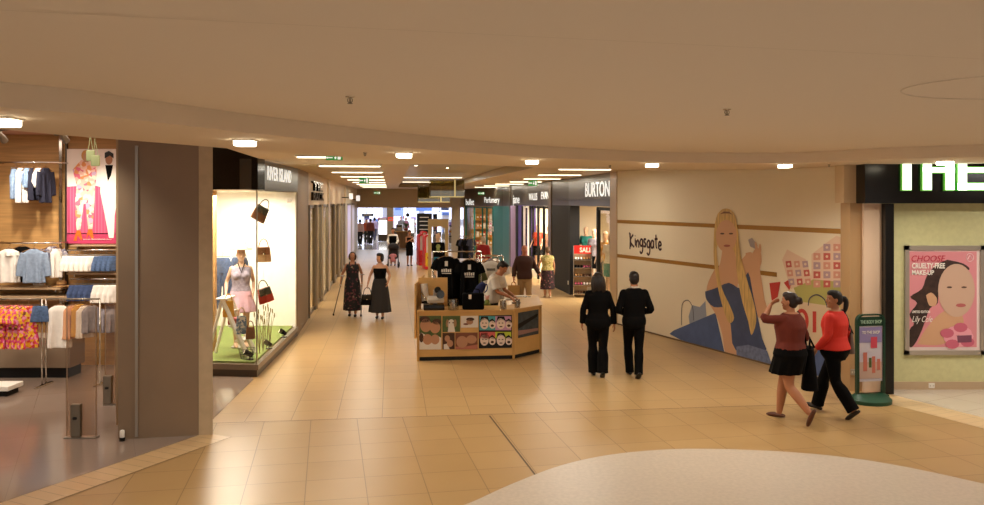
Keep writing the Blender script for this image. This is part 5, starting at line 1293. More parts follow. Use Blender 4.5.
mb = MB(); mb.bx(-.09, .09, -.068, -.06, -.2, -.15); obj('chest_print', mb, mat('print_grey', '#77706a', .8), t)
# man's paper bag, handbags, crutches
KRAFT = mat('kraft_paper', '#a07a45', .8)
p = onbody(brown_m, 1.74/1.75, (-.295, -.07, .80)); t = thing('paper_bag', 'brown paper carrier bag held by the man in the brown shirt', 'bag', (p.x, p.y, p.z-.36), .1)
mb = MB(); rs = []
for z, w_, d_ in ((0, .15, .06), (.26, .155, .065)): rs.append([V((sx*w_, sy*d_, z)) for sx, sy in ((-1,-1),(1,-1),(1,1),(-1,1))])
rs.append([V((sx*.128, sy*.05, .26)) for sx, sy in ((-1,-1),(1,-1),(1,1),(-1,1))]); rs.append([V((sx*.123, sy*.043, .02)) for sx, sy in ((-1,-1),(1,-1),(1,1),(-1,1))])
mb.rings(rs); obj('bag_body', mb, KRAFT, t)
for sy in (-.05, .05): mb = MB(); mb.tube([(-.06, sy, .25), (-.04, sy*.5, .34), (.04, sy*.5, .34), (.06, sy, .25)], .006, n=6, sub=4); obj('handle', mb, KRAFT, t, smooth=True)
p = onbody(cami_w, 1.6/1.75, (-.335, -.08, .84)); handbag('black handbag carried by the person in the long grey skirt', V((p.x, p.y, p.z-.17)), .34, .26, BLACKC, m_black, 0, .17, d=.12)
def crutch(lab, hpos, foot_, lean):
    t = thing('crutch', lab, 'crutch', foot_, 0, 'pair of crutches'); h = V(hpos)-V(foot_)
    top = h+(h.normalized()*.26)+V((0, .05, 0))
    mb = MB(); mb.tube([(0, 0, .03), h], .013, n=8); mb.tube([h, top], .012, n=8); obj('shaft', mb, mat('crutch_alloy', '#8d8780', .3, .8), t, smooth=True)
    mb = MB(); mb.tube([h+V((0, .03, 0)), h+V((0, -.1, .01))], .017, n=10); obj('grip', mb, GREYP, t, smooth=True)
    mb = MB(); mb.tube([top+V((.05*math.cos(a), .05*math.sin(a)-.04, 0)) for a in [PI*.1+i*PI*1.3/10 for i in range(11)]], .014, n=8); obj('cuff', mb, GREYP, t, smooth=True)
    mb = MB(); mb.lathe([(.02, 0), (.022, .02), (.015, .06)], n=12); obj('rubber_foot', mb, m_blackm, t, smooth=True)
for S, px, py, lab in (('R', 333.5, 315.5, 'crutch on the left leaning outwards beside the dark flowered dress'), ('L', 361, 316.5, 'upright crutch between the dark flowered dress and the long grey skirt')):
    w_ = B5.J['wri'+S]+V((0, -.03, -.07)); crutch(lab, onbody(crut_w, 1.61/1.75, w_), F(px, py), 0)
# shoulder bags of the women on the right
p = onbody(brown_w, 1.69/1.75, (-.32, .12, .98)); t = handbag('large slouchy black shoulder bag of the person in the maroon top', p, .46, .54, BLACKC, BLACKC, -1.9, .1, flap=False, d=.22, name='shoulder_bag', cat='bag')
mb = MB(); s0 = onbody(brown_w, 1.69/1.75, (-.175, .02, 1.475)); mb.tube([p+V((-.06, -.04, -.01)), s0+V((.03, -.12, -.14)), s0, s0+V((.1, .06, -.2)), p+V((.08, .04, -.01))], .014, n=8, sub=4); obj('shoulder_strap', mb, BLACKC, t, world=True, smooth=True)
p = onbody(red_w, 1.68/1.75, (-.3, .08, 1.13)); t = handbag('grey brown shoulder bag under the arm of the person in red', p, .28, .26, mat('taupe_leather', '#5d4a42', .6), m_blackm, -2.0, .08, flap=False, d=.11, name='shoulder_bag', cat='bag')
mb = MB(); s0 = onbody(red_w, 1.68/1.75, (-.17, .02, 1.475)); mb.tube([p+V((-.04, -.04, -.01)), s0+V((.04, -.1, -.12)), s0, s0+V((.09, .05, -.15)), p+V((.05, .04, -.01))], .01, n=8, sub=4); obj('shoulder_strap', mb, m_blackm, t, world=True, smooth=True)
# ================================================================== THE HOARDING
H0, H1 = V((2.95, 19.28)), V((5.57, 12.82))
hp = Plane(H0, H1)
HL = (H1-H0).length
ho = thing('printed_hoarding', 'long cream hoarding with gold stripes and a huge printed blonde shopper', 'hoarding', (H0.x, H0.y, 0))
mb = MB(); mb.add([hp.at(0, 0), hp.at(HL, 0), hp.at(HL, 3.595), hp.at(0, 3.595)]+[hp.at(0, 0, -.08), hp.at(HL, 0, -.08), hp.at(HL, 3.595, -.08), hp.at(0, 3.595, -.08)], [(0,1,2,3),(7,6,5,4),(0,4,5,1),(1,5,6,2),(2,6,7,3),(3,7,4,0)])
obj('board', mb, mat('hoarding_cream', '#e0d2b8', .55), ho, world=True)
GOLD = mat('gold_stripe', '#9c6f2c', .35, .3)
for z in (2.42, 1.615):
    prints(hp, ho, 'gold_stripe', GOLD, [[(0, z-.04), (HL if z > 2 else hp.uv(777, 273)[0], z-.04), (HL if z > 2 else hp.uv(777, 273)[0], z+.04), (0, z+.04)]], .003, px=False)
mb = MB(); mb.add([hp.at(HL-.0, 0, .0), hp.at(HL+.06, 0, .0), hp.at(HL+.06, 3.59, .0), hp.at(HL, 3.59, .0)]+[hp.at(HL, 0, -.1), hp.at(HL+.06, 0, -.1), hp.at(HL+.06, 3.59, -.1), hp.at(HL, 3.59, -.1)], [(0,1,2,3),(7,6,5,4),(0,4,5,1),(1,5,6,2),(2,6,7,3),(3,7,4,0)]); obj('end_trim', mb, m_greymetal, ho, world=True)
mb = MB(); mb.add([hp.at(-.0, 0, .0), hp.at(HL, 0, .0), hp.at(HL, .03, .0), hp.at(0, .03, .0)]+[hp.at(0, 0, .012), hp.at(HL, 0, .012), hp.at(HL, .03, .012), hp.at(0, .03, .012)], [(3,2,1,0),(4,5,6,7),(0,1,5,4),(1,2,6,5),(2,3,7,6),(3,0,4,7)]); obj('bottom_edge', mb, mat('edge_brown', '#6b5236', .6), ho, world=True)
# hand-drawn lettering
GL = {'K': [[(.0, 1.15), (.12, .6), (.1, -.25)], [(.62, 1.0), (.14, .42), (.75, -.05)], [(.14, 1.1), (.2, .5), (.22, -.05)]], 'i': [[(.1, .62), (.13, .0)], [(.1, .82), (.12, .86)]],
      'n': [[(.0, .6), (.06, 0)], [(.05, .42), (.22, .62), (.36, .45), (.38, 0)]], 'g': [[(.42, .58), (.2, .66), (.02, .4), (.12, .1), (.34, .18), (.42, .6), (.42, -.25), (.2, -.5), (.0, -.35)]],
      's': [[(.36, .6), (.14, .62), (.08, .42), (.3, .24), (.26, .02), (.0, .05)]], 'a': [[(.4, .56), (.16, .6), (.02, .25), (.18, .0), (.38, .2), (.4, .6)], [(.4, .58), (.44, 0)]],
      't': [[(.16, 1.05), (.2, .1), (.34, .02)], [(.0, .68), (.4, .72)]], 'e': [[(.02, .3), (.4, .38), (.26, .64), (.06, .5), (.06, .14), (.26, .0), (.44, .12)]]}
u0, zt = hp.uv(629.5, 233); u1, zb = hp.uv(662, 246.5)
word = 'Kingsgate'; adv = {'K': .82, 'i': .28, 'n': .54, 'g': .56, 's': .5, 'a': .58, 't': .5, 'e': .5}
tot = sum(adv[c] for c in word); sx = (u1-u0)/tot; zb = hp.uv(640, 247)[1]; sz_ = (hp.uv(640, 235.5)[1]-zb)
mb = MB(); x = 0
for k, c in enumerate(word):
    for s_ in GL[c]:
        pts = [hp.at(u0+(x+a)*sx, zb+b*sz_*1.05+.02*math.sin(k*2.1), .006) for a, b in s_]
        mb.tube(pts, .024, n=6, sub=4, flat=.25 if False else 1.0)
    x += adv[c]
for v in mb.v:
    o_ = (v-hp.a).dot(hp.n); v -= hp.n*(o_-.004-max(0, min(.006, (o_-.0)*.12)))
obj('lettering', mb, mat('lettering_plum', '#3a1c22', .5), ho, world=True, label='dark plum hand lettering')
# the printed shopper
def c2(pts, k=2.972, ox=660, oy=200): return [(ox+x/k, oy+y/k) for x, y in pts]
def sm(pts, sub=4):
    q_ = curve2([V((x, y)) for x, y in list(pts)+[pts[0]]], sub); return [(p.x, p.y) for p in q_[:-1]]
SKP = mat('print_skin', '#cfa07c', .5); HRP = mat('print_blonde', '#cba868', .5, vary=.22, vscale=9); 
for n_ in HRP.node_tree.nodes:
    if n_.type == 'TEX_NOISE':
        mpn = HRP.node_tree.nodes.new('ShaderNodeMapping'); mpn.inputs['Scale'].default_value = (3, 3, .35); HRP.node_tree.links.new(n_.inputs['Vector'].links[0].from_socket, mpn.inputs['Vector']); HRP.node_tree.links.new(mpn.outputs['Vector'], n_.inputs['Vector'])
DRS = mat('print_blue_dress', '#3f4a6b', .6, vary=.12, vscale=5); DRB = mat('print_blue_bag', '#4a5c86', .6, vary=.1, vscale=4); JNS = mat('print_jeans', '#67718f', .6, vary=.2, vscale=14)
prints(hp, ho, 'printed_bag', DRB, [c2([(28, 398), (40, 388), (165, 335), (192, 455), (60, 415)])], .004)
prints(hp, ho, 'printed_pale_bag', mat('print_pale_bag', '#8f96a6', .6), [c2([(85, 345), (95, 312), (118, 318), (135, 300), (138, 345), (118, 362), (88, 370)])], .0035)
mb = MB()
for cx, w_ in ((82, 18), (36, 0)):
    if w_: mb.tube([hp.hit(660+(cx-w_)/2.972, 200+372/2.972, .006), hp.hit(660+(cx-w_*.9)/2.972, 200+312/2.972, .006), hp.hit(660+cx/2.972, 200+298/2.972, .006), hp.hit(660+(cx+w_*.8)/2.972, 200+318/2.972, .006), hp.hit(660+(cx+w_)/2.972, 200+358/2.972, .006)], .009, n=6, sub=5)
for v in mb.v:
    o_ = (v-hp.a).dot(hp.n); v -= hp.n*(o_-.006)*.8
obj('printed_handle', mb, mat('print_line', '#4a4652', .6), ho, world=True)
prints(hp, ho, 'printed_skin', SKP, [sm(c2([(165, 200), (140, 255), (143, 300), (168, 345), (185, 400), (195, 455), (228, 468), (226, 430), (212, 372), (205, 320), (230, 260), (225, 200)])),
    sm(c2([(185, 148), (225, 148), (232, 185), (260, 160), (280, 175), (262, 232), (228, 250), (180, 258), (160, 230), (178, 190)])),
    sm(c2([(254, 158), (276, 160), (288, 225), (318, 318), (318, 342), (292, 348), (272, 300), (260, 220)])),
    sm(c2([(318, 342), (304, 250), (297, 205), (302, 182), (298, 150), (286, 143), (274, 160), (270, 180), (278, 205), (282, 250), (290, 345)]))], .006)
prints(hp, ho, 'printed_fingers', SKP, [sm(c2([(284, 150), (281, 128), (286, 126), (291, 148)])), sm(c2([(291, 150), (293, 130), (298, 131), (298, 152)]))][:1], .0085)
prints(hp, ho, 'printed_fingers', SKP, [sm(c2([(292, 152), (295, 132), (300, 134), (300, 156)]))], .0085)
prints(hp, ho, 'printed_dress', DRS, [sm(c2([(134, 272), (165, 262), (205, 246), (240, 262), (262, 214), (278, 290), (290, 345), (303, 410), (312, 452), (225, 446), (210, 372), (196, 322), (160, 318), (138, 296)]), 3)], .009)
prints(hp, ho, 'printed_jeans', JNS, [c2([(226, 436), (262, 430), (318, 448), (333, 490), (300, 486), (228, 466)])], .011)
prints(hp, ho, 'printed_hair', HRP, [sm(c2([(172, 40), (186, 27), (206, 27), (222, 45), (232, 95), (240, 165), (258, 235), (280, 310), (286, 360), (272, 402), (262, 360), (244, 300), (228, 215), (220, 150), (172, 130), (172, 190), (184, 262), (206, 310), (220, 350), (206, 366), (190, 330), (172, 260), (160, 180), (160, 110), (164, 65)]), 3)], .013)
prints(hp, ho, 'printed_face', SKP, [ell(660+197/2.972, 200+107/2.972, 31/2.972, 48/2.972, 26)], .016)
prints(hp, ho, 'printed_lips', mat('print_lips', '#a05a4c', .5), [ell(660+199/2.972, 200+136/2.972, 10/2.972, 3.6/2.972, 12)], .017)
prints(hp, ho, 'printed_eyes', mat('print_eye', '#5a4034', .5), [ell(660+x/2.972, 200+100/2.972, 6.5/2.972, 2.6/2.972, 10) for x in (185, 211)], .017)
prints(hp, ho, 'printed_headband', mat('print_band', '#7a5236', .5), [c2([(178, 42), (190, 34), (206, 35), (216, 44), (206, 40), (190, 40)])], .017)
prints(hp, ho, 'printed_card', mat('print_card', '#a39a9c', .5), [c2([(262, 118), (274, 112), (290, 135), (284, 146), (268, 138)])], .008)
CR = mat('print_red', '#b8352c', .6)
prints(hp, ho, 'printed_red_bag', CR, [c2([(325, 247), (358, 243), (350, 288), (332, 300)]), c2([(368, 246), (380, 238), (392, 250), (384, 268)])], .006)
def c1(pts): return [(760+x/3.61, 210+y/3.61) for x, y in pts]
prints(hp, ho, 'printed_field', mat('print_field', '#a8a05a', .6), [c1([(110, 252), (200, 240), (319, 258), (319, 356), (140, 330)])], .004)
prints(hp, ho, 'printed_quilt', mat('print_quilt', '#d8b9a0', .6), [c1([(186, 160), (240, 118), (275, 93), (319, 108), (319, 262), (186, 250)]), c1([(80, 180), (98, 142), (130, 160), (165, 178), (190, 252), (110, 286)])], .006)
qs = [[], [], []]
for i in range(5):
    for j in range(5):
        x = 205+i*36; y = 135+j*33
        if y-0 < 118+abs(275-x)*.5 and x < 275: continue
        if x > 300: continue
        qs[(i*2+j) % 3].append([(x-12, y-13), (x+13, y-12), (x+13, y+12), (x-12, y+13)])
for i in range(3):
    for j in range(3): qs[(i+j) % 3].append([(92+i*30+j*5, 185+j*32), (112+i*30+j*5, 183+j*32), (115+i*30+j*5, 206+j*32), (95+i*30+j*5, 208+j*32)])
for q_, m in zip(qs, (mat('quilt_red', '#b9554c', .6), mat('quilt_pink', '#c98a78', .6), mat('quilt_mauve', '#a98a92', .6))):
    for p in q_:
        pp = prints(hp, ho, 'printed_patch', m, [c1(p)], .008)
        prints(hp, pp, 'patch_centre', mat('quilt_cream', '#d9bfa2', .6), [c1(ell(sum(x for x, y in p)/4, sum(y for x, y in p)/4, 5, 5, 8))], .0095)
prints(hp, ho, 'printed_ground', mat('print_ground', '#cdb496', .6), [c1([(140, 330), (319, 356), (319, 520), (140, 500)])], .0035)
prints(hp, ho, 'printed_letters', CR, [c1(p) for p in (ell(150, 402, 26, 46, 20), [(190, 366), (203, 366), (203, 442), (190, 442)])], .006); prints(hp, ho, 'printed_letters', mat('print_ground', '', .6), [c1(ell(150, 402, 14, 32, 18))], .0085)
mb = MB(); mb.tube([hp.hit(760+x/3.61, 210+y/3.61, .008) for x, y in ((174, 345), (180, 318), (205, 306), (232, 322), (243, 352))], .012, n=6, sub=5)
for v in mb.v:
    o_ = (v-hp.a).dot(hp.n); v -= hp.n*(o_-.008)*.8
obj('printed_handle', mb, mat('print_line', '', .6), ho, world=True)
prints(hp, ho, 'printed_blue_base', DRB, [[(800, 350), (847.5, 346), (847.5, 384), (800, 371)]], .0045)

# ================================================================== RIGHT SHOP: SIGN, POSTER, BOARD
sg = thing('shop_sign', 'black fascia with tall white letters edged in green over the green wall', 'sign', (9, 12.2, 2.87))
mb = MB(); mb.bx(5.55, 13, 12.2, 12.55, 2.865, 3.58); obj('fascia', mb, m_black, sg, world=True)
m_let = mat('green_lit_letters', '#ffffff', emit='#f4ffe6', estr=1.6); m_ledge2 = mat('green_letter_edge', '#7fd65a', emit='#58b83c', estr=.25)
xs_ = 5.55
fs = Plane((5.55, 12.2), (13, 12.2))
lz0 = fs.uv(910, 190)[1]; lz1 = 3.59
def block_letter(c, x, w, t=.125):
    B_ = {'T': [(0, lz1-t, w, lz1), (w/2-t/2, lz0, w/2+t/2, lz1)], 'H': [(0, lz0, t, lz1), (w-t, lz0, w, lz1), (0, 3.36-t*.3, w, 3.36+t*.3)],
          'E': [(0, lz0, t, lz1), (0, lz1-t*.8, w, lz1), (0, lz0, w, lz0+t*.8), (0, 3.36-t*.3, w*.9, 3.36+t*.3)]}[c]
    return [(x+a, b, x+c_, d) for a, b, c_, d in B_]
for c, px0, px1 in (('T', 890, 920), ('H', 921, 952), ('E', 956, 988)):
    x0 = fs.hit(px0, 190).x; x1 = fs.hit(px1, 190).x
    mb = MB(); mb2 = MB()
    for a, b, c_, d in block_letter(c, x0, x1-x0):
        mb.bx(a, c_, 12.13, 12.15, b, d); mb2.bx(a-.012, c_+.012, 12.15, 12.199, b-.012, d+.012)
    lo = obj('letter', mb, m_let, sg, world=True); obj('letter_edge', mb2, m_ledge2, lo, world=True)
# poster on the green wall
gp_ = Plane((5.9, GY), (13, GY))
po = thing('framed_poster', 'framed pink poster of a dark haired woman on the green wall', 'poster', (gp_.hit(942, 354).x, GY, gp_.hit(942, 354).z))
mfr = mat('silver_frame', '#b9afa2', .3, .6)
obj('backing', slab(gp_, 906, 980.5, 248.5, 352, .02), mat('poster_pale', '#e4d0cb', .5), po, world=True)
for nm, q_ in (('frame_side', (903.8, 908, 245.5, 354.5)), ('frame_side', (979, 983.2, 245.5, 354.5)), ('frame_top', (903.8, 983.2, 245.5, 249.8)), ('frame_bottom', (903.8, 983.2, 350, 354.5))): obj(nm, slab(gp_, *q_, .045), mfr, po, world=True)
def c5(pts): return [(895+x/3.157, 235+y/3.157) for x, y in pts]
PK = mat('poster_pink', '#d98b92', .5)
prints(gp_, po, 'printed_background', PK, [c5([(42, 52), (258, 52), (258, 354), (42, 354)])], .022)
prints(gp_, po, 'printed_neck', SKP, [sm(c5([(70, 345), (95, 300), (140, 250), (190, 230), (215, 262), (208, 300), (150, 345)]))], .024)
prints(gp_, po, 'printed_hair', mat('poster_hair_dark', '#3a2620', .5, vary=.3, vscale=12), [sm(c5([(165, 78), (215, 90), (235, 110), (180, 115), (140, 150), (135, 215), (110, 232), (85, 300), (62, 345), (46, 352), (46, 300), (60, 280), (46, 250), (70, 215), (48, 195), (85, 170), (100, 130), (130, 95)]), 3)], .026)
prints(gp_, po, 'printed_ear', SKP, [sm(c5([(98, 190), (115, 182), (132, 200), (128, 222), (108, 222)]))], .028)
prints(gp_, po, 'printed_face', mat('poster_face', '#c9a68f', .55), [ell(895+194/3.157, 235+175/3.157, 58/3.157, 84/3.157, 30)], .0285)
prints(gp_, po, 'printed_eyes', mat('print_eye', '', .5), [ell(895+x/3.157, 235+165/3.157, 9/3.157, 3/3.157, 10) for x in (172, 218)], .03)
prints(gp_, po, 'printed_lips', mat('poster_lips', '#b5605f', .5), [ell(895+208/3.157, 235+222/3.157, 16/3.157, 6/3.157, 12)], .03)
ROSE = mat('poster_rose', '#e8a0ac', .5); ROSE2 = mat('poster_rose_dark', '#c9647a', .5)
fl_ = [[], []]
for i in range(9):
    a = i*.7; r_ = 38 if i % 2 else 26; fl_[i % 2].append(ell(895+(200+r_*math.cos(a))/3.157, 235+(320+r_*.75*math.sin(a))/3.157, 22/3.157, 15/3.157, 12))
prints(gp_, po, 'printed_flower', ROSE, fl_[0], .0285, .0002); prints(gp_, po, 'printed_flower', ROSE2, fl_[1], .0305, .0002); prints(gp_, po, 'printed_pot', mat('pot_plum', '#7d4a5e', .4), [c5([(196, 318), (242, 316), (242, 338), (198, 340)])], .033)
def ptext(s, px0, px1, py0, py1, m, pl=gp_, par=po, off=.033, bold=.0, shear=0, nm='printed_text'):
    a = pl.hit(px0, py1, off); b = pl.hit(px1, py1, off); h = pl.hit(px0, py0, off).z-a.z
    obj(nm, text_mesh(s, h, (b-a).length, a, (b-a), (0,0,1), .002, bold, shear), m, par, world=True)
ptext('CHOOSE', 911.5, 945.5, 255.5, 261.5, mat('poster_crimson', '#c2304a', .5), shear=.25)
ptext('CRUELTY-FREE', 912, 945, 263, 268.5, m_white, bold=.03); ptext('MAKE-UP', 912, 934, 270, 275, m_white, bold=.03)
ptext('LIMITED EDITION', 912, 930, 310.5, 313, m_white, bold=.02); ptext('Lily Cole', 912, 932.5, 316, 324, m_white, shear=.4)
obj('printed_emblem', (lambda mb: (mb.tube([gp_.hit(970+3.6*math.cos(t), 257.5+4*math.sin(t), .024) for t in [i*PI/10 for i in range(20)]], .004, n=5, closed=True), mb.tube([gp_.hit(967.5, 259.5, .024), gp_.hit(970, 255, .024), gp_.hit(972.5, 259.5, .024)], .006, n=5), mb)[-1])(MB()), mat('emblem_pale', '#eccfcf', .5), po, world=True)
# socket on green wall and on the tan pillar
def socket(lab, px, py, Y, w, h, m):
    p = P(px, py, Y); t = thing('wall_socket', lab, 'socket', (p.x, Y, p.z)); mb = MB(); mb.rbox((0, -.012, 0), (w, .024, h), .006); obj('plate', mb, m, t)
    for s_ in (-1, 1): mb = MB(); mb.box((s_*w*.25, -.026, 0), (w*.18, .006, h*.3)); obj('switch', mb, mat('socket_slot', '#cfc7ba', .4), t)
socket('white double socket low on the green wall', 931, 385.3, GY, .095, .08, m_white)
socket('steel socket low on the tan stone pillar', 852.8, 372, 12.48, .08, .09, m_steel)
# pavement sign
sb = thing('advertising_board', 'dark green pavement sign with rounded top and half round base', 'sign', F(874, 404)+V((0, .12, 0)), .18)
GRN2 = mat('sign_green', '#123a2a', .35); 
k_ = 11.7/FPX; SW, SH = .225, 1.17
def arch(w, h, r, n=8): return [(-w, 0), (w, 0)]+[(w-r+r*math.cos(a), h-r+r*math.sin(a)) for a in [i*PI/2/n for i in range(n+1)]]+[(-w+r-r*math.sin(a), h-r+r*math.cos(a)) for a in [i*PI/2/n for i in range(n+1)]]
o_, i_ = arch(SW, SH, .1), arch(SW-.035, SH-.05, .07)
mb = MB(); n = len(o_)
mb.add([V((x, -.03, z+.1)) for x, z in o_]+[V((x, .03, z+.1)) for x, z in o_]+[V((x, -.03, z+.13)) for x, z in i_]+[V((x, .03, z+.13)) for x, z in i_],
       [(i, (i+1) % n, n+(i+1) % n, n+i) for i in range(n)]+[(2*n+i, 3*n+i, 3*n+(i+1) % n, 2*n+(i+1) % n) for i in range(n)]+[(2*n+i, 2*n+(i+1) % n, (i+1) % n, i) for i in range(n)]+[(n+i, n+(i+1) % n, 3*n+(i+1) % n, 3*n+i) for i in range(n)])
obj('frame', mb, GRN2, sb)
mb = MB(); mb.bx(-SW+.03, SW-.03, -.012, .012, .3, 1.1); obj('poster_panel', mb, mat('sign_paper', '#c9c3cf', .5), sb)
mb = MB(); mb.bx(-SW+.03, SW-.03, -.02, .02, 1.1, 1.23); hd = obj('header', mb, GRN2, sb)
obj('lettering', text_mesh('THE BODY SHOP', .05, .34, (-.17, -.024, 1.135), (1,0,0), (0,0,1), .003, .015), mat('sign_mint', '#a9c9b0', .5), hd)
def sq(nm, m, rects, d=-.0135):
    mb = MB()
    for a, b, c, e in rects: mb.bx(a, c, d-.002, d, b, e)
    obj(nm, mb, m, sb)
sq('printed_sky', mat('sign_lilac', '#8f83b0', .5), [(-.18, .86, .18, 1.08)])
obj('printed_text', text_mesh('TO THE SHOP', .045, .28, (-.14, -.019, .985), (1,0,0), (0,0,1), .002, .015), m_white, sb)
sq('printed_street', mat('sign_sand', '#c3a79a', .5), [(-.18, .34, .18, .58)]); sq('printed_figures', mat('sign_salmon', '#c4705f', .5), [(-.12, .45, -.06, .72), (.02, .42, .07, .66), (.1, .46, .15, .62)], -.016); sq('printed_blob', mat('sign_rose', '#c9475a', .5), [(.0, .78, .1, .94)], -.016); sq('printed_greenery', PGN, [(-.03, .5, .01, .64)], -.016)
mb = MB(); ba = [(.31*math.cos(a), -.3*math.sin(a)) for a in [i*PI/20 for i in range(21)]]
m2 = len(ba); mb.prism([(x, y+.03) for x, y in ba], 0, .05); mb.rings([[V((x, y+.03, .05)) for x, y in ba], [V((x*.75, y*.4+.03, .13)) for x, y in ba]]); mb.prism([(x, -y*.6) for x, y in ba], 0, .09); obj('base', mb, mat('sign_base_green', '#1d4a35', .4), sb, smooth=True, angle=30)
# ================================================================== LAMPS AND CEILING FITTINGS
ORD = ['first', 'second', 'third', 'fourth', 'fifth', 'sixth', 'seventh', 'eighth', 'ninth']
def strip_light(lab, x, y, w, grp, z=Z2, power=27):
    t = thing('strip_light', lab, 'light', (x, y, z), A1, grp)
    mb = MB(); mb.bx(-w/2-.03, w/2+.03, -.1, .1, -.03, -.002); obj('housing', mb, m_white, t)
    mb = MB(); mb.bx(-w/2, w/2, -.07, .07, -.042, -.03); obj('tube', mb, m_tube, t)
    area_light('strip_lamp', (x, y, z-.06), w, power, WARM2, (0, 0, A1), sy=.2)
for i in range(8): strip_light('%s ceiling strip light from the near end of the left row' % ORD[i], -2.73-.123*3.4*i, 15.75+3.4*i, 1.15, 'left row of strip lights')
for i in range(7):
    y = 17.4+3.75*i; strip_light('%s ceiling strip light from the near end of the right row' % ORD[i], 1.97-.06*(y-17.4)-(.07*max(0, y-27)), y, 1.1, 'right row of strip lights')
strip_light('short strip light left of the green exit sign at the corner window', -2.66, 12.5, .6, None, power=25)
for i, (y, x) in enumerate(((30.5, -2.2), (37.5, -3.0))):
    t = thing('strip_light', ['nearer long light line inside the ceiling recess', 'farther long light line inside the ceiling recess'][i], 'light', (x, y, Z2+.2), A1, 'light lines in the recess')
    mb = MB(); mb.bx(-1.1, 1.1, -.07, .07, -.03, -.006); obj('housing', mb, m_white, t); mb = MB(); mb.bx(-1.08, 1.08, -.05, .05, -.04, -.03); obj('tube', mb, m_tube, t)
    area_light('recess_lamp', (x, y, Z2+.14), 2.3, 60, WARM2, sy=.2)
for i, (x, y) in enumerate(((-1.9, 20.5), (-1.2, 22), (-.5, 19.6))):
    t = thing('recess_downlight', '%s small round downlight from the left in the ceiling recess' % ORD[i], 'light', (x, y, Z2+.2), 0, 'small downlights in the recess')
    mb = MB(); mb.lathe([(.06, -.002), (.065, -.012), (.045, -.014)], n=16); obj('ring', mb, m_chrome, t); mb = MB(); mb.lathe([(.044, -.012), (.03, -.02), (.004, -.022)], n=14); obj('bulb', mb, m_glow, t)
DL = [(3, 121), (245, 143), (404, 156), (532, 163), (652, 166.5), (785, 167.3), (945, 164)]
DW = ['above the clothes shop front', 'above the corner display window', 'above the two women with crutches and handbag', 'nearest the stall', 'above the left end of the hoarding', 'above the right part of the hoarding', 'in front of the letters of the right sign']
for (px, py), lab in zip(DL, DW):
    p = Cz(px, py-3.4, Z1); t = thing('soffit_downlight', 'glowing downlight under the curved ceiling edge '+lab, 'light', p, 0, 'downlights along the curved ceiling edge')
    mb = MB(); mb.rbox((0, 0, -.008), (.19, .19, .014), .004); obj('trim_plate', mb, m_white, t); mb = MB(); mb.rbox((0, 0, -.034), (.165, .165, .05), .012); obj('glass', mb, m_glow, t)
    spot('downlight_lamp', (p.x, p.y, p.z-.09), 130, WARM2, 2.6, .9)
for px, py, z, lab in ((350, 99, Z2, 'ceiling sprinkler above the corner window side'), (727, 111.5, Z2, 'ceiling sprinkler above the hoarding'), (610, 166, Z1, 'tiny sprinkler under the curved edge by the shopfront corner'), (365, 153.5, Z1, 'tiny sprinkler under the curved edge left of the stall'), (829, 165, Z1, 'tiny sprinkler under the curved edge by the right sign')):
    p = Cz(px, py-2.5 if z == Z2 else py-1, z); t = thing('sprinkler', lab, 'sprinkler', p); s_ = 1.0 if z == Z2 else .8
    mb = MB(); mb.lathe([(.032*s_, -.001), (.03*s_, -.006), (.012*s_, -.01)], n=16); obj('plate', mb, m_chrome, t)
    mb = MB(); mb.tube([(-.012*s_, 0, -.01), (-.016*s_, 0, -.03*s_), (0, 0, -.045*s_), (.016*s_, 0, -.03*s_), (.012*s_, 0, -.01)], .0035*s_, n=6, sub=3); mb.tube([(0, 0, -.01), (0, 0, -.045*s_)], .006*s_, n=8); mb.lathe([(.018*s_, -.046*s_), (.018*s_, -.05*s_), (.004, -.051*s_)], n=14); obj('head', mb, m_greymetal, t)
m_exit = mat('exit_green', '#2f7a38', .4, emit='#3f9a48', estr=.45)
def exit_sign(lab, px0, px1, py0, py1, Y):
    a = P(px0, py1, Y); b = P(px1, py0, Y); w, h = b.x-a.x, b.z-a.z; t = thing('exit_sign', lab, 'sign', ((a.x+b.x)/2, Y, a.z), 0, 'green exit signs')
    mb = MB(); mb.rbox((0, 0, h/2), (w, .03, h), .004); obj('panel', mb, m_exit, t)
    mb = MB(); mb.bx(-w*.38, -w*.08, -.019, -.016, h*.42, h*.6); mb.prism([(-w*.45, -.019), (-w*.38, -.016), (-w*.38, -.019)], h*.3, h*.7)
    mb.bx(w*.05, w*.1, -.019, -.016, h*.2, h*.6); mb.bx(w*.02, w*.16, -.019, -.016, h*.4, h*.55); mb.ball((w*.09, -.017, h*.72), (h*.08, .003, h*.08), 6); mb.bx(w*.22, w*.4, -.019, -.016, h*.15, h*.85); obj('pictogram', mb, m_letter, t)
    mb = MB(); top = Z2-a.z
    for s_ in (-1, 1): mb.tube([(s_*w*.35, 0, h), (s_*w*.35, 0, top)], .005, n=6)
    obj('hanger', mb, m_chrome, t)
exit_sign('wide green exit sign nearest the curved ceiling edge', 326, 342.5, 155.3, 160.2, 12.0)
exit_sign('green exit sign in the middle of the left strip lights', 359, 369, 177.5, 183.6, 21.4)
exit_sign('farthest green exit sign along the left strip lights', 374, 380.5, 191.6, 194.2, 41)
exit_sign('green exit sign hanging near the right shopfronts', 528, 537.5, 180.3, 186, 22.4)
exit_sign('farthest green exit sign near the right shopfronts', 478, 484.5, 192, 194.6, 41)
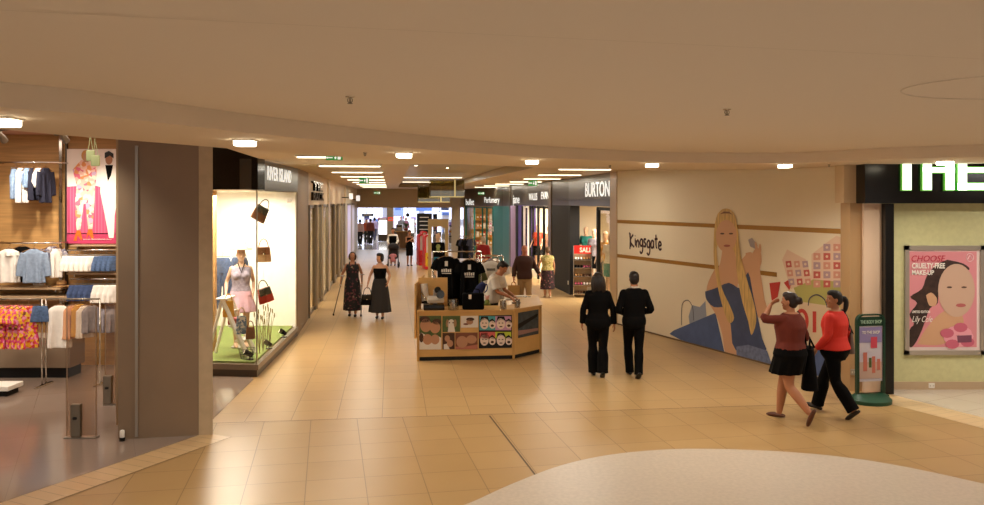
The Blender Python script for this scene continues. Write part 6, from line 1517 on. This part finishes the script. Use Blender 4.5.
# hanging glass boxes
m_gb = thin_glass('box_glass', '#d8cfa8', .25); m_rim = mat('box_rim', '#d9c98f', .3, emit='#e8d38f', estr=.5)
def glass_box(lab, px0, px1, py1, Y, d):
    a = P(px0, py1, Y); b = P(px1, py1, Y); w = b.x-a.x; h = Z2-.02-a.z; t = thing('hanging_glass_box', lab, 'glass box', ((a.x+b.x)/2, Y, a.z), A1)
    for s_ in (-1, 1):
        mb = MB(); mb.bx(-w/2, w/2, s_*d/2-.006, s_*d/2+.006, .02, h); obj('glass_panel', mb, m_gb, t)
        mb = MB(); mb.bx(s_*w/2-.006, s_*w/2+.006, -d/2+.01, d/2-.01, .02, h); obj('glass_panel', mb, m_gb, t)
        mb = MB(); mb.bx(-w/2, w/2, s_*d/2-.02, s_*d/2+.02, 0, .03); obj('rim', mb, m_rim, t)
    mb = MB(); mb.bx(w*.2, w*.24, -d/2-.01, -d/2+.01, .03, h); obj('divider', mb, m_rim, t)
    for s_ in (-1, 1): mb = MB(); mb.tube([(s_*w*.48, 0, .01), (s_*w*.48, 0, h+.02)], .012, n=6); obj('rod', mb, m_greymetal, t)
glass_box('nearer and higher glass box hanging from the ceiling beyond the stall', 430, 463, 197.3, 27, 1.0)
glass_box('farther and lower glass box hanging before the far lintel', 418, 449, 202.4, 34, .9)

# ================================================================== SHOP SIGNS ALONG THE CORRIDOR
pl_l = Plane((LX(20.2), 20.2), (LX(36), 36), off=.002)
def ltxt(par, s, pl, px0, px1, py0, py1, m, dep=.03, bold=0.0, shear=0, nm='lettering', flip=False):
    u0, z0 = pl.uv(px0, py1); u1, z1 = pl.uv(px1, (py0+py1)/2); z1 = pl.uv(px0, py0)[1]
    a = pl.at(u0, z0, .004); b = pl.at(u1, z0, .004)
    return obj(nm, text_mesh(s, z1-z0, (b-a).length, a, (b-a), (0,0,1), dep, bold, shear), m, par, world=True)
s_ = thing('shop_sign', 'dark raised two line lettering on the cream panel after the corner window', 'sign', pl_l.at(2, 2.9))
ltxt(s_, 'TIE', pl_l, 311, 320.5, 181, 190.5, m_black, .06, .02); ltxt(s_, 'RACK', pl_l, 311, 322, 192, 200.5, m_black, .06, .02)
for px, y0, y1, Y, lab in ((351, 193.5, 199.2, 34, 'nearer small lit sign sticking out from the left wall'), (358, 195.5, 201, 42, 'farther small lit sign sticking out from the left wall')):
    a = P(px-1.9, y1, Y); b = P(px+1.9, y0, Y); t = thing('projecting_sign', lab, 'sign', (a.x, Y, a.z), 0, 'lit projecting signs'); mb = MB(); mb.rbox(((b.x-a.x)/2, 0, (b.z-a.z)/2), (b.x-a.x, .06, b.z-a.z), .02); obj('lit_face', mb, m_letter, t); mb = MB(); mb.bx(LX(Y)-a.x, .02, -.015, .015, .05, .09); obj('bracket', mb, m_black, t)
def rpl(y0, y1): return Plane((RX(y0), y0), (RX(y1), y1), off=.002)
def RY_(px):
    lo, hi = 19.3, 49
    for _ in range(40):
        m_ = (lo+hi)/2
        if CX+FPX*RX(m_)/m_ > px: lo = m_
        else: hi = m_
    return lo
for s, px0, px1, py0, py1, lab, bold in (('BURTON', 585.5, 609.8, 183, 197, 'large lit white block letters above the doorway with the red sale stand', .035), ('EVANS', 541.3, 550.6, 191.8, 199.2, 'small lit white block letters right above the dark framed windows', .02),
        ('WALLIS', 529, 537.3, 193.4, 200.2, 'small lit white block letters left above the dark framed windows', .02), ('jane', 513, 519.5, 195.5, 206, 'lit white script letters above the lilac wall', .02), ('Perfumery', 484.5, 499.5, 197, 204.6, 'lit white letters above the teal wall', .0), ('bullet', 466, 474, 199, 205, 'lit white letters at the far end of the right fascia', .02)):
    Ya, Yb = RY_(px1), RY_(px0); pl = Plane((RX(Ya), Ya), (RX(Yb), Yb), off=.004); t = thing('shop_sign', lab, 'sign', (RX(Ya), Ya, 3), 0)
    ltxt(t, s, pl, px0, px1, py0, py1, m_letter, .006, bold*.3)
# green reflection strip sign on fascia seen between the signs
# ================================================================== SHOPS ON THE RIGHT
SX, SYY = 2.72, 24.6
t = thing('sale_stand', 'shoe stand with a red sale header inside the right doorway', 'display stand', (SX, SYY, 0), -.12)
mb = MB(); mb.bx(-.27, .27, -.01, .02, 1.32, 1.56); hd = obj('header', mb, mat('sale_red', '#d3261f', .5, emit='#d3261f', estr=.25), t)
obj('lettering', text_mesh('SALE', .15, .36, (-.09, -.014, 1.36), (1,0,0), (0,0,1), .004, .03), m_white, hd)
for x in (-.27, .27): mb = MB(); mb.bx(x-.012, x+.012, -.05, .3, 0, 1.56); obj('side', mb, m_chrome, t)
mb = MB(); mb.bx(-.27, .27, .28, .3, 0, 1.5); obj('back', mb, mat('stand_back', '#b9a183', .6), t)
SHZ = (.12, .38, .64, .9, 1.14)
for z in SHZ: mb = MB(); mb.box((0, .14, z-.01), (.53, .3, .016)); obj('shelf', mb, m_chrome, t)
shm = MB(); shm.tube([(0, .1, .035), (0, .05, .04), (0, -.05, .03), (0, -.11, .022)], [.03, .034, .033, .018], n=10, sub=2, flat=.9, round_ends=True); sh_me = shm.mesh('shoe'); slm = MB(); slm.rbox((0, 0, .004), (.07, .25, .012), .004); sl_me = slm.mesh('sole')
cols = [mat('shoe_brown', '#5b3722', .5), BLACKC, mat('shoe_pink', '#b8526d', .6), WHT, mat('shoe_tan', '#a97c4b', .5)]
Rm = Matrix.Rotation(-.12, 3, 'Z'); k = 0
for r_, z in enumerate(SHZ):
    for c_ in range(6):
        p = V((SX, SYY, 0))+Rm@V((-.21+.084*c_, .14, z)); me = sh_me.copy(); 
        o = obj('shoe', me, cols[(r_*2+c_//3) % 5], None, smooth=True, label='%s shoe from the left on the %s shelf of the sale stand' % (ORD[c_], ['lowest', 'second lowest', 'middle', 'second highest', 'highest'][r_]), cat='shoe', group='shoes on the sale stand')
        o.location = p; o.rotation_euler = (0, 0, -.12); obj('sole', sl_me.copy(), m_blackm, o)
TEALC = mat('teal_cloth', '#2f8a80', .8); 
def mq2(lab, px, Y, h, top, bot, rz=-.5, z=.3):
    x = (px-CX)/FPX*Y; t, _ = mannequin(lab, (x, Y, z), rz, h, [('skirt', bot, 1.02, .55, .2, .16, .03), ('top', top, 1.44, .92, .35, 0, 0)], vox=.02); 
    mb = MB(); mb.lathe([(.28, -z), (.28, 0), (.02, 0)], n=20); obj('plinth', mb, m_white, t)
mq2('mannequin in a teal top deep inside the right doorway', 586, 27.0, 1.75, TEALC, WHT)
mq2('mannequin in a grey top beside the teal one', 594.5, 25.0, 1.75, GREYC, BLACKC)
mq2('mannequin in a mustard top behind the glass of the right doorway', 605.5, 23.0, 1.75, YEL, DEND)
mq2('mannequin in white behind the glass near the beige pilaster', 610.5, 22.4, 1.7, WHT, TEALC)
mq2('mannequin in red behind the dark framed windows', 538, 31.3, 1.7, REDL, BLACKC)
mq2('mannequin in cream behind the dark framed windows', 549, 30.0, 1.7, PEACH, WHT)
# door leaf of the right doorway
t = thing('glass_door', 'open glass door leaf with dark post in the right doorway', 'door', (RX(21.8)+.1, 21.8, 0)); mb = MB(); mb.box((0, 0, 1.36), (.1, .1, 2.7)); obj('post', mb, m_black, t); mb = MB(); mb.box((.5, .08, 1.3), (.95, .014, 2.5)); obj('pane', mb, m_glass, t); mb = MB(); mb.tube([(.12, .03, .9), (.12, .03, 1.4)], .014, n=8); obj('handle', mb, m_chrome, t)
t = thing('notice_plate', 'small pale switch plate low on the black doorway pier', 'plate', (RX(25.4)-.02, 25.5, .35)); mb = MB(); mb.rbox((-.012, .1, 0), (.02, .1, .12), .004); obj('plate', mb, m_white, t); mb = MB(); mb.box((-.024, .1, 0), (.006, .03, .04)); obj('button', mb, GREYP, t)
t = thing('wall_notice', 'small white notice on the teal wall', 'notice', (RX(40.5)-.02, 40.5, 1.4)); mb = MB(); mb.box((0, 0, .12), (.02, .3, .24), A1); obj('sheet', mb, m_white, t); mb = MB(); mb.box((-.012, 0, .17), (.004, .2, .05), A1); obj('heading', mb, m_teal, t)
# shelf of yellow goods
yx = -.55
t = thing('display_shelf', 'tall shelf of yellow and orange packages in the far right shop', 'shelf', (yx, 47.9, 0), 0)
for z in (.3, .8, 1.3, 1.8, 2.3): mb = MB(); mb.box((0, 0, z), (1.2, .35, .03)); obj('board', mb, m_beech, t)
for x in (-.6, .6): mb = MB(); mb.box((x, 0, 1.2), (.04, .36, 2.4)); obj('side', mb, m_beechd, t)
pk = MB(); pk.rbox((0, 0, .15), (.15, .2, .3), .01); pk_me = pk.mesh('package'); pc = [YEL, REDL, PEACH, mat('pack_orange', '#d2741f', .6), WHT]
for r_, z in enumerate((.315, .815, 1.315, 1.815)):
    for c_ in range(6):
        o = obj('package', pk_me.copy(), pc[(r_*3+c_) % 5], None, label='%s package from the left on the %s board of the yellow shelf' % (ORD[c_], ['lowest', 'second', 'third', 'fourth'][r_]), cat='package', group='packages on the yellow shelf'); o.location = (yx-.475+.19*c_, 47.9, z)
        lb = MB(); lb.box((0, -.102, .15), (.1, .006, .1)); obj('pack_label', lb, m_white, o)
# clothes rack in the corridor beyond the stall
def far_rack(lab, px0, px1, Y, h, n, ms, grp, glab):
    a, b = P(px0, 0, Y).x, P(px1, 0, Y).x; t = thing('garment_rack', lab, 'rack', ((a+b)/2, Y, 0)); w = b-a
    mb = MB(); mb.tube([(-w/2, 0, h), (w/2, 0, h)], .015, n=8); obj('bar', mb, m_chrome, t)
    for s_ in (-1, 1): mb = MB(); mb.tube([(s_*w/2, 0, .03), (s_*w/2, 0, h)], .015, n=8); obj('upright', mb, m_chrome, t); mb = MB(); mb.rbox((s_*w/2, 0, .02), (.05, .5, .03), .008); obj('foot', mb, m_chrome, t)
    for i in range(n): hang('hanging_garment', '%s %s' % (ORD[i], glab), 'top', (a+w*(i+.7)/(n+.4), Y, h-.1), 'tee', .44, .75, ms[i % len(ms)], .9, group=grp)
far_rack('chrome rack of dark tops by the far right shops', 459, 473, 31.5, 1.55, 5, [BLACKC, NAVY, BLACKC], 'dark tops on the far rack', 'dark top from the left on the rack by the far right shops')
far_rack('chrome rack of pale tops in front of the person in red', 474, 498, 24.5, 1.28, 5, [GREYC, WHT, PEACH], 'pale tops before the person in red', 'pale top from the left on the rack before the person in red')
# beige archway with a mannequin
YA = 21.5; a = P(428.3, 219, YA); b = P(448.3, 219, YA); w = b.x-a.x
t = thing('display_arch', 'beige square archway standing behind the stall', 'archway', ((a.x+b.x)/2, YA, 0)); mA = mat('arch_beige', '#c4a878', .6)
for s_ in (-1, 1): mb = MB(); mb.bx(s_*w/2-.04*(s_ > 0)*2+0, s_*w/2+.08*(s_ < 0), -.08, .08, 0, a.z-.2); obj('post', mb, mA, t)
mb = MB(); mb.bx(-w/2, w/2, -.09, .09, a.z-.2, a.z); obj('header', mb, mA, t)
mannequin('mannequin in black jacket, green top and blue skirt inside the beige archway', ((438-CX)/FPX*27, 27, .02), .1, 1.82, [('skirt', mat('sky_cloth', '#2f7f9a', .8), 1.0, .62, .2, .17, .05), ('jacket', BLACKC, 1.46, 1.0, .95, 0, 0)], vox=.016)
mb = MB(); mb.prism([(-.07, 0), (.07, 0), (.05, .012), (-.05, .012)], 0, .01)
t = [o for o in COL.objects if o.get('label', '').startswith('mannequin in black jacket')][0]; mb = MB(); mb.ball((0, -.125, 1.33), (.085, .035, .14), 10); obj('top', mb, mat('green_print_top', '#8f9a5a', .8), t, smooth=True)
# ride-on machines, black board, pushchair
def ride(lab, px0, px1, py0, py1, Y, mfrm, mface, mpan):
    a, b = P(px0, py1, Y), P(px1, py0, Y); w = b.x-a.x; h = b.z; t = thing('toy_machine', lab, 'machine', ((a.x+b.x)/2, Y, 0), .25, 'bright toy machines')
    o_, i_ = arch(w/2, h, w*.42), arch(w/2-.06, h-.1, w*.3); n = len(o_); mb = MB()
    mb.add([V((x, -.3, z)) for x, z in o_]+[V((x, .3, z)) for x, z in o_]+[V((x, -.3, z+.04)) for x, z in i_]+[V((x, .3, z+.04)) for x, z in i_], [(i, (i+1) % n, n+(i+1) % n, n+i) for i in range(n)]+[(2*n+i, 3*n+i, 3*n+(i+1) % n, 2*n+(i+1) % n) for i in range(n)]+[(2*n+i, 2*n+(i+1) % n, (i+1) % n, i) for i in range(n)]+[(n+i, n+(i+1) % n, 3*n+(i+1) % n, 3*n+i) for i in range(n)])
    obj('hood', mb, mfrm, t); mb = MB(); mb.add([V((x, -.2, z+.04)) for x, z in i_]+[V((x, .2, z+.04)) for x, z in i_], [list(range(n)), [2*n-1-i for i in range(n)]]+[(i, n+i, n+(i+1) % n, (i+1) % n) for i in range(n)]); obj('face', mb, mface, t)
    mb = MB(); mb.rbox((0, -.28, h*.28), (w*.8, .16, h*.4), .04); obj('coin_panel', mb, mpan, t); mb = MB(); mb.ball((0, -.36, h*.34), (w*.18, .05, w*.18), 10); obj('knob', mb, mfrm, t); mb = MB(); mb.rbox((0, -.1, .06), (w*1.1, .8, .12), .03); obj('base', mb, mfrm, t)
TR = mat('toy_red', '#c4242a', .4); TY = mat('toy_yellow', '#d6b32c', .4); TW = mat('toy_white', '#e3dcd4', .4)
ride('red and white rounded toy machine beside the black board', 417.5, 424, 234, 262, 37.3, TR, TW, TR)
ride('yellow and red rounded toy machine left of the beige archway', 423.5, 430.5, 234.5, 267, 35.2, TR, TW, TY)
ride('second red and white toy machine half hidden behind the others', 420.5, 426.5, 231, 258, 39.6, TR, TW, TY)
a, b = P(416.8, 234, 41), P(432, 213.3, 41); w = b.x-a.x
t = thing('directory_board', 'black information board with white lines on two posts beyond the stall', 'board', ((a.x+b.x)/2, 41, 0)); mb = MB(); mb.rbox((0, 0, (a.z+b.z)/2), (w, .08, b.z-a.z), .01); pn = obj('panel', mb, m_blackm, t)
for i in range(5): mb = MB(); mb.box((-.02*(i % 2), -.045, b.z-.2-.2*i), (w*.6, .006, .035)); obj('text_line', mb, m_white, pn)
for s_ in (-1, 1): mb = MB(); mb.box((s_*w*.42, 0, a.z/2), (.05, .05, a.z)); obj('post', mb, m_black, t)
mb = MB(); mb.rbox((0, 0, .02), (w, .5, .04), .01); obj('base', mb, m_black, t)
pc_ = gp(393.2, 35.9); t = thing('pushchair', 'dark pushchair with a pink blanket pushed by the person in the white cardigan', 'pushchair', pc_, .05)
m_tr = mat('pushchair_metal', '#5a5650', .4, .6); PUSH = mat('pushchair_cloth', '#2b2527', .85)
for s_ in (-1, 1):
    mb = MB(); mb.tube([(s_*.22, .75, 1.0), (s_*.22, .45, .75), (s_*.22, -.35, .12)], .014, n=8); mb.tube([(s_*.22, .3, .12), (s_*.22, -.1, .5)], .014, n=8); obj('frame', mb, m_tr, t, smooth=True)
    for y, r in ((-.36, .09), (.3, .11)): mb = MB(); mb.tube([(s_*.24+r*0, y+(r-.022)*math.cos(a_), r+(r-.022)*math.sin(a_)) for a_ in [i*PI/8 for i in range(16)]], .022, n=8, closed=True); mb.tube([(s_*.22, y, r), (s_*.26, y, r)], .025, n=8); obj('wheel', mb, m_blackm, t, smooth=True)
mb = MB(); mb.tube([(-.22, .75, 1.0), (.22, .75, 1.0)], .018, n=8); obj('handle', mb, m_black, t)
mb = MB(); mb.rbox((0, -.05, .42), (.4, .42, .06), .02); mb.rbox((0, .18, .65), (.4, .06, .5), .02, M=Matrix.Rotation(-.3, 3, 'X')); obj('seat', mb, PUSH, t, smooth=True, angle=50)
mb = MB(); mb.ball((0, -.06, .5), (.17, .2, .1), 10); mb.ball((0, -.2, .38), (.14, .08, .14), 8); obj('blanket', mb, mat('pink_blanket', '#b9737a', .9), t, smooth=True)
mb = MB(); mb.lathe([(.24, 0), (.23, .1), (.17, .19), (.08, .23), (.004, .24)], c=(0, .16, .82), n=18); obj('hood', mb, PUSH, t, smooth=True)

# ================================================================== THE BRIGHT HALL BEYOND
t = thing('stall_counter', 'brown refreshment counter in the bright hall beyond the lintel', 'counter', (gp(402, 50.6).x, 50.6, 0)); w = 11.5/FPX*50.6
mb = MB(); mb.rbox((0, .5, .5), (w, 1.0, 1.0), .02); obj('body', mb, mat('counter_brown', '#8a6440', .6), t); mb = MB(); mb.rbox((0, .48, 1.02), (w+.1, 1.1, .05), .01); obj('worktop', mb, m_beech, t)
for x in (-.3, 0, .3): mb = MB(); mb.box((x, -.004, .5), (.02, .01, .8)); obj('groove', mb, m_bronze, t)
t0 = t.location
mb = MB(); c_ = thing('coffee_machine', 'grey machine on the brown refreshment counter', 'machine', (t0.x-.2, 51.0, 1.045)); mb.rbox((0, 0, .2), (.4, .35, .4), .02); obj('body', mb, m_steel, c_); mb = MB(); mb.rbox((0, -.16, .3), (.3, .06, .1), .01); obj('panel', mb, m_black, c_)
c_ = thing('potted_plant', 'green plant in a pot on the brown refreshment counter', 'plant', (t0.x+.22, 51.0, 1.045)); mb = MB(); mb.lathe([(.08, 0), (.11, .16), (.1, .16), (.004, .14)], n=16); obj('pot', mb, REDL, c_)
mb = MB()
for i in range(16): a_ = i*2.4; mb.tube([(0, 0, .15), (.08*math.cos(a_), .08*math.sin(a_), .35), (.2*math.cos(a_), .2*math.sin(a_), .42+.03*(i % 5))], [.012, .03, .006], n=6, sub=3, flat=.3)
obj('leaves', mb, mat('plant_green', '#4f6b38', .7), c_, smooth=True)
def lightbox(lab, px0, px1, py0, py1, Y, em, grp='lit display panels', tint='#ffffff'):
    a, b = P(px0, py1, Y), P(px1, py0, Y); w, h = b.x-a.x, b.z-a.z; t = thing('lightbox', lab, 'display panel', ((a.x+b.x)/2, Y, 0), 0, grp)
    mb = MB(); mb.rbox((0, 0, a.z/2+.02), (w+.06, .5, max(.1, a.z)), .02); obj('base', mb, m_bronze, t); mb = MB(); mb.box((0, -.08, (a.z+b.z)/2), (w, .02, h)); obj('lit_face', mb, mat('lit_'+tint, tint, .4, emit=tint, estr=em), t); mb = MB(); mb.bx(-w/2-.04, w/2+.04, -.07, .1, a.z-.03, b.z+.05); obj('case', mb, m_greymetal, t)
lightbox('white glowing panel left of the brown column in the far hall', 379, 387, 220.5, 234.5, 59, 2.2)
lightbox('white glowing panel right of the brown counter in the far hall', 410, 414, 219, 233, 66, 1.8)
lightbox('pale blue glowing panel at the left of the far hall', 358, 364, 217, 230, 70, 1.6, tint='#d6e2ff')
lightbox('lilac glowing panel right of the brown column in the far hall', 394, 401, 216, 228, 72, 1.6, tint='#e2d8ff')
lightbox('cyan glowing panel at the right of the far hall', 436, 441, 212, 232, 64, 1.4, tint='#cfe6ff')
mb = MB(); a = gp(390.3, 58.5); mb.box((a.x, 58.5, 3.0), (.42, .4, 6.0)); struct('pillar', mb, mat('hall_column', '#9a8468', .6))
mb = MB(); a = gp(398.5, 80); mb.box((a.x, 80, 3.0), (.9, .8, 6.0)); struct('pillar', mb, mat('hall_column_blue', '#8fa6d6', .6))
for px0, px1, py0, py1, Y, m, lab in ((362, 373.5, 213.8, 216.2, 52, m_blackm, 'black hanging sign over the far crowd'), (388, 393, 217.2, 221, 53, mat('sign_red_lit', '#e04a2a', .5, emit='#e0452a', estr=.8), 'small red lit sign in the far hall'), (378, 388, 217.5, 220.5, 60, mat('sign_magenta', '#a8477a', .5), 'magenta sign above the white glowing panel')):
    a, b = P(px0, py1, Y), P(px1, py0, Y); t = thing('hanging_sign', lab, 'sign', ((a.x+b.x)/2, Y, a.z)); w, h = b.x-a.x, b.z-a.z; mb = MB(); mb.rbox((0, 0, h/2), (w, .1, h), .02); obj('panel', mb, m, t)
    mb = MB()
    for s_ in (-1, 1): mb.tube([(s_*w*.4, 0, h), (s_*w*.4, 0, 6-a.z)], .012, n=6)
    obj('cables', mb, m_greymetal, t); mb = MB(); mb.box((0, -.053, h/2), (w*.7, .006, h*.35)); obj('lettering', mb, m_white, t)

def hall_stand(lab, px0, px1, py0, Y, m, m2, n=3):
    a, b = P(px0, py0, Y), P(px1, py0, Y); w = b.x-a.x; h = a.z; t = thing('display_stand', lab, 'display stand', ((a.x+b.x)/2, Y, 0), 0, 'display stands in the bright hall')
    mb = MB(); mb.rbox((0, .2, h/2), (w, .3, h), .02); obj('back', mb, m, t); mb = MB(); mb.rbox((0, 0, .2), (w, .6, .4), .02); obj('base', mb, m_greymetal, t); mb = MB(); mb.rbox((0, .02, h-.12), (w*1.02, .1, .24), .01); obj('header', mb, m2, t)
    for i in range(n):
        mb = MB(); mb.box((0, -.05, .5+(h-.9)*i/n), (w*.96, .35, .03)); s__ = obj('shelf', mb, m_steel, t)
        for k in range(4): mb = MB(); mb.rbox((-w*.36+w*.24*k, -.05, .5+(h-.9)*i/n+.13), (w*.18, .2, .2+.04*((k+i) % 3)), .02); obj('goods', mb, (m2, REDL, m_white, YEL, PINKT, DENM)[(k*2+i) % 6], s__)
BLU = mat('hall_blue', '#5d7fd0', .5); VIO = mat('hall_violet', '#9a86c8', .5); DKB = mat('hall_dark_blue', '#2b3350', .5)
hall_stand('blue display stand at the left edge of the bright hall', 357, 361, 218, 75, BLU, m_white)
hall_stand('violet display stand behind the far crowd', 364, 369, 216, 78, VIO, DKB)
hall_stand('dark blue display stand between the crowd and the glowing panel', 373, 377.5, 219, 68, DKB, BLU)
hall_stand('red topped display stand behind the brown counter', 398, 404, 216, 80, m_hallw, TR)
hall_stand('violet topped display stand left of the black board', 411, 416, 217, 76, m_hallw, VIO)
hall_stand('dark display stand seen right of the black board', 433, 437, 214, 58, DKB, m_black)
hall_stand('blue topped display stand near the pale column', 442, 449, 212, 62, m_hallw, BLU)
hall_stand('dark low display stand in front of the pale column', 449, 455, 222, 57, m_blackm, VIO)
for px, Y, w, m, lab in ((398, 70, .5, BLU, 'blue vertical banner hanging over the brown counter'), (372, 85, 2.6, VIO, 'wide lilac banner at the top left of the bright hall'), (424, 82, 1.6, BLU, 'blue banner behind the black board'), (445, 72, .7, DKB, 'dark blue banner near the pale column')):
    x = gp(px, Y).x; z0 = P(px, 216 if w < 2 else 212, Y).z; t = thing('hanging_banner', lab, 'banner', (x, Y, z0), 0, 'banners in the bright hall'); mb = MB(); mb.box((0, 0, .5+(5.6-z0)*.4), (w, .03, (5.6-z0)*.8)); obj('cloth', mb, m, t); mb = MB(); mb.tube([(-w/2, 0, .5+(5.6-z0)*.8), (w/2, 0, .5+(5.6-z0)*.8)], .02, n=6); mb.tube([(0, 0, .5+(5.6-z0)*.8), (0, 0, 6.0-z0)], .01, n=6); obj('rod', mb, m_greymetal, t)
p = P(407.7, 215, 55); t = thing('dome_camera', 'black round dome hanging in the bright hall above the brown counter', 'camera', p); mb = MB(); mb.ball((0, 0, 0), .13, 12); obj('dome', mb, m_black, t, smooth=True); mb = MB(); mb.tube([(0, 0, .1), (0, 0, 6-p.z)], .02, n=8); obj('pole', mb, m_greymetal, t)
# ================================================================== LIGHT
wd = bpy.data.worlds.new('world'); scene.world = wd; wd.use_nodes = True
wd.node_tree.nodes['Background'].inputs[0].default_value = (1, .93, .84, 1); wd.node_tree.nodes['Background'].inputs[1].default_value = .6
for x, y in ((-4, 1), (0, 1), (4, 1), (8, 2), (-1, 5), (3, 5), (8, 6), (3, 9), (7, 9.5)):
    area_light('ceiling_fill', (x, y, Z2-.02), .8, 26, WARM2, sy=.8, spread=2.0)  # added fill lights with no fittings, brightening the near floor and ceiling
area_light('green_wall_fill', (8.6, 10.4, 3.4), 1.6, 80, (1, .95, .88), sy=.3)  # unseen fill light added to brighten the green wall
